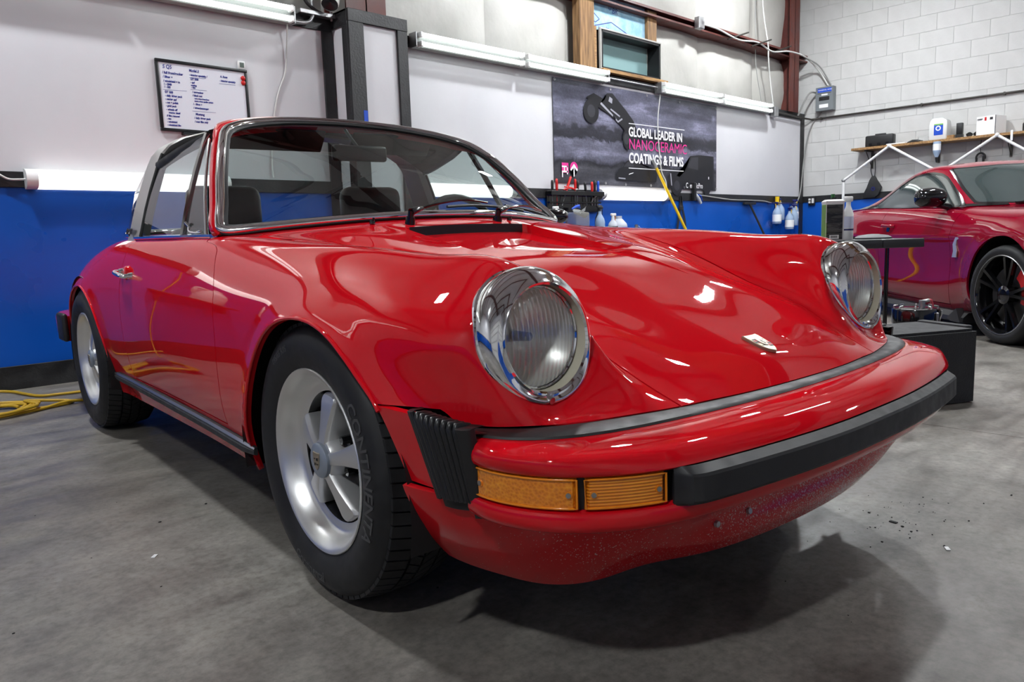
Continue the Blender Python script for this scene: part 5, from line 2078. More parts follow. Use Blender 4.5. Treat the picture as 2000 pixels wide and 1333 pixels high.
# low sports car in the dust
flat('car_print', [(.98, .05), (.98, .12), (1.02, .17), (1.10, .20), (1.17, .265), (1.26, .285), (1.40, .275), (1.52, .215), (1.70, .19), (1.74, .14), (1.72, .05)], M['print_dark'], ban, -.0185)
flat('car_print', [(1.11, .20), (1.18, .255), (1.28, .262), (1.30, .205)], M['print_mid'], ban, -.019)
flat('car_print', [(1.20, .115), (1.28, .135), (1.29, .145), (1.21, .128)], M['ink_white'], ban, -.0195)
flat('car_print', [(1.02, .07), (1.14, .065), (1.14, .078), (1.02, .082)], M['print_light'], ban, -.0195)
# square off-roader at the right
flat('jeep_print', [(1.95, -.015), (1.95, .12), (2.02, .18), (2.30, .185), (2.36, .26), (2.43, .38), (2.62, .40), (2.95, .40), (2.97, .20), (2.96, -.02)], M['print_dark'], ban, -.0185)
flat('jeep_print', disc(2.14, .02, .115), M['print_dark'], ban, -.019)
flat('jeep_print', disc(2.80, .03, .115, sq=.8), M['print_dark'], ban, -.019)
flat('jeep_print', disc(2.14, .02, .06), M['print_mid'], ban, -.0195)
flat('jeep_print', [(2.37, .24), (2.45, .36), (2.60, .375), (2.60, .22)], M['print_mid'], ban, -.019)
flat('jeep_print', [(2.02, .02), (2.04, .02), (2.02, .16), (2.0, .16)], M['print_light'], ban, -.0195)
for u in (2.935, 2.952):
    flat('jeep_print', [(u, .02), (u + .008, .02), (u + .008, .40), (u, .40)], M['print_mid'], ban, -.0198)
text_obj('lettering', 'C  eramicPro', .088, M['ink_white'], (2.33, -.0205, .000), (PI / 2, 0, 0), ban, bold=.001, thick=.0002, sx=.78)
flat('lettering_accent', [(2.83, .115), (2.85, .115), (2.85, .145), (2.83, .145)], M['ink_white'], ban, -.0205)
# two little logos, lower left
flat('logo_print', [(.10, .10), (.20, .10), (.20, .20), (.10, .20)], M['ink_pink'], ban, -.0190)
for p in ([(.10, .155), (.19, .155), (.19, .170), (.10, .170)], [(.175, .085), (.19, .085), (.19, .170), (.175, .170)], [(.10, .055), (.115, .055), (.115, .105), (.10, .105)], [(.10, .105), (.19, .105), (.19, .12), (.10, .12)], [(.13, .12), (.145, .12), (.145, .155), (.13, .155)]):
    flat('logo_print', p, M['ink_white'], ban, -.0198)
flat('logo_print', disc(.285, .155, .060), M['ink_pink'], ban, -.0190)
for p in ([(.285, .195), (.345, .135), (.33, .12), (.293, .155), (.293, .065), (.277, .065), (.277, .155), (.24, .12), (.225, .135)],):
    flat('logo_print', p, M['ink_white'], ban, -.0198)
for u, w in ((.02, 1.0), (.9, 1.0), (1.55, 1.0), (2.2, .995), (3.02, .99), (.02, .02), (.80, .015), (1.15, .012), (1.62, .010), (2.3, .005), (3.02, .0)):
    bm = bmesh.new()
    lathe(bm, [(.006, -.018), (.013, -.020), (.014, -.015)], 12, 'Y', (u, 0, w))
    bm_obj('grommet', bm, M['galv'], ban, smooth=40)

# boarded wall opening above the banner
op = thing('wall_opening', 'open black box framed in rough timber in the upper back wall', 'opening', (4.80, YA, 2.50))
def tb(name, lo, hi, m, parent=op, bev=.003):
    bm = bmesh.new()
    bx(bm, lo, hi, bev, 1)
    return bm_obj(name, bm, m, parent)
tb('post', (-.235, .0, .0), (-.005, .10, .78), M['wood_post'])
tb('post', (.955, .02, .42), (1.125, .10, .78), M['wood_post'])
tb('jamb', (-.005, .0, .0), (.03, .10, .45), M['wood'])
bm = bmesh.new()
for lo, hi in (((.10, .0, .045), (.13, .17, .435)), ((1.14, .0, .045), (1.165, .17, .435)), ((.10, .0, .41), (1.165, .17, .435)), ((.10, .0, .045), (1.165, .17, .06))):
    bx(bm, lo, hi)
bm_obj('box_liner', bm, M['black_plastic'], op)
tb('box_back', (.10, .165, .045), (1.165, .178, .435), mat('teal_backing', (0.20, 0.33, 0.33), 0.6))
bm = bmesh.new()
for lo, hi in (((.085, -.006, .03), (.10, .02, .45)), ((1.165, -.006, .03), (1.18, .02, .45)), ((.10, -.006, .435), (1.165, .02, .45)), ((.10, -.006, .03), (1.165, .02, .045))):
    bx(bm, lo, hi)
bm_obj('box_edge', bm, M['vinyl'], op)
tb('ledge', (.06, -.06, -.008), (1.235, .08, .028), M['wood'])
M['foam'] = noisy(mat('blue_foam_board', (0.25, 0.48, 0.62), 0.5), (0.20, 0.42, 0.58), (0.42, 0.62, 0.72), 9, 6, (0.4, 0.6))
fo = tb('foam_board', (-.004, .06, .44), (.957, .085, .80), M['foam'])
for tx, x, z, s_ in (('U', .30, .67, .07), ('BR', .36, .645, .085)):
    text_obj('marker_scrawl', tx, s_, M['ink_blue'], (x, .058, z), (PI / 2, 0, 0), fo, shear=.2, thick=.0003)
bm = bmesh.new()
for a, b in (((.07, .475), (.35, .55)), ((.35, .55), (.78, .43)), ((.0, .56), (.06, .60)), ((.06, .60), (.15, .55)), ((.15, .55), (.08, .51)), ((.08, .51), (.0, .55))):
    d_ = Vector((b[0] - a[0], 0, b[1] - a[1])).normalized()
    n_ = Vector((-d_.z, 0, d_.x)) * .005
    bm.faces.new([bm.verts.new(Vector((p[0], .0585, p[1])) + k * n_) for p, k in ((a, 1), (b, 1), (b, -1), (a, -1))])
bm_obj('printed_outline', bm, M['ink_blue'], fo)
text_obj('printed_name', 'Formular', .05, M['ink_blue'], (.12, .0584, .445), (PI / 2, -.1, 0), fo, shear=.3, thick=.0003)

# steel tool rail with hand tools
rail = thing('tool_rail', 'black steel tool rail full of screwdrivers on the strip under the banner', 'rail', (3.985, YA - .015, 1.045))
bm = bmesh.new()
bx(bm, (0, -.012, 0), (.80, 0, .20), .003, 1)
bm_obj('back_plate', bm, M['black_gloss'], rail)
bm = bmesh.new()
bx(bm, (-.01, -.085, .160), (.81, 0, .205), .004, 1)
bm_obj('shelf', bm, M['black_gloss'], rail)
bm = bmesh.new()
bx(bm, (0.0, -.05, .085), (.80, -.01, .10), .003, 1)
bm_obj('lower_bar', bm, M['black_gloss'], rail)
TOOLS = [(.05, 'black_plastic', .0, .105, 'stubby black handled screwdriver'), (.115, 'red_plastic', .0, .12, 'red handled screwdriver'), (.25, 'red_plastic', .5, .17, 'tilted red handled pry tool'),
         (.395, 'red_plastic', .0, .125, 'red and black handled screwdriver'), (.43, 'black_plastic', .05, .11, 'slim black screwdriver'), (.56, 'black_plastic', -.15, .10, 'black handled pliers'),
         (.66, 'red_plastic', .0, .105, 'short red screwdriver'), (.705, 'black_plastic', .0, .12, 'tall black screwdriver'), (.755, 'blue_plastic', .05, .115, 'blue handled screwdriver')]
for k, (dx, mk, tilt, hgt, lb) in enumerate(TOOLS):
    t = thing('hand_tool', lb + ' standing in the black tool rail', 'tool', (3.985 + dx, YA - .055, 1.25), 0, 'hand tools in the tool rail')
    bm = bmesh.new()
    p0, p1 = Vector((0, 0, -.012)), Vector((math.sin(tilt) * hgt, 0, math.cos(tilt) * hgt))
    tube(bm, [p0, p0.lerp(p1, .15), p0.lerp(p1, .3), p0.lerp(p1, .75), p0.lerp(p1, .95), p1], [.007, .012, .014, .014, .012, .004], 10)
    bm_obj('handle', bm, M[mk], t, smooth=50)
    bm = bmesh.new()
    tube(bm, [p0, p0 - Vector((math.sin(tilt) * .12, 0, .13))], .0035, 6)
    bm_obj('shank', bm, M['red_plastic'] if k == 1 else M['steel'], t, smooth=50)
t = thing('pliers', 'red handled cutting pliers lying on the black tool rail', 'tool', (4.29, YA - .06, 1.262), 0)
bm = bmesh.new()
tube(bm, [(-.09, 0, .0), (-.03, 0, .020), (.03, 0, .020), (.085, 0, .006)], [.006, .010, .009, .006], 8)
tube(bm, [(-.08, 0, .03), (-.02, 0, .028), (.04, 0, .014), (.09, 0, .0)], [.006, .009, .009, .006], 8)
bm_obj('handles', bm, M['red_plastic'], t, smooth=50)
bm = bmesh.new()
tube(bm, [(.08, 0, .004), (.11, 0, .005), (.14, 0, .004)], [.010, .014, .003], 8)
bm_obj('jaws', bm, M['steel'], t, smooth=50)

# bottles on the black wall cart behind the red car
cart = thing('utility_cart', 'black utility cart with bottles against the blue wall behind the red car', 'cart', (4.35, 3.50, 0))
bm = bmesh.new()
bx(bm, (-.75, -.24, .765), (.85, .24, .800), .01)
bm_obj('top_tray', bm, M['black_plastic'], cart)
bm = bmesh.new()
bx(bm, (-.75, -.24, .20), (.85, .24, .23), .01)
bm_obj('lower_tray', bm, M['black_plastic'], cart)
for x in (-.72, .82):
    for y in (-.21, .21):
        bm = bmesh.new()
        bx(bm, (x - .02, y - .02, .06), (x + .02, y + .02, .77))
        bm_obj('leg', bm, M['black_plastic'], cart)
        bm = bmesh.new()
        lathe(bm, [(.001, -.015), (.035, -.015), (.04, 0), (.035, .015), (.001, .015)], 14, 'X', (x, y, .04))
        bm_obj('caster', bm, M['black_rubber'], cart, smooth=40)


def sprayer(loc, label, body_m, head_m, trig_m, h=.21, r=.042, rz=0.0, lbl=None, group=None, name='spray_bottle', flip=1):
    t = thing(name, label, 'bottle', loc, rz, group)
    bm = bmesh.new()
    lathe(bm, [(.001, 0), (r * .92, 0), (r, .008), (r, h * .55), (r * .85, h * .68), (r * .45, h * .84), (r * .34, h * .9), (r * .34, h)], 18, 'Z')
    bm_obj('bottle_body', bm, body_m, t, smooth=50)
    bm = bmesh.new()
    cyl(bm, (0, 0, h - .004), (0, 0, h + .022), .0155, .014, 12)
    bx(bm, (-.045 * flip if flip > 0 else -.03, -.011, h + .022), (.03 if flip > 0 else .045, .011, h + .048), .006, 2)
    bm_obj('spray_head', bm, head_m, t, smooth=50)
    bm = bmesh.new()
    tube(bm, [(-.030 * flip, 0, h + .026), (-.038 * flip, 0, h + .008), (-.034 * flip, 0, h - .02), (-.040 * flip, 0, h - .035)], [.005, .005, .004, .003], 6)
    bm_obj('trigger', bm, trig_m, t, smooth=50)
    if lbl:
        bm = bmesh.new()
        lathe(bm, [(r + .0006, h * .12), (r + .0006, h * .5)], 18, 'Z')
        bm_obj('label', bm, lbl, t, smooth=60)
    return t


CZ = .800
sprayer((3.80, 3.50, CZ), 'clear spray bottle with white head, leftmost on the cart', M['clear'], M['white_plastic'], M['white_plastic'], .235, .036)
t = thing('dispenser_jug', 'clear square jug with crumpled film and a blue clip on the cart', 'jug', (4.055, 3.46, CZ))
bm = bmesh.new()
bx(bm, (-.105, -.075, 0), (.105, .075, .225), .018, 3)
bm_obj('jug_body', bm, mat('smoky_clear_plastic', (0.62, 0.60, 0.56), 0.08, trans=0.75, ior=1.15), t, smooth=50)
bm = bmesh.new()
for p in (((-.10, -.05, .21), (-.02, -.07, .18), (.05, -.05, .165), (.10, -.07, .21), (.06, .02, .25), (-.04, .03, .26)), ((-.02, -.05, .23), (.05, -.06, .27), (.10, -.03, .285), (.12, .0, .24), (.06, .03, .22))):
    c_ = bm.verts.new(Vector((sum(q[0] for q in p) / len(p), sum(q[1] for q in p) / len(p) - .02, sum(q[2] for q in p) / len(p) + .012)))
    vv_ = [bm.verts.new(q) for q in p]
    for k in range(len(vv_)):
        bm.faces.new((vv_[k], vv_[(k + 1) % len(vv_)], c_))
bmesh.ops.solidify(bm, geom=bm.faces[:], thickness=.004)
bm_obj('plastic_film', bm, mat('cloudy_film', (0.8, 0.82, 0.8), 0.15, trans=0.3, ior=1.2), t)
bm = bmesh.new()
tube(bm, [(-.11, -.03, .255), (-.06, -.035, .275), (-.01, -.03, .285), (.0, -.03, .26)], [.008, .014, .016, .01], 8)
bm_obj('clip', bm, M['blue_plastic'], t, smooth=50)
sprayer((4.255, 3.52, CZ), 'narrow grey translucent bottle right of the clear jug', M['milky'], M['milky'], M['white_plastic'], .165, .03)
sprayer((4.40, 3.46, CZ), 'pale blue spray bottle with black head on the cart', M['liquid_blue'], M['black_plastic'], M['black_plastic'], .235, .050, flip=-1)
sprayer((4.505, 3.56, CZ), 'dark cone-necked spray bottle with black and white head on the cart', M['black_plastic'], M['black_plastic'], M['white_plastic'], .255, .043, flip=-1)
sprayer((4.53, 3.40, CZ), 'cloudy white bottle with orange trigger at the cart front', M['milky'], M['white_plastic'], M['orange'], .165, .050, flip=-1, lbl=M['ink_black'])
t = thing('jug', 'translucent white gallon jug with a blue label on the cart', 'jug', (4.775, 3.52, CZ))
bm = bmesh.new()
lathe(bm, [(.001, 0), (.085, 0), (.092, .01), (.092, .085), (.085, .11), (.045, .155), (.036, .16), (.036, .19), (.001, .19)], 20, 'Z')
bm_obj('jug_body', bm, M['milky'], t, smooth=50)
bm = bmesh.new()
lathe(bm, [(.0928, .02), (.0928, .075)], 20, 'Z')
bm_obj('label', bm, M['blue_plastic'], t, smooth=50)
t = thing('pump_head', 'small grey pump with a curved blue hose right of the gallon jug', 'pump', (5.08, 3.52, CZ))
bm = bmesh.new()
cyl(bm, (0, 0, 0), (0, 0, .06), .03, .02, 12)
cyl(bm, (0, 0, .06), (0, 0, .10), .018, seg=12)
bm_obj('pump_body', bm, M['galv'], t, smooth=40)
bm = bmesh.new()
tube(bm, catmull([(.01, 0, .085), (.05, 0, .075), (.08, 0, .045), (.09, 0, .0)], 4), .006, 8)
bm_obj('hose', bm, M['liquid_blue'], t, smooth=60)

# yellow pole, strap, leaning rod
t = thing('extension_pole', 'bright yellow extension pole leaning on the back wall in front of the banner', 'pole', (0, 0, 0))
bm = bmesh.new()
pa, pb = Vector((5.765, YA - .075, 1.54)), Vector((6.55, YA - .40, 0.02))
cyl(bm, pa, pb, .016, seg=12)
bm_obj('pole_tube', bm, M['yellow'], t, smooth=50)
bm = bmesh.new()
d_ = (pa - pb).normalized()
cyl(bm, pa, pa + d_ * .10, .019, .013, 12)
bm_obj('pole_tip', bm, M['galv'], t, smooth=50)
bm = bmesh.new()
for q in ([(6.34, 1.235), (6.335, 1.12), (6.29, .95), (6.255, .80)], [(6.35, 1.235), (6.37, 1.10), (6.42, .96), (6.45, .80)], [(6.26, .825), (6.35, .80), (6.44, .825)]):
    pts = catmull([(x, YA - .02, z) for x, z in q], 4)
    loft(bm, [[p + Vector((-.017, 0, 0)), p + Vector((.017, 0, 0)), p + Vector((.017, -.006, 0)), p + Vector((-.017, -.006, 0))] for p in pts], True, True)
bx(bm, (6.30, YA - .04, 1.07), (6.375, YA - .016, 1.115), .004, 1)
tag(bm_obj('hanging_strap', bm, M['black_rubber']), 'black webbing strap hanging from the strip right of the yellow pole', 'strap')
t = thing('squeegee', 'black squeegee with a long leaning handle on the blue wall', 'squeegee', (0, 0, 0))
bm = bmesh.new()
bx(bm, (7.82, YA - .05, 1.145), (8.12, YA - .016, 1.175), .004, 1)
bm_obj('blade', bm, M['black_rubber'], t)
bm = bmesh.new()
cyl(bm, (7.965, YA - .035, 1.16), (8.50, YA - .20, .30), .014, seg=10)
bm_obj('handle', bm, M['dark_steel'], t, smooth=50)
# strap hook with little spray head above it
t = thing('hanging_sprayer', 'white and blue spray nozzle hanging under the banner right end', 'sprayer', (6.66, YA - .03, 1.20))
bm = bmesh.new()
tube(bm, [(-.03, 0, .07), (0, -.01, .04), (.05, -.01, 0), (.09, -.01, -.05)], [.016, .022, .022, .018], 10)
bm_obj('nozzle_body', bm, M['milky'], t, smooth=50)
bm = bmesh.new()
tube(bm, [(.02, -.02, .055), (.08, -.02, .04), (.11, -.02, -.02)], [.008, .01, .006], 8)
bm_obj('nozzle_trigger', bm, M['blue_plastic'], t, smooth=50)
bm = bmesh.new()
bx(bm, (-.08, -.03, -.02), (-.03, .012, .20), .006, 1)
bm_obj('wall_hook', bm, M['black_plastic'], t)
# bunch of five spray bottles on the strip
for k, (x, z, y, lb) in enumerate(((8.60, .88, .06, 'white spray bottle hanging head-up at the left of the bunch'), (8.75, .93, .03, 'white spray bottle half hidden second from left in the bunch'),
                                   (8.90, .80, .10, 'lowest white spray bottle in the middle of the hanging bunch'), (9.07, .85, .08, 'white spray bottle right of the lowest one in the hanging bunch'),
                                   (9.19, .92, .03, 'rearmost white spray bottle at the right of the hanging bunch'))):
    sprayer((x, YA - .05 - y, z), lb, M['liquid_blue'], M['navy'], M['yellow'], .255, .062, rz=.6 * k, lbl=M['paper'] if k % 2 == 0 else None, group='spray bottles hung from the black strip')
    bm = bmesh.new()
    tube(bm, [(.0, 0, .295), (.0, .01, 1.168 - z), (.0, (.0 if y < .09 else -.0) + y - .05, 1.175 - z)], .004, 6)
    for v in bm.verts:
        v.co = Matrix.Rotation(-.6 * k, 3, 'Z') @ v.co
    bm_obj('hang_hook', bm, M['navy'], [o for o in COL.objects if o.name.startswith('spray_bottle')][-1], smooth=60)
bm = bmesh.new()
cyl(bm, (8.72, YA - .05, 1.15), (8.72, YA - .05, 1.26), .03, seg=12)
tag(bm_obj('hose_fitting', bm, M['yellow'], smooth=50), 'yellow hose fitting on the strip above the hanging bottle bunch', 'fitting')
bm = bmesh.new()
cyl(bm, (8.50, YA - .10, 1.165), (9.25, YA - .10, 1.165), .007, seg=8)
for x in (8.52, 9.22):
    cyl(bm, (x, YA - .012, 1.165), (x, YA - .10, 1.165), .007, seg=8)
tag(bm_obj('hanging_rail', bm, M['navy'], smooth=50), 'thin dark rail on the strip that the spray bottles hang from', 'rail')
# cables on the strip and up the corner
cable('wall_cable', [(6.62, YA - .02, 1.262), (7.0, YA - .02, 1.235), (7.5, YA - .02, 1.205), (8.0, YA - .02, 1.202), (8.4, YA - .02, 1.195), (8.6, YA - .02, 1.17)], .010, M['cable_grey'], 'pale cable sagging along the black strip right of the banner')
cable('wall_cable', [(9.12, YA - .03, 1.10), (9.35, YA - .03, 1.18), (9.48, YA - .03, 1.35), (9.56, YA - .03, 1.75), (9.60, YA - .06, 2.1), (9.61, YA - .12, 2.30), (9.61, YA - .22, 2.43), (9.60, YA - .27, 2.47)], .010, M['cable_grey'],
      'pale cable climbing the dark corner trim to the breaker panel')
cable('power_lead', [(4.80, YA - .05, 1.225), (4.74, YA - .05, 1.215), (4.68, YA - .04, 1.18), (4.655, YA - .03, 1.12)], .008, M['cable_white'], 'short white lead at the left end of the rounded bar light')
cable('power_cable', [(5.86, YA - .07, 2.36), (5.86, YA - .035, 2.1), (5.87, YA - .035, 1.85), (5.90, YA - .035, 1.65), (5.93, YA - .035, 1.50), (6.01, YA - .035, 1.40), (6.03, YA - .035, 1.29)], .007, M['cable_white'],
      'white cord hanging down over the banner from the tube light')
bm = bmesh.new()
cyl(bm, (4.90, YA - .05, 2.435), (5.83, YA - .05, 2.435), .010, seg=8)
tag(bm_obj('conduit', bm, M['galv'], smooth=60), 'short steel conduit between the two tube lights over the banner', 'conduit')
bm = bmesh.new()
bx(bm, (8.55, YA - .085, 2.35), (8.66, YA - .014, 2.48), .006, 1)
tag(bm_obj('junction_box', bm, M['galv']), 'square steel junction box right of the last tube light', 'box')
bm = bmesh.new()
tube(bm, [(8.66, YA - .05, 2.415), (9.3, YA - .05, 2.405), (9.52, YA - .06, 2.40), (9.60, YA - .12, 2.385), (9.60, YA - .30, 2.383)] + [(9.60, y, 2.383) for y in (3.0, 2.0, 1.0, -1.0)], .013, 8)
for y in (3.55, 2.2, 1.25):
    bx(bm, (9.585, y - .01, 2.36), (9.63, y + .01, 2.40))
tag(bm_obj('conduit', bm, M['dark_steel'], smooth=50), 'long dark conduit running along the white block wall', 'conduit')
# steel box on the girt, loose wires over it
bm = bmesh.new()
bx(bm, (6.62, YA - .10, 3.20), (6.74, YA - .03, 3.335), .006, 1)
tag(bm_obj('junction_box', bm, M['galv']), 'small steel box clamped to the red girt', 'box')
cable('loose_wire', [(6.74, YA - .06, 3.27), (7.1, YA - .06, 3.27), (7.6, YA - .06, 3.22), (8.1, YA - .06, 3.26), (8.5, YA - .06, 3.20), (8.9, YA - .10, 3.25), (9.3, YA - .15, 3.22), (9.55, 3.58, 3.05), (9.60, 3.46, 2.83)], .011, M['cable_white'],
      'bundle of pale wires along the red girt down to the breaker panel')
cable('loose_wire', [(9.2, YA - .14, 3.23), (9.5, 3.55, 3.10), (9.61, 3.42, 2.83)], .009, M['cable_grey'], 'grey wire bent from the girt to the breaker panel')
for x, lb in ((7.55, 'left steel rod'), (8.15, 'middle steel rod'), (8.72, 'right steel rod')):
    bm = bmesh.new()
    cyl(bm, (x - .16, YA - .03, 3.20), (x + .16, YA - .14, 3.31), .010, seg=8)
    tag(bm_obj('steel_rod', bm, M['dark_steel'], smooth=50), lb + ' sticking out over the red girt', 'rod')
cable('hanging_wire', [(8.32, YA + .02, ZC - .3), (8.35, YA + .01, 3.8), (8.40, YA - .045, 3.30), (8.42, YA - .045, 3.1), (8.55, YA - .01, 2.8), (8.63, YA - .02, 2.49)], .010, M['cable_white'], 'white wire hanging over the girt to the junction box')
cable('hanging_wire', [(8.15, YA + .03, ZC - .3), (8.20, YA + .03, 3.4), (8.24, YA + .04, 3.0), (8.36, YA + .02, 2.55)], .006, M['cable_grey'], 'thin grey wire hanging left of the thicker white wire')
cable('bent_wire', [(9.36, YA - .03, 2.43), (9.38, YA - .1, 2.60), (9.45, YA - .16, 2.74), (9.60, YA - .20, 2.75)], .014, M['cable_grey'], 'thick bent wire rising from the corner trim into the wall')
# camera-like sensor top left
t = thing('wall_speaker', 'white cylinder fixture on a steel bracket left of the boxed column', 'fixture', (1.60, YA - .02, 2.62))
bm = bmesh.new()
lathe(bm, [(.060, -.13), (.066, -.11), (.066, .10), (.055, .13), (.001, .13)], 18, 'Z')
for v in bm.verts:
    v.co = Matrix.Rotation(math.radians(28), 3, 'Y') @ (Matrix.Rotation(math.radians(-25), 3, 'X') @ v.co) + Vector((.02, -.09, .02))
bm_obj('shell', bm, mat('beige_metal', (0.45, 0.43, 0.40), 0.4), t, smooth=50)
bm = bmesh.new()
lathe(bm, [(.001, -.10), (.058, -.12)], 18, 'Z')
for v in bm.verts:
    v.co = Matrix.Rotation(math.radians(28), 3, 'Y') @ (Matrix.Rotation(math.radians(-25), 3, 'X') @ v.co) + Vector((.02, -.09, .02))
bm_obj('opening', bm, M['black_plastic'], t)
bm = bmesh.new()
cyl(bm, (.03, -.05, -.08), (.05, -.02, -.16), .012, seg=8)
bm_obj('stem', bm, M['galv'], t, smooth=50)
bm = bmesh.new()
bx(bm, (-.23, -.06, -.150), (.10, -.005, -.120), .003, 1)
bm_obj('bracket', bm, M['galv'], t)
bm = bmesh.new()
tube(bm, catmull([(1.305, YA - .06, 2.40), (1.40, YA - .06, 2.405), (1.46, YA - .06, 2.43), (1.485, YA - .06, 2.50), (1.475, YA - .05, 2.62), (1.45, YA - .04, 2.80)], 5), .013, 8)
tag(bm_obj('conduit', bm, M['galv'], smooth=60), 'bent grey conduit rising from the end of the upper left tube light', 'conduit')
cable('black_hose', [(1.60, YA - .05, 2.49), (1.50, YA - .07, 2.505), (1.42, YA - .07, 2.56), (1.41, YA - .06, 2.65), (1.45, YA - .05, 2.75)], .012, M['black_rubber'], 'black hose looped beside the white cylinder fixture', 'hose')
# shelf with jug on the wall left of frame (mirrored in the car's door)
t = thing('wall_shelf', 'small black shelf on the blue wall left of the red car tail', 'shelf', (-1.35, YA, .80))
bm = bmesh.new()
bx(bm, (-.26, -.22, -.03), (.26, -.005, 0), .004, 1)
bm_obj('board', bm, M['black_trim'], t)
bm = bmesh.new()
for x in (-.18, .18):
    bx(bm, (x - .01, -.18, -.16), (x + .01, -.003, -.03))
bm_obj('bracket', bm, M['black_trim'], t)
t = thing('jug', 'white gallon jug standing on the small black wall shelf', 'jug', (-1.45, YA - .12, .80))
bm = bmesh.new()
lathe(bm, [(.001, 0), (.078, 0), (.082, .01), (.082, .17), (.06, .23), (.025, .26), (.025, .29), (.001, .29)], 18, 'Z')
bm_obj('jug_body', bm, M['white_plastic'], t, smooth=50)
bm = bmesh.new()
tube(bm, catmull([(.05, -.02, .24), (.09, -.04, .22), (.095, -.04, .15), (.08, -.03, .10)], 4), .011, 8)
bm_obj('handle', bm, M['white_plastic'], t, smooth=50)
# yellow cord on the floor
def cord(pts, label, r=.0085):
    return cable('extension_cable', [(x, y, r + .0012 + dz) for x, y, dz in pts], r, M['yellow_cord'], label, 'cord', 'yellow cords coiled at the back wall', n=8)


cord([(-1.10, 3.76, .02), (-.80, 3.74, .01), (-.685, 3.70, 0), (-.645, 3.55, 0), (-.60, 3.40, 0), (-.50, 3.36, 0), (-.40, 3.34, 0), (-.20, 3.30, 0), (.05, 3.28, 0)], 'single yellow cord running along the wall base behind the rear wheel')
pts = []
for k in range(4):
    for a in np.linspace(0, 2 * PI, 15)[:-1]:
        rx, ry = .17 + .018 * k, .13 + .012 * k
        pts.append((-.93 + rx * math.cos(a) + .01 * k, 3.10 + ry * math.sin(a) - .012 * k, .0055 * k + .004 * (1 + math.sin(3 * a + k))))
pts += [(-.72, 3.16, .024), (-.62, 3.14, .012), (-.525, 3.10, 0), (-.545, 3.04, 0), (-.66, 3.0, 0), (-.80, 2.97, .006), (-.98, 2.95, 0)]
cord(pts, 'yellow cord coiled in loops on the floor left of the rear wheel')
cord([(-.98, 2.91, 0), (-.80, 2.93, .004), (-.68, 2.985, .0), (-.56, 3.03, .009), (-.46, 3.05, 0), (-.36, 3.04, 0), (-.22, 3.02, 0)], 'yellow cord tail leading from the coil under the red car')
cord([(-1.25, YA - .03, 1.14), (-1.27, YA - .03, 1.0), (-1.22, YA - .03, .75), (-1.17, YA - .03, .5), (-1.08, YA - .035, .25), (-1.02, YA - .06, .02), (-1.0, 3.6, 0), (-.98, 3.3, .02)], 'yellow cord hanging from the bar light down to the coil')
t = bm = bmesh.new()
bx(bm, (-1.0, 3.16, .002), (-.83, 3.26, .055), .02, 3)
tag(bm_obj('cloth_bundle', bm, mat('purple_grey_cloth', (0.10, 0.09, 0.13), 0.8), smooth=60), 'dark purple cloth bundle inside the yellow cord coil', 'cloth')
# ---------------------------------------------------------------- right side: wall things, shelf, frame
# breaker panel
t = thing('breaker_panel', 'grey breaker panel with a blue header on the white block wall', 'panel', (XB - .012, 3.475, 2.64))
def tp(name, lo, hi, m, parent=t, bev=.003):
    bm = bmesh.new()
    bx(bm, lo, hi, bev, 1)
    return bm_obj(name, bm, m, parent)
M['panel_grey'] = mat('panel_grey_enamel', (0.17, 0.19, 0.20), 0.4)
tp('cabinet', (-.105, -.125, -.165), (0, .125, .165), M['panel_grey'])
tp('header_label', (-.1065, -.105, .09), (-.104, .095, .145), M['blue_plastic'])
tp('door_seam', (-.1062, -.10, .073), (-.104, .10, .078), M['ink_black'])
tp('breaker_slot', (-.107, -.075, -.025), (-.103, .075, .028), M['ink_black'])
tp('maker_label', (-.1066, -.05, .045), (-.104, .04, .068), M['paper'])
tp('warning_label', (-.1066, -.06, -.125), (-.104, .07, -.075), M['paper'])
for k in range(3):
    text_obj('panel_lettering', ('POWER', 'PANEL', 'BOARD')[k], .026, M['ink_white'], (-.1072, .085 - .066 * k, .112), (PI / 2, 0, -PI / 2), t, thick=.0003, sx=.75)
for k in range(4):
    tp('breaker', (-.112, .050 - .03 * k, -.010), (-.106, .068 - .03 * k, .016), M['black_plastic'])
# corner outlet
t = thing('outlet', 'small black outlet with white plugs on the strip at the corner', 'outlet', (XB - .03, 3.66, 1.20))
tp('plate', (-.02, -.05, -.06), (0, .05, .06), M['black_plastic'], t)
tp('plug', (-.045, -.04, -.03), (-.018, -.012, .04), M['white_plastic'], t)
tp('plug', (-.05, .01, -.03), (-.018, .035, .0), M['white_plastic'], t)
tp('plug', (-.05, .01, .01), (-.018, .035, .04), M['white_plastic'], t)
# long pine shelf
sh = thing('wall_shelf', 'long pine shelf on black brackets along the white block wall', 'shelf', (XB, 0, 1.845))
bm = bmesh.new()
bx(bm, (-.30, -.8, 0), (-.004, 3.0, .033), .003, 1)
bm_obj('plank', bm, M['wood'], sh)
for y in (2.82, 1.97, 1.15, .2):
    bm = bmesh.new()
    bx(bm, (-.26, y - .014, -.02), (-.006, y + .014, 0))
    bx(bm, (-.022, y - .014, -.24), (-.006, y + .014, 0))
    cyl(bm, (-.245, y, -.012), (-.018, y, -.225), .006, seg=6)
    bm_obj('bracket', bm, M['dark_steel'], sh)
SZ = 1.879


def sthing(name, label, cat, y, x=-.17, z=SZ, rz=0):
    return thing(name, label, cat, (XB + x, y, z), rz)


def sp_(t, name, lo, hi, m, bev=.004, seg=1):
    bm = bmesh.new()
    bx(bm, lo, hi, bev, seg)
    return bm_obj(name, bm, m, t, smooth=40)


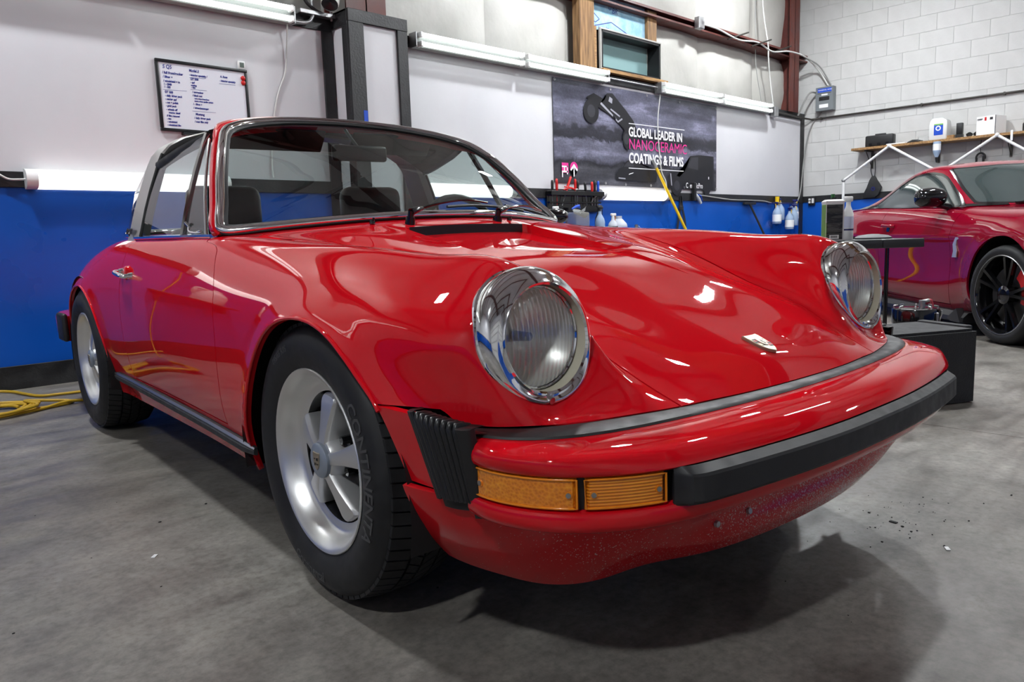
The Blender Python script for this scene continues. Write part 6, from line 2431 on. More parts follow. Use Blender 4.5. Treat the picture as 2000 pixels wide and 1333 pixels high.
t = sthing('tool_case', 'closed black plastic tool case at the left end of the pine shelf', 'case', 2.66)
sp_(t, 'case_body', (-.055, -.185, 0), (.055, .185, .155), M['black_plastic'], .02, 3)
sp_(t, 'handle', (-.015, -.07, .150), (.015, .07, .175), M['black_plastic'], .008, 2)
for y in (-.11, .0, .11):
    sp_(t, 'latch', (-.062, y - .02, .01), (-.052, y + .02, .05), M['black_gloss'])
t = sthing('paper_stack', 'low stack of white papers beside the black case on the shelf', 'paper', 2.44, -.20)
sp_(t, 'sheets', (-.07, -.13, 0), (.07, .11, .016), M['paper'])
t = sthing('glove', 'crumpled dark glove lying on the shelf between papers and jug', 'glove', 2.22, -.18)
bm = bmesh.new()
tube(bm, [(0, -.10, .012), (0, -.04, .022), (.01, .03, .024), (0, .09, .012)], [.010, .020, .022, .008], 8)
tube(bm, [(-.01, -.02, .02), (-.04, -.07, .012)], [.012, .007], 8)
bm_obj('glove_body', bm, M['black_rubber'], t, smooth=60)
t = sthing('clear_tub', 'clear plastic tub on the shelf left of the white jug', 'tub', 2.12, -.15)
bm = bmesh.new()
lathe(bm, [(.001, 0), (.06, 0), (.07, .075), (.074, .08)], 18, 'Z')
bm_obj('tub_body', bm, M['clear'], t, smooth=50)
t = sthing('jug', 'white flat-sided jug with a blue and green label on the pine shelf', 'jug', 1.92, -.17)
bm = bmesh.new()
for w, z in ((.13, 0), (.135, .01), (.135, .19), (.115, .235), (.06, .262), (.04, .27)):
    pass
loft(bm, [[(-.09 * k, -.105 * k + sh_, z), (.09 * k, -.105 * k + sh_, z), (.09 * k, .105 * k + sh_, z), (-.09 * k, .105 * k + sh_, z)] for k, z, sh_ in
          ((.93, 0, 0), (1, .012, 0), (1, .19, 0), (.9, .245, -.0), (.62, .275, .02), (.55, .28, .02))], True, True)
bmesh.ops.bevel(bm, geom=[e for e in bm.edges], offset=.006, segments=2, affect='EDGES')
bm_obj('jug_body', bm, mat('white_hdpe', (0.66, 0.67, 0.66), 0.4), t, smooth=40)
jb = sp_(t, 'label', (-.0935, -.06, .06), (-.0895, .045, .20), M['blue_plastic'])
sp_(t, 'label_top', (-.0945, -.06, .182), (-.090, .045, .20), mat('green_print', (0.2, 0.5, 0.06), 0.5))
bm = bmesh.new()
lathe(bm, [(.032, -.0945), (.018, -.0948)], 16, 'X', (0, -.005, .145))
bm_obj('label_ring', bm, M['paper'], t)
t = sthing('hand_soap', 'squeeze bottle hanging upside down from the shelf with a black tip', 'bottle', 1.90, -.33, 1.850)
bm = bmesh.new()
lathe(bm, [(.001, .0), (.044, .0), (.046, -.01), (.046, -.12), (.040, -.14), (.018, -.195), (.018, -.20)], 18, 'Z')
bm_obj('bottle_body', bm, M['liquid_blue'], t, smooth=50)
bm = bmesh.new()
lathe(bm, [(.019, -.195), (.017, -.22), (.006, -.262), (.001, -.264)], 14, 'Z')
bm_obj('tip', bm, M['black_plastic'], t, smooth=50)
bm = bmesh.new()
lathe(bm, [(.0466, -.03), (.0466, -.11)], 18, 'Z')
bm_obj('label', bm, M['paper'], t, smooth=50)
bm = bmesh.new()
bx(bm, (.028, -.05, -.01), (.06, .05, .0), .002, 1)
bm_obj('holder', bm, M['dark_steel'], t)
t = sthing('speaker', 'small black upright speaker on the pine shelf', 'speaker', 1.69, -.17)
sp_(t, 'cabinet', (-.03, -.035, .05), (.03, .035, .19), M['black_plastic'], .006, 2)
sp_(t, 'foot', (-.035, -.04, .0), (.035, .04, .05), M['black_plastic'], .004)
t = sthing('wood_block', 'small raw wooden block left of the black speaker', 'block', 1.78, -.22)
sp_(t, 'block_body', (-.03, -.045, 0), (.03, .045, .045), M['wood'])
t = sthing('sunglasses', 'dark protective glasses lying on the shelf by the carton', 'glasses', 1.52, -.22)
bm = bmesh.new()
for y in (-.04, .04):
    tube(bm, [(-.02, y + .035 * math.cos(a), .025 + .022 * math.sin(a)) for a in np.linspace(0, 2 * PI, 13)[:-1]], .005, 6, closed=True)
    cyl(bm, (-.018, y, .025), (-.022, y, .025), .032, seg=12)
tube(bm, [(-.02, -.075, .04), (.05, -.08, .025), (.11, -.08, .008)], .004, 6)
tube(bm, [(-.02, .075, .04), (.05, .08, .025), (.11, .08, .008)], .004, 6)
bm_obj('glasses_frame', bm, M['black_gloss'], t, smooth=50)
t = sthing('carton', 'white cardboard carton with small red and black print on the shelf', 'box', 1.345, -.16, rz=math.radians(-14))
cb = sp_(t, 'carton_body', (-.12, -.115, 0), (.12, .115, .225), M['paper'], .003)
for lo, hi, mk in (((-.1215, -.005, .17), (-.1195, .018, .212), 'red_plastic'), ((-.1215, -.08, .175), (-.1195, -.045, .205), 'ink_black'), ((-.1215, .04, .19), (-.1195, .10, .20), 'ink_black'), ((-.1215, -.115, .0), (-.1195, -.108, .225), 'ink_black')):
    sp_(cb, 'print', lo, hi, M[mk], 0)
text_obj('carton_lettering', 'Fastfit', .03, M['ink_black'], (-.1212, .108, .178), (PI / 2, 0, -PI / 2), cb, thick=.0003, sx=.8)
t = sthing('black_bottle', 'dark bottle at the right end of the pine shelf', 'bottle', .975, -.17)
bm = bmesh.new()
lathe(bm, [(.001, 0), (.034, 0), (.036, .09), (.016, .12), (.016, .14), (.001, .14)], 16, 'Z')
bm_obj('bottle_body', bm, M['black_gloss'], t, smooth=50)
bm = bmesh.new()
bx(bm, (9.325, 1.075, 1.775), (9.335, 1.100, 1.90), .002, 1)
tag(bm_obj('hanging_tag', bm, M['paper']), 'thin white tag hanging on the front edge of the pine shelf', 'tag')
# white pipe frame in front of the block wall
fr = thing('pipe_frame', 'zigzag frame of white plastic pipes standing behind the dark red car', 'frame', (0, 0, 0))
FX = 9.12
J = [(3.005, 0.0), (3.005, 1.438), (2.42, 1.842), (1.84, 1.47), (1.62, 1.47), (1.70, 1.54), (1.19, 1.838), (.62, 1.44), (.62, 0.0)]
for a, b in ((0, 1), (1, 2), (2, 4), (3, 6), (6, 7), (7, 8)):
    bm = bmesh.new()
    (ya, za), (yb, zb) = J[a], J[b]
    if (a, b) == (2, 4):
        yb, zb = 1.55, 1.285
    if (a, b) == (3, 6):
        ya, za = 1.95, 1.35
    cyl(bm, (FX, ya, za), (FX, yb, zb), .0175, seg=12)
    bm_obj('pipe', bm, M['white_plastic'], fr, smooth=50)
for k in (1, 2, 6, 7):
    bm = bmesh.new()
    bmesh.ops.create_uvsphere(bm, u_segments=12, v_segments=8, radius=.027, matrix=Matrix.Translation((FX, *J[k])))
    bm_obj('elbow', bm, M['galv'] if k == 1 else M['white_plastic'], fr, smooth=50)
# things hanging under the shelf
t = thing('tote_bag', 'black drawstring bag hanging under the left end of the pine shelf', 'bag', (XB - .05, 2.78, 1.20))
bm = bmesh.new()
loft(bm, [[(-.03 * k, w0, z), (.03 * k, w0, z), (.03 * k, w1, z), (-.03 * k, w1, z)] for k, w0, w1, z in ((.5, -.02, .13, 0), (1, -.08, .13, .04), (1, -.11, .08, .14), (.6, -.05, .05, .24), (.2, -.02, .02, .30))], True, True)
bm_obj('bag_body', bm, M['black_rubber'], t, smooth=50)
bm = bmesh.new()
for s in (-1, 1):
    tube(bm, catmull([(0, .015 * s, .28), (0, .03 * s + .01, .40), (0, .012 * s, .53), (0, 0, .60)], 4), .006, 6)
bm_obj('cord', bm, M['black_rubber'], t, smooth=60)
bm = bmesh.new()
lathe(bm, [(.028, -.036), (.014, -.036)], 14, 'X', (0, -.01, .12))
bm_obj('badge', bm, M['navy'], t)
t = thing('headset', 'black headband strap hanging under the shelf above the dark red car roof', 'strap', (XB - .06, 1.47, 1.62))
bm = bmesh.new()
tube(bm, [(0, .05 * math.cos(a), .06 * math.sin(a)) for a in np.linspace(-.3, PI + .3, 12)], .012, 8)
tube(bm, [(0, -.03, .02), (0, -.03, -.10)], .014, 8)
tube(bm, [(0, .045, .0), (0, .05, -.12), (0, .09, -.16)], .013, 8)
tube(bm, [(0, 0, .06), (0, .01, .14), (0, 0, .22)], .004, 6)
bm_obj('band', bm, M['black_rubber'], t, smooth=60)

# ---------------------------------------------------------------- things on the floor at the right
# work table
tab = thing('folding_table', 'black plastic folding work table between the two red cars', 'table', (3.44, .155, 0), math.radians(-46.5))
M['table'] = mat('dark_grey_table_plastic', (0.030, 0.032, 0.035), 0.45)


def tt(name, lo, hi, m, bev=.006, seg=2, parent=tab, **k):
    bm = bmesh.new()
    bx(bm, lo, hi, bev, seg, **k)
    return bm_obj(name, bm, m, parent, smooth=40)


tt('table_half', (-.246, 0, .664), (0, .61, .717), M['table'])
tt('table_half', (-1.22, 0, .664), (-.250, .61, .717), M['table'])
for x in (-.20, -1.02):
    bm = bmesh.new()
    for y in (.05, .56):
        tube(bm, [(x, y, .664), (x, y, .20), (x + .02, y - .0, .02)], .013, 8)
    tube(bm, [(x, .05, .20), (x, .56, .20)], .010, 8)
    tube(bm, [(x + .02, .02, .016), (x + .02, .59, .016)], .014, 8)
    bm_obj('leg', bm, M['black_gloss'], tab, smooth=50)
t = thing('pad_plate', 'round grey polishing plate lying on the folding table', 'plate', (3.60, .52, .7178))
bm = bmesh.new()
lathe(bm, [(.001, 0), (.11, 0), (.115, .008), (.09, .022), (.03, .030), (.001, .031)], 28, 'Z')
bm_obj('plate_body', bm, mat('dark_grey_pad', (0.10, 0.10, 0.105), 0.6), t, smooth=50)
# big bottle with black label, and a slim white one behind it
t = thing('gallon_bottle', 'tall white bottle with a black label and green cap on the table corner', 'bottle', (3.105, .575, .7178), math.radians(-44))
bm = bmesh.new()
loft(bm, [[(a * k, b * k, z) for a, b in ((-.055, -.034), (.055, -.034), (.055, .034), (-.055, .034))] for k, z in ((.97, 0), (1, .008), (1, .225), (1.03, .230), (1.03, .240), (.75, .250))], True, True)
gb = bm_obj('bottle_body', bm, M['white_plastic'], t)
bm = bmesh.new()
bx(bm, (-.052, -.0365, .008), (.046, -.0335, .220), .001, 1)
bm_obj('label', bm, noisy(mat('black_printed_label', (0.03, 0.03, 0.028), 0.25), (0.016, 0.016, 0.015), (0.07, 0.068, 0.06), 14, 3, (0.2, 0.35), stretch=(1, 1, 6)), gb)
bm = bmesh.new()
bx(bm, (-.0565, -.030, .008), (-.0545, .030, .22), .001, 1)
bx(bm, (-.0545, -.0372, .008), (-.0510, -.0335, .11), .0005, 1)
bm_obj('green_edge', bm, mat('green_print', (0.16, 0.30, 0.05), 0.4), gb)
for k in range(5):
    bm = bmesh.new()
    bx(bm, (-.045, -.0370, .066 + k * .009), (.030 - .006 * (k % 3), -.0366, .0685 + k * .009))
    bm_obj('label_text', bm, mat('faint_print', (0.14, 0.14, 0.13), 0.5), gb)
bm = bmesh.new()
bx(bm, (-.034, -.0372, .012), (.024, -.0366, .036))
bc = bm_obj('barcode_label', bm, M['paper'], gb)
bm = bmesh.new()
for k in range(14):
    bx(bm, (-.026 + k * .003, -.0376, .018), (-.0248 + k * .003 + .0006 * (k % 3), -.0371, .031))
bm_obj('barcode', bm, M['ink_black'], bc, kind='stuff')
bm = bmesh.new()
cyl(bm, (.005, 0, .248), (.005, 0, .262), .018, seg=14)
bm_obj('neck', bm, M['black_plastic'], gb)
bm = bmesh.new()
cyl(bm, (-.002, 0, .260), (-.002, 0, .283), .011, seg=12)
bm_obj('cap', bm, mat('green_cap', (0.02, 0.13, 0.03), 0.4), gb, smooth=40)
t = thing('slim_bottle', 'slim white bottle with violet print behind the black labelled bottle', 'bottle', (3.235, .535, .7178), math.radians(-44))
bm = bmesh.new()
lathe(bm, [(.001, 0), (.030, 0), (.032, .01), (.032, .16), (.016, .205), (.014, .215), (.014, .235), (.001, .235)], 18, 'Z')
sb_ = bm_obj('bottle_body', bm, M['white_plastic'], t, smooth=50)
bm = bmesh.new()
lathe(bm, [(.0326, .075), (.0326, .145)], 18, 'Z')
bm_obj('label', bm, mat('lilac_label', (0.62, 0.64, 0.80), 0.4), sb_, smooth=60)
bm = bmesh.new()
lathe(bm, [(.0330, .060), (.0330, .070)], 18, 'Z')
bm_obj('label_band', bm, M['navy'], sb_, smooth=60)
bm = bmesh.new()
bx(bm, (-.03, -.013, .236), (.025, .013, .268), .006, 2)
bm_obj('spray_head', bm, M['white_plastic'], sb_, smooth=40)

# pressure pot with its red hose
t = thing('pressure_pot', 'round steel pressure pot with a black band and a pinkish red hose', 'pot', (2.94, .03, -.028), .3)
bm = bmesh.new()
lathe(bm, [(.001, .03), (.105, .03), (.112, .045), (.114, .28), (.112, .285)], 32, 'Z')
bm_obj('pot_body', bm, M['steel'], t, smooth=40)
bm = bmesh.new()
lathe(bm, [(.112, .283), (.119, .285), (.120, .36), (.117, .368), (.09, .372), (.001, .376)], 32, 'Z')
lid = bm_obj('lid_band', bm, M['black_gloss'], t, smooth=40)
for a in np.linspace(0, 2 * PI, 9)[:-1]:
    bm = bmesh.new()
    p = Vector((math.cos(a) * .108, math.sin(a) * .108, .37))
    tube(bm, [p, p + Vector((0, 0, .010)), p + Vector((-math.cos(a) * .02, -math.sin(a) * .02, .013))], .005, 8)
    bm_obj('clamp', bm, M['steel'], lid, smooth=50)
bm = bmesh.new()
tube(bm, [(.0, -.115, .30), (-.02, -.125, .34), (-.02, -.125, .36)], .006, 6)
bx(bm, (-.075, -.112, .298), (-.045, -.098, .352), .004, 1)
bm_obj('badge', bm, M['galv'], lid)
bm = bmesh.new()
cyl(bm, (.03, -.03, .37), (.03, -.03, .41), .016, seg=12)
cyl(bm, (.03, -.03, .402), (.085, -.06, .405), .010, seg=10)
bm_obj('valve', bm, M['galv'], lid, smooth=40)
bm = bmesh.new()
tube(bm, catmull([(.085, -.06, .405), (.125, -.075, .395), (.145, -.085, .33), (.140, -.09, .22), (.12, -.10, .10), (.10, -.16, .042), (.0, -.22, .0375)], 5), .0085, 8)
bm_obj('hose', bm, mat('pink_red_hose', (0.55, 0.07, 0.10), 0.4), t, smooth=60)

# black foam step block
M['foam_black'] = noisy(mat('charcoal_foam', (0.022, 0.023, 0.025), 0.75), (0.017, 0.018, 0.020), (0.034, 0.035, 0.037), 22, 6, (0.65, 0.85), bump=0.4, bump_scale=120)
t = thing('step_block', 'charcoal foam step block on the floor beside the front bumper', 'step', (2.215, -.458, 0), math.radians(-27.4))
bm = bmesh.new()
prism(bm, [(0, .0), (0, .34), (-.10, .345), (-.13, .31), (-.55, .31), (-.55, .03), (-.46, .03), (-.44, 0)], .004, .333, 'Z')
bmesh.ops.bevel(bm, geom=[e for e in bm.edges if abs(e.verts[0].co.z - e.verts[1].co.z) < .01 and e.verts[0].co.z > .2], offset=.012, segments=2, affect='EDGES')
bm_obj('block_body', bm, M['foam_black'], t, smooth=40)
bm = bmesh.new()
bx(bm, (0.002, .06, 0.02), (.045, .34, .340), .008, 2)
bm_obj('end_plate', bm, M['foam_black'], t, smooth=40)

# grit and chips on the floor
M['grit'] = mat('dark_grit', (0.008, 0.008, 0.008), 0.8)
bm = bmesh.new()
rg_ = random.Random(3)
for k in range(95):
    if k < 60:
        x, y = .55 + rg_.gauss(0, .13), -.72 + rg_.gauss(0, .07)
    else:
        x, y = rg_.uniform(-1.6, 1.2), rg_.uniform(-1.15, 1.5)
    r_ = abs(rg_.gauss(.0011, .0009)) + .0006
    bmesh.ops.create_icosphere(bm, subdivisions=1, radius=r_, matrix=Matrix.Translation((x, y, r_ * .5)) @ Matrix.Diagonal((rg_.uniform(.7, 1.8), rg_.uniform(.7, 1.5), .6, 1)))
g_ = bm_obj('floor_grit', bm, M['grit'], kind='stuff')
tag(g_, 'scattered dark grit on the concrete in front of the red car', 'grit')
for x, y, lb in ((-.958, .599, 'white paper chip on the concrete left of the front wheel'), (.51, -.717, 'largest black crumb right of the front bumper'), (.414, -.877, 'white shred on the concrete at the right front')):
    bm = bmesh.new()
    bx(bm, (x - .010, y - .005, .0005), (x + .010, y + .005, .0025), 0, rot=Matrix.Rotation(x * 9, 3, 'Z'))
    tag(bm_obj('floor_chip', bm, M['grit'] if 'black' in lb else M['paper']), lb, 'chip')
# ---------------------------------------------------------------- the dark red fastback at the right
M['candy'] = mat('dark_candy_red_paint', (0.21, 0.002, 0.015), 0.5, spec=0.0, coat=1.0, coat_rough=0.015)
M['dark_glass'] = mat('tinted_glass', (0.035, 0.05, 0.05), 0.03, spec=0.9, coat=0.6)
A2 = math.radians(41.6 - 90)
P2 = Vector((4.146, -.082, 0))
HW = .905
c2 = thing('fastback_car', 'dark cherry red fastback coupe with black wheels by the white block wall', 'car',
           (P2.x + HW * math.cos(A2), P2.y + HW * math.sin(A2), 0), A2)
B2 = [
    [(0, -.86, .66), (.3, -.84, .66), (.55, -.78, .655), (.70, -.66, .64), (.78, -.58, .60), (.83, -.54, .52), (.84, -.52, .40), (.82, -.52, .28), (.74, -.52, .15)],
    [(0, -.70, .77), (.3, -.69, .765), (.55, -.64, .76), (.71, -.55, .745), (.80, -.48, .70), (.855, -.44, .60), (.868, -.42, .44), (.85, -.42, .28), (.76, -.42, .15)],
    [(0, -.35, .835), (.3, -.35, .845), (.55, -.33, .84), (.73, -.30, .83), (.825, -.28, .785), (.885, -.26, .68), (.90, -.25, .50), (.88, -.25, .30), (.78, -.25, .15)],
    [(0, .05, .875), (.3, .05, .89), (.56, .05, .885), (.735, .05, .872), (.835, .05, .82), (.892, .05, .71), (.905, .05, .50), (.885, .05, .30), (.79, .05, .15)],
    [(0, .42, .91), (.32, .44, .92), (.60, .50, .91), (.745, .52, .895), (.835, .52, .835), (.885, .52, .705), (.882, .52, .50), (.872, .52, .30), (.80, .52, .15)],
    [(0, .80, .93), (.33, .82, .93), (.62, .85, .925), (.755, .85, .915), (.835, .85, .845), (.880, .85, .705), (.868, .85, .50), (.868, .85, .30), (.82, .85, .15)],
    [(0, 1.5, .95), (.33, 1.5, .95), (.62, 1.5, .945), (.765, 1.5, .938), (.838, 1.5, .86), (.882, 1.5, .708), (.866, 1.5, .50), (.868, 1.5, .30), (.82, 1.5, .16)],
    [(0, 2.1, .97), (.33, 2.1, .97), (.62, 2.1, .965), (.775, 2.1, .955), (.85, 2.1, .87), (.895, 2.1, .712), (.88, 2.1, .50), (.875, 2.1, .30), (.82, 2.1, .17)],
    [(0, 2.7, .99), (.33, 2.7, .99), (.62, 2.7, .98), (.79, 2.7, .962), (.88, 2.7, .88), (.915, 2.7, .72), (.905, 2.7, .50), (.89, 2.7, .32), (.81, 2.7, .19)],
    [(0, 3.2, .985), (.33, 3.2, .985), (.60, 3.2, .975), (.77, 3.2, .950), (.86, 3.2, .87), (.895, 3.2, .72), (.89, 3.2, .50), (.87, 3.2, .34), (.78, 3.2, .22)],
    [(0, 3.5, .96), (.33, 3.5, .958), (.57, 3.48, .945), (.72, 3.45, .915), (.79, 3.42, .83), (.82, 3.40, .70), (.82, 3.38, .52), (.80, 3.38, .38), (.70, 3.38, .26)],
    [(0, 3.56, .62), (.3, 3.55, .62), (.52, 3.53, .61), (.66, 3.50, .60), (.72, 3.47, .57), (.75, 3.45, .52), (.76, 3.44, .46), (.74, 3.44, .40), (.66, 3.44, .34)],
]
G2 = grid_sheet(B2, 9, 7, relax=1)
FA2, RA2 = (0.0, .335, .425, .395, .378), (2.53, .335, .39, .39, .375)
for A_ in (FA2, RA2):
    q_ = arch_r(G2[..., 1], G2[..., 2], *A_)
    G2[..., 0] += np.sign(G2[..., 0]) * .014 * np.exp(-np.maximum(q_ - 1, 0) ** 2 / (2 * .12 ** 2)) * (np.abs(G2[..., 0]) > .7)
# pressed crease along the doors
zc_ = piece([.4, .9, 2.8], [.700, .705, .712])(G2[..., 1])
G2[..., 0] += np.sign(G2[..., 0]) * .012 * np.exp(-np.abs(G2[..., 2] - zc_) / .030) * (np.abs(G2[..., 0]) > .8) * np.clip((G2[..., 1] - .35) / .25, 0, 1) * np.clip((2.9 - G2[..., 1]) / .4, 0, 1)
b2 = sheet_from_grid(G2)
cab2 = lambda V: np.minimum(np.minimum(.735 + .02 * (V[:, 1] - 1) - ax(V), V[:, 1] - (.46 + .34 * (ax(V) / .72) ** 2)), 3.10 - .12 * (ax(V) / .7) ** 2 - V[:, 1])
r2 = b2.clip(lambda V: -cab2(V))
hoodx2 = piece([-.9, -.5, 0, .5, .8], [.56, .62, .665, .70, .72])
f_h2 = lambda V: np.minimum(hoodx2(V[:, 1]) - ax(V), .52 + .30 * (ax(V) / .72) ** 2 - V[:, 1])
r2.clip(lambda V: f_h2(V) - .003).build('hood', M['candy'], c2)
s2 = r2.clip(lambda V: -f_h2(V) - .003)
dfr = piece([.15, .3, .6, .8, .95], [.77, .735, .715, .73, .72])
for sgn in (left, right):
    h2 = s2.clip(sgn)
    fa = lambda V: np.where(ax(V) > .55, arch_r(V[:, 1], V[:, 2], *FA2) - 1, 1.)
    ra = lambda V: np.where(ax(V) > .55, arch_r(V[:, 1], V[:, 2], *RA2) - 1, 1.)
    h2.clip(lambda V: dfr(V[:, 2]) - V[:, 1] - .003).clip(fa).build('front_fender', M['candy'], c2)
    dd = h2.clip(lambda V: V[:, 1] - dfr(V[:, 2]) - .003).clip(lambda V: 2.02 - V[:, 1]).clip(lambda V: V[:, 2] - .20)
    d2 = dd.clip(lambda V: ax(V) - .70).build('door', M['candy'], c2)
    h2.clip(lambda V: V[:, 1] - dfr(V[:, 2])).clip(lambda V: 2.02 - V[:, 1]).clip(lambda V: .194 - V[:, 2]).build('sill_panel', M['candy'], c2)
    h2.clip(lambda V: V[:, 1] - 2.026).clip(ra).build('rear_fender', M['candy'], c2)
    s = -1 if sgn is left else 1
    # handle, mirror, badge, skirt
    bm = bmesh.new()
    tube(bm, catmull([(.876 * s, 1.72, .792), (.905 * s, 1.75, .795), (.908 * s, 1.84, .800), (.905 * s, 1.90, .803), (.878 * s, 1.93, .803)], 4), .013, 8)
    bm_obj('door_handle', bm, M['candy'], d2, smooth=50)
    bm = bmesh.new()
    cyl(bm, (.880 * s, 1.83, .765), (.886 * s, 1.83, .765), .035, .03, 16)
    bm_obj('handle_recess', bm, M['black_gloss'], d2, smooth=40)
    bm = bmesh.new()
    rr = []
    for t_, w_, h_ in ((0, .045, .045), (.03, .085, .068), (.10, .10, .078), (.18, .095, .072), (.215, .07, .05), (.225, .03, .02)):
        rr.append([((.80 + t_) * s, 1.0 + w_ * .95 * math.cos(a) * (1 if math.cos(a) < 0 else .5), 1.005 + h_ * math.sin(a)) for a in np.linspace(0, 2 * PI, 17)[:-1]])
    loft(bm, rr, True, True)
    tube(bm, [(.77 * s, .98, .925), (.84 * s, .99, .945), (.90 * s, .99, .955)], [.028, .022, .02], 10)
    bm_obj('door_mirror', bm, M['black_gloss'], d2, smooth=50)
    bm = bmesh.new()
    prism(bm, [(.60, .555), (.66, .555), (.645, .60), (.655, .65), (.62, .70), (.59, .705), (.575, .69), (.60, .68), (.61, .64), (.595, .60)], .884, .892, 'X')
    for v in bm.verts:
        v.co.x = (v.co.x + .002) * s
    bm_obj('fender_emblem', bm, M['alloy'], c2)
    bm = bmesh.new()
    rr = [[((x + w_) * s, y, z) for w_, z in ((-.06, .165), (.01, .16), (.045, .125), (.05, .095), (.03, .085), (-.06, .085))] for x, y in ((.845, .46), (.85, .52), (.855, 1.3), (.86, 2.12))]
    loft(bm, rr, True, True)
    sk = bm_obj('side_skirt', bm, M['black_plastic'], c2, smooth=30)
    bm = bmesh.new()
    loft(bm, [[((.86 + w_) * s, .47 + dy, z) for w_, dy, z in ((0, 0, .09), (.05, .0, .09), (.05, .06, .19), (0, .06, .19))], [((.86 + w_) * s, .60 + dy, z) for w_, dy, z in ((0, 0, .09), (.05, .0, .09), (.05, .06, .11), (0, .06, .11))]], True, True)
    bm_obj('skirt_end', bm, M['black_plastic'], sk)
# glasshouse
GH = [
    [(0, .47, .925), (.35, .54, .925), (.60, .66, .922), (.72, .74, .922), (.775, .78, .918)],
    [(0, .88, 1.098), (.33, .93, 1.093), (.56, 1.01, 1.078), (.672, 1.06, 1.052), (.772, 1.06, .925)],
    [(0, 1.28, 1.262), (.30, 1.31, 1.257), (.49, 1.36, 1.243), (.605, 1.40, 1.208), (.770, 1.40, .938)],
    [(0, 1.72, 1.315), (.30, 1.72, 1.310), (.49, 1.73, 1.292), (.605, 1.75, 1.252), (.772, 1.75, .946)],
    [(0, 2.15, 1.285), (.30, 2.15, 1.280), (.47, 2.15, 1.258), (.598, 2.15, 1.212), (.778, 2.15, .960)],
    [(0, 2.62, 1.170), (.28, 2.62, 1.165), (.44, 2.61, 1.145), (.585, 2.58, 1.100), (.790, 2.55, .968)],
    [(0, 3.10, .985), (.26, 3.09, .984), (.44, 3.07, .978), (.60, 3.03, .972), (.79, 2.96, .962)],
]
g2 = sheet_from_grid(grid_sheet(GH, 10, 9))
xa2 = piece([.4, .74, 1.06, 1.40, 1.6], [.70, .675, .628, .560, .53])
f_ws2 = lambda V: np.minimum(np.minimum(xa2(V[:, 1]) - ax(V), 1.25 + .14 * (ax(V) / .55) ** 2 - V[:, 1]), V[:, 1] - (.50 + .33 * (ax(V) / .72) ** 2))
sw_top = piece([.82, 1.05, 1.32, 1.45, 1.6, 1.75, 1.9, 2.05, 2.2, 2.3, 2.42], [.925, 1.030, 1.155, 1.196, 1.218, 1.222, 1.212, 1.180, 1.120, 1.062, .980])
sw_bot = piece([.8, 1.5, 2.2, 2.75], [.932, .950, .968, .978])
f_sw2 = lambda V: np.where(ax(V) > .50, np.minimum(sw_top(V[:, 1]) - V[:, 2], V[:, 2] - sw_bot(V[:, 1])), -1.)
f_rw2 = lambda V: np.minimum(np.minimum(.53 - ax(V), V[:, 1] - 2.25 - .1 * (ax(V) / .5) ** 2), 3.05 - V[:, 1])
ws_s = g2.clip(f_ws2)
o_ = ws_s.build('windscreen', M['dark_glass'], c2, skirt=.006)
for sgn in (left, right):
    g2.clip(sgn).clip(f_sw2).build('side_window', M['dark_glass'], c2, skirt=.006)
    e = g2.clip(sgn).clip(lambda V: -f_sw2(V)).clip(lambda V: f_sw2(V) + .016)
    e = e.clip(lambda V: ax(V) - .45)
    e.V = e.V + e.N * .003
    e.build('window_seal', M['black_gloss'], c2, skirt=.005)
g2.clip(f_rw2).build('rear_window', M['dark_glass'], c2, skirt=.006)
rf = g2.clip(lambda V: -f_ws2(V) - .004).clip(lambda V: -f_sw2(V) - .004).clip(lambda V: -f_rw2(V) - .004)
roof2 = rf.build('roof_shell', M['candy'], c2)
e = g2.clip(lambda V: -f_ws2(V)).clip(lambda V: f_ws2(V) + .022)
e.V = e.V + e.N * .002
e.build('windscreen_surround', M['black_gloss'], c2, skirt=.004)
bm = bmesh.new()
tube(bm, [(-.50, .60, .935), (-.30, .56, .945), (.10, .53, .95), (.30, .55, .95)], .010, 6)
bm_obj('wiper', bm, M['black_gloss'], c2, smooth=50)
bm = bmesh.new()
bx(bm, (-.80, -.60, .12), (.80, 3.3, .16))
bx(bm, (-.55, -.70, .16), (.55, 3.2, .60))
bm_obj('floor_pan', bm, M['black_plastic'], c2)
for yc in (0, 2.53):
    for s in (-1, 1):
        bm = bmesh.new()
        pts = [(yc + .41 * math.cos(a), .33 + .41 * math.sin(a)) for a in np.radians(np.linspace(-25, 205, 22))]
        loft(bm, [[(x * s, y, z) for y, z in pts] for x in (.875, .60)], False)
        bm.faces.new([bm.verts.new((.60 * s, y, z)) for y, z in pts])
        bm_obj('wheel_housing', bm, M['black_plastic'], c2, smooth=40)


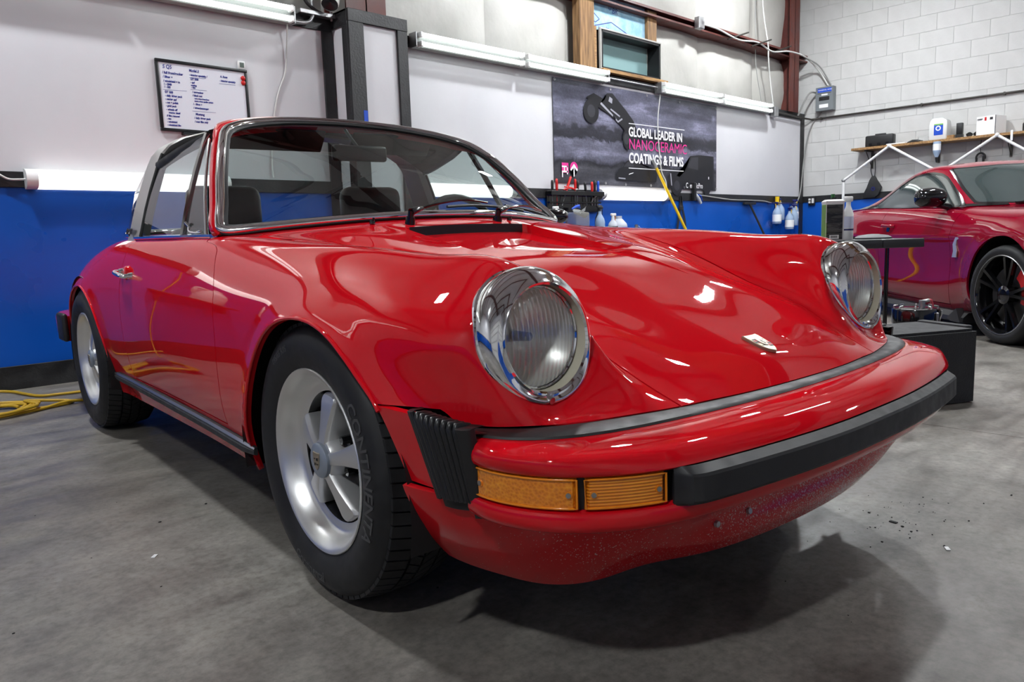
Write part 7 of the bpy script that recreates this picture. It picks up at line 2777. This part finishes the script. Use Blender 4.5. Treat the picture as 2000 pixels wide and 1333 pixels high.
def wheel2(x, y, s, steer):
    w = bpy.data.objects.new('wheel', None)
    link(w, c2)
    w.location = (x, y, .326)
    w.rotation_euler = (0, 0, steer)
    X = lambda v: v * s
    bm = bmesh.new()
    P = [(.258, 0), (.268, .006), (.285, .012), (.305, .008), (.318, -.008), (.3255, -.03), (.326, -.08), (.326, -.16), (.3255, -.20), (.31, -.235), (.258, -.24)]
    lathe(bm, [(r_, X(v)) for r_, v in P], 56, 'X')
    ty = bm_obj('tyre', bm, M['tyre'], w, smooth=40)
    bent_text('tyre_lettering', 'MICHELIN', .030, .292, math.radians(25), M['tyre_text'], ty, X(.011), s)
    bm = bmesh.new()
    lathe(bm, [(r_, X(v)) for r_, v in ((.262, -.004), (.263, .004), (.255, .006), (.247, -.004), (.240, -.03), (.235, -.14))], 56, 'X')
    rm = bm_obj('rim', bm, M['black_gloss'], w, smooth=40)
    bm = bmesh.new()
    lathe(bm, [(r_, X(v)) for r_, v in ((.2625, .004), (.2585, .0072), (.2555, .0066))], 56, 'X')
    bm_obj('rim_edge', bm, M['steel'], rm, smooth=40)
    for k in range(5):
        for da in (-.17, .17):
            a = 2 * PI * k / 5 + PI / 2 + .2 + da
            a0 = 2 * PI * k / 5 + PI / 2 + .2 + da * .35
            bm = bmesh.new()
            p0 = Vector((0, math.cos(a0) * .045, math.sin(a0) * .045))
            p1 = Vector((0, math.cos(a) * .248, math.sin(a) * .248))
            t_ = Vector((0, -math.sin(a), math.cos(a)))
            rr = []
            for f_, wd, xo in ((0, .016, -.020), (.4, .012, -.018), (.8, .012, -.010), (1, .014, -.004)):
                p = p0.lerp(p1, f_)
                rr.append([p + t_ * wd + Vector((X(xo - .03), 0, 0)), p + t_ * wd * .8 + Vector((X(xo), 0, 0)), p - t_ * wd * .8 + Vector((X(xo), 0, 0)), p - t_ * wd + Vector((X(xo - .03), 0, 0))])
            loft(bm, rr, True, True)
            bm_obj('spoke', bm, M['black_gloss'], rm, smooth=20)
    bm = bmesh.new()
    lathe(bm, [(r_, X(v)) for r_, v in ((.062, -.06), (.060, -.018), (.04, -.012), (.036, -.016), (.001, -.014))], 24, 'X')
    bm_obj('hub', bm, M['black_gloss'], rm, smooth=40)
    bm = bmesh.new()
    lathe(bm, [(r_, X(v)) for r_, v in ((.19, -.075), (.19, -.10), (.05, -.10))], 40, 'X')
    lathe(bm, [(r_, X(v)) for r_, v in ((.19, -.075), (.08, -.075))], 40, 'X')
    bm_obj('brake_disc', bm, M['disc'], w, smooth=30)
    bm = bmesh.new()
    rr = []
    for a in np.radians(np.linspace(125, 200, 8) if s < 0 else np.linspace(-20, 55, 8)):
        c_, n_ = math.cos(a) * (1 if s > 0 else 1), math.sin(a)
        rr.append([(X(-.045), c_ * .205, n_ * .205), (X(-.045), c_ * .135, n_ * .135), (X(-.11), c_ * .135, n_ * .135), (X(-.11), c_ * .205, n_ * .205)])
    loft(bm, rr, True, True)
    bm_obj('brake_caliper', bm, M['red_plastic'], w, smooth=30)


for s in (-1, 1):
    wheel2(.893 * s, 0, s, math.radians(6))
    wheel2(.898 * s, 2.53, s, 0)
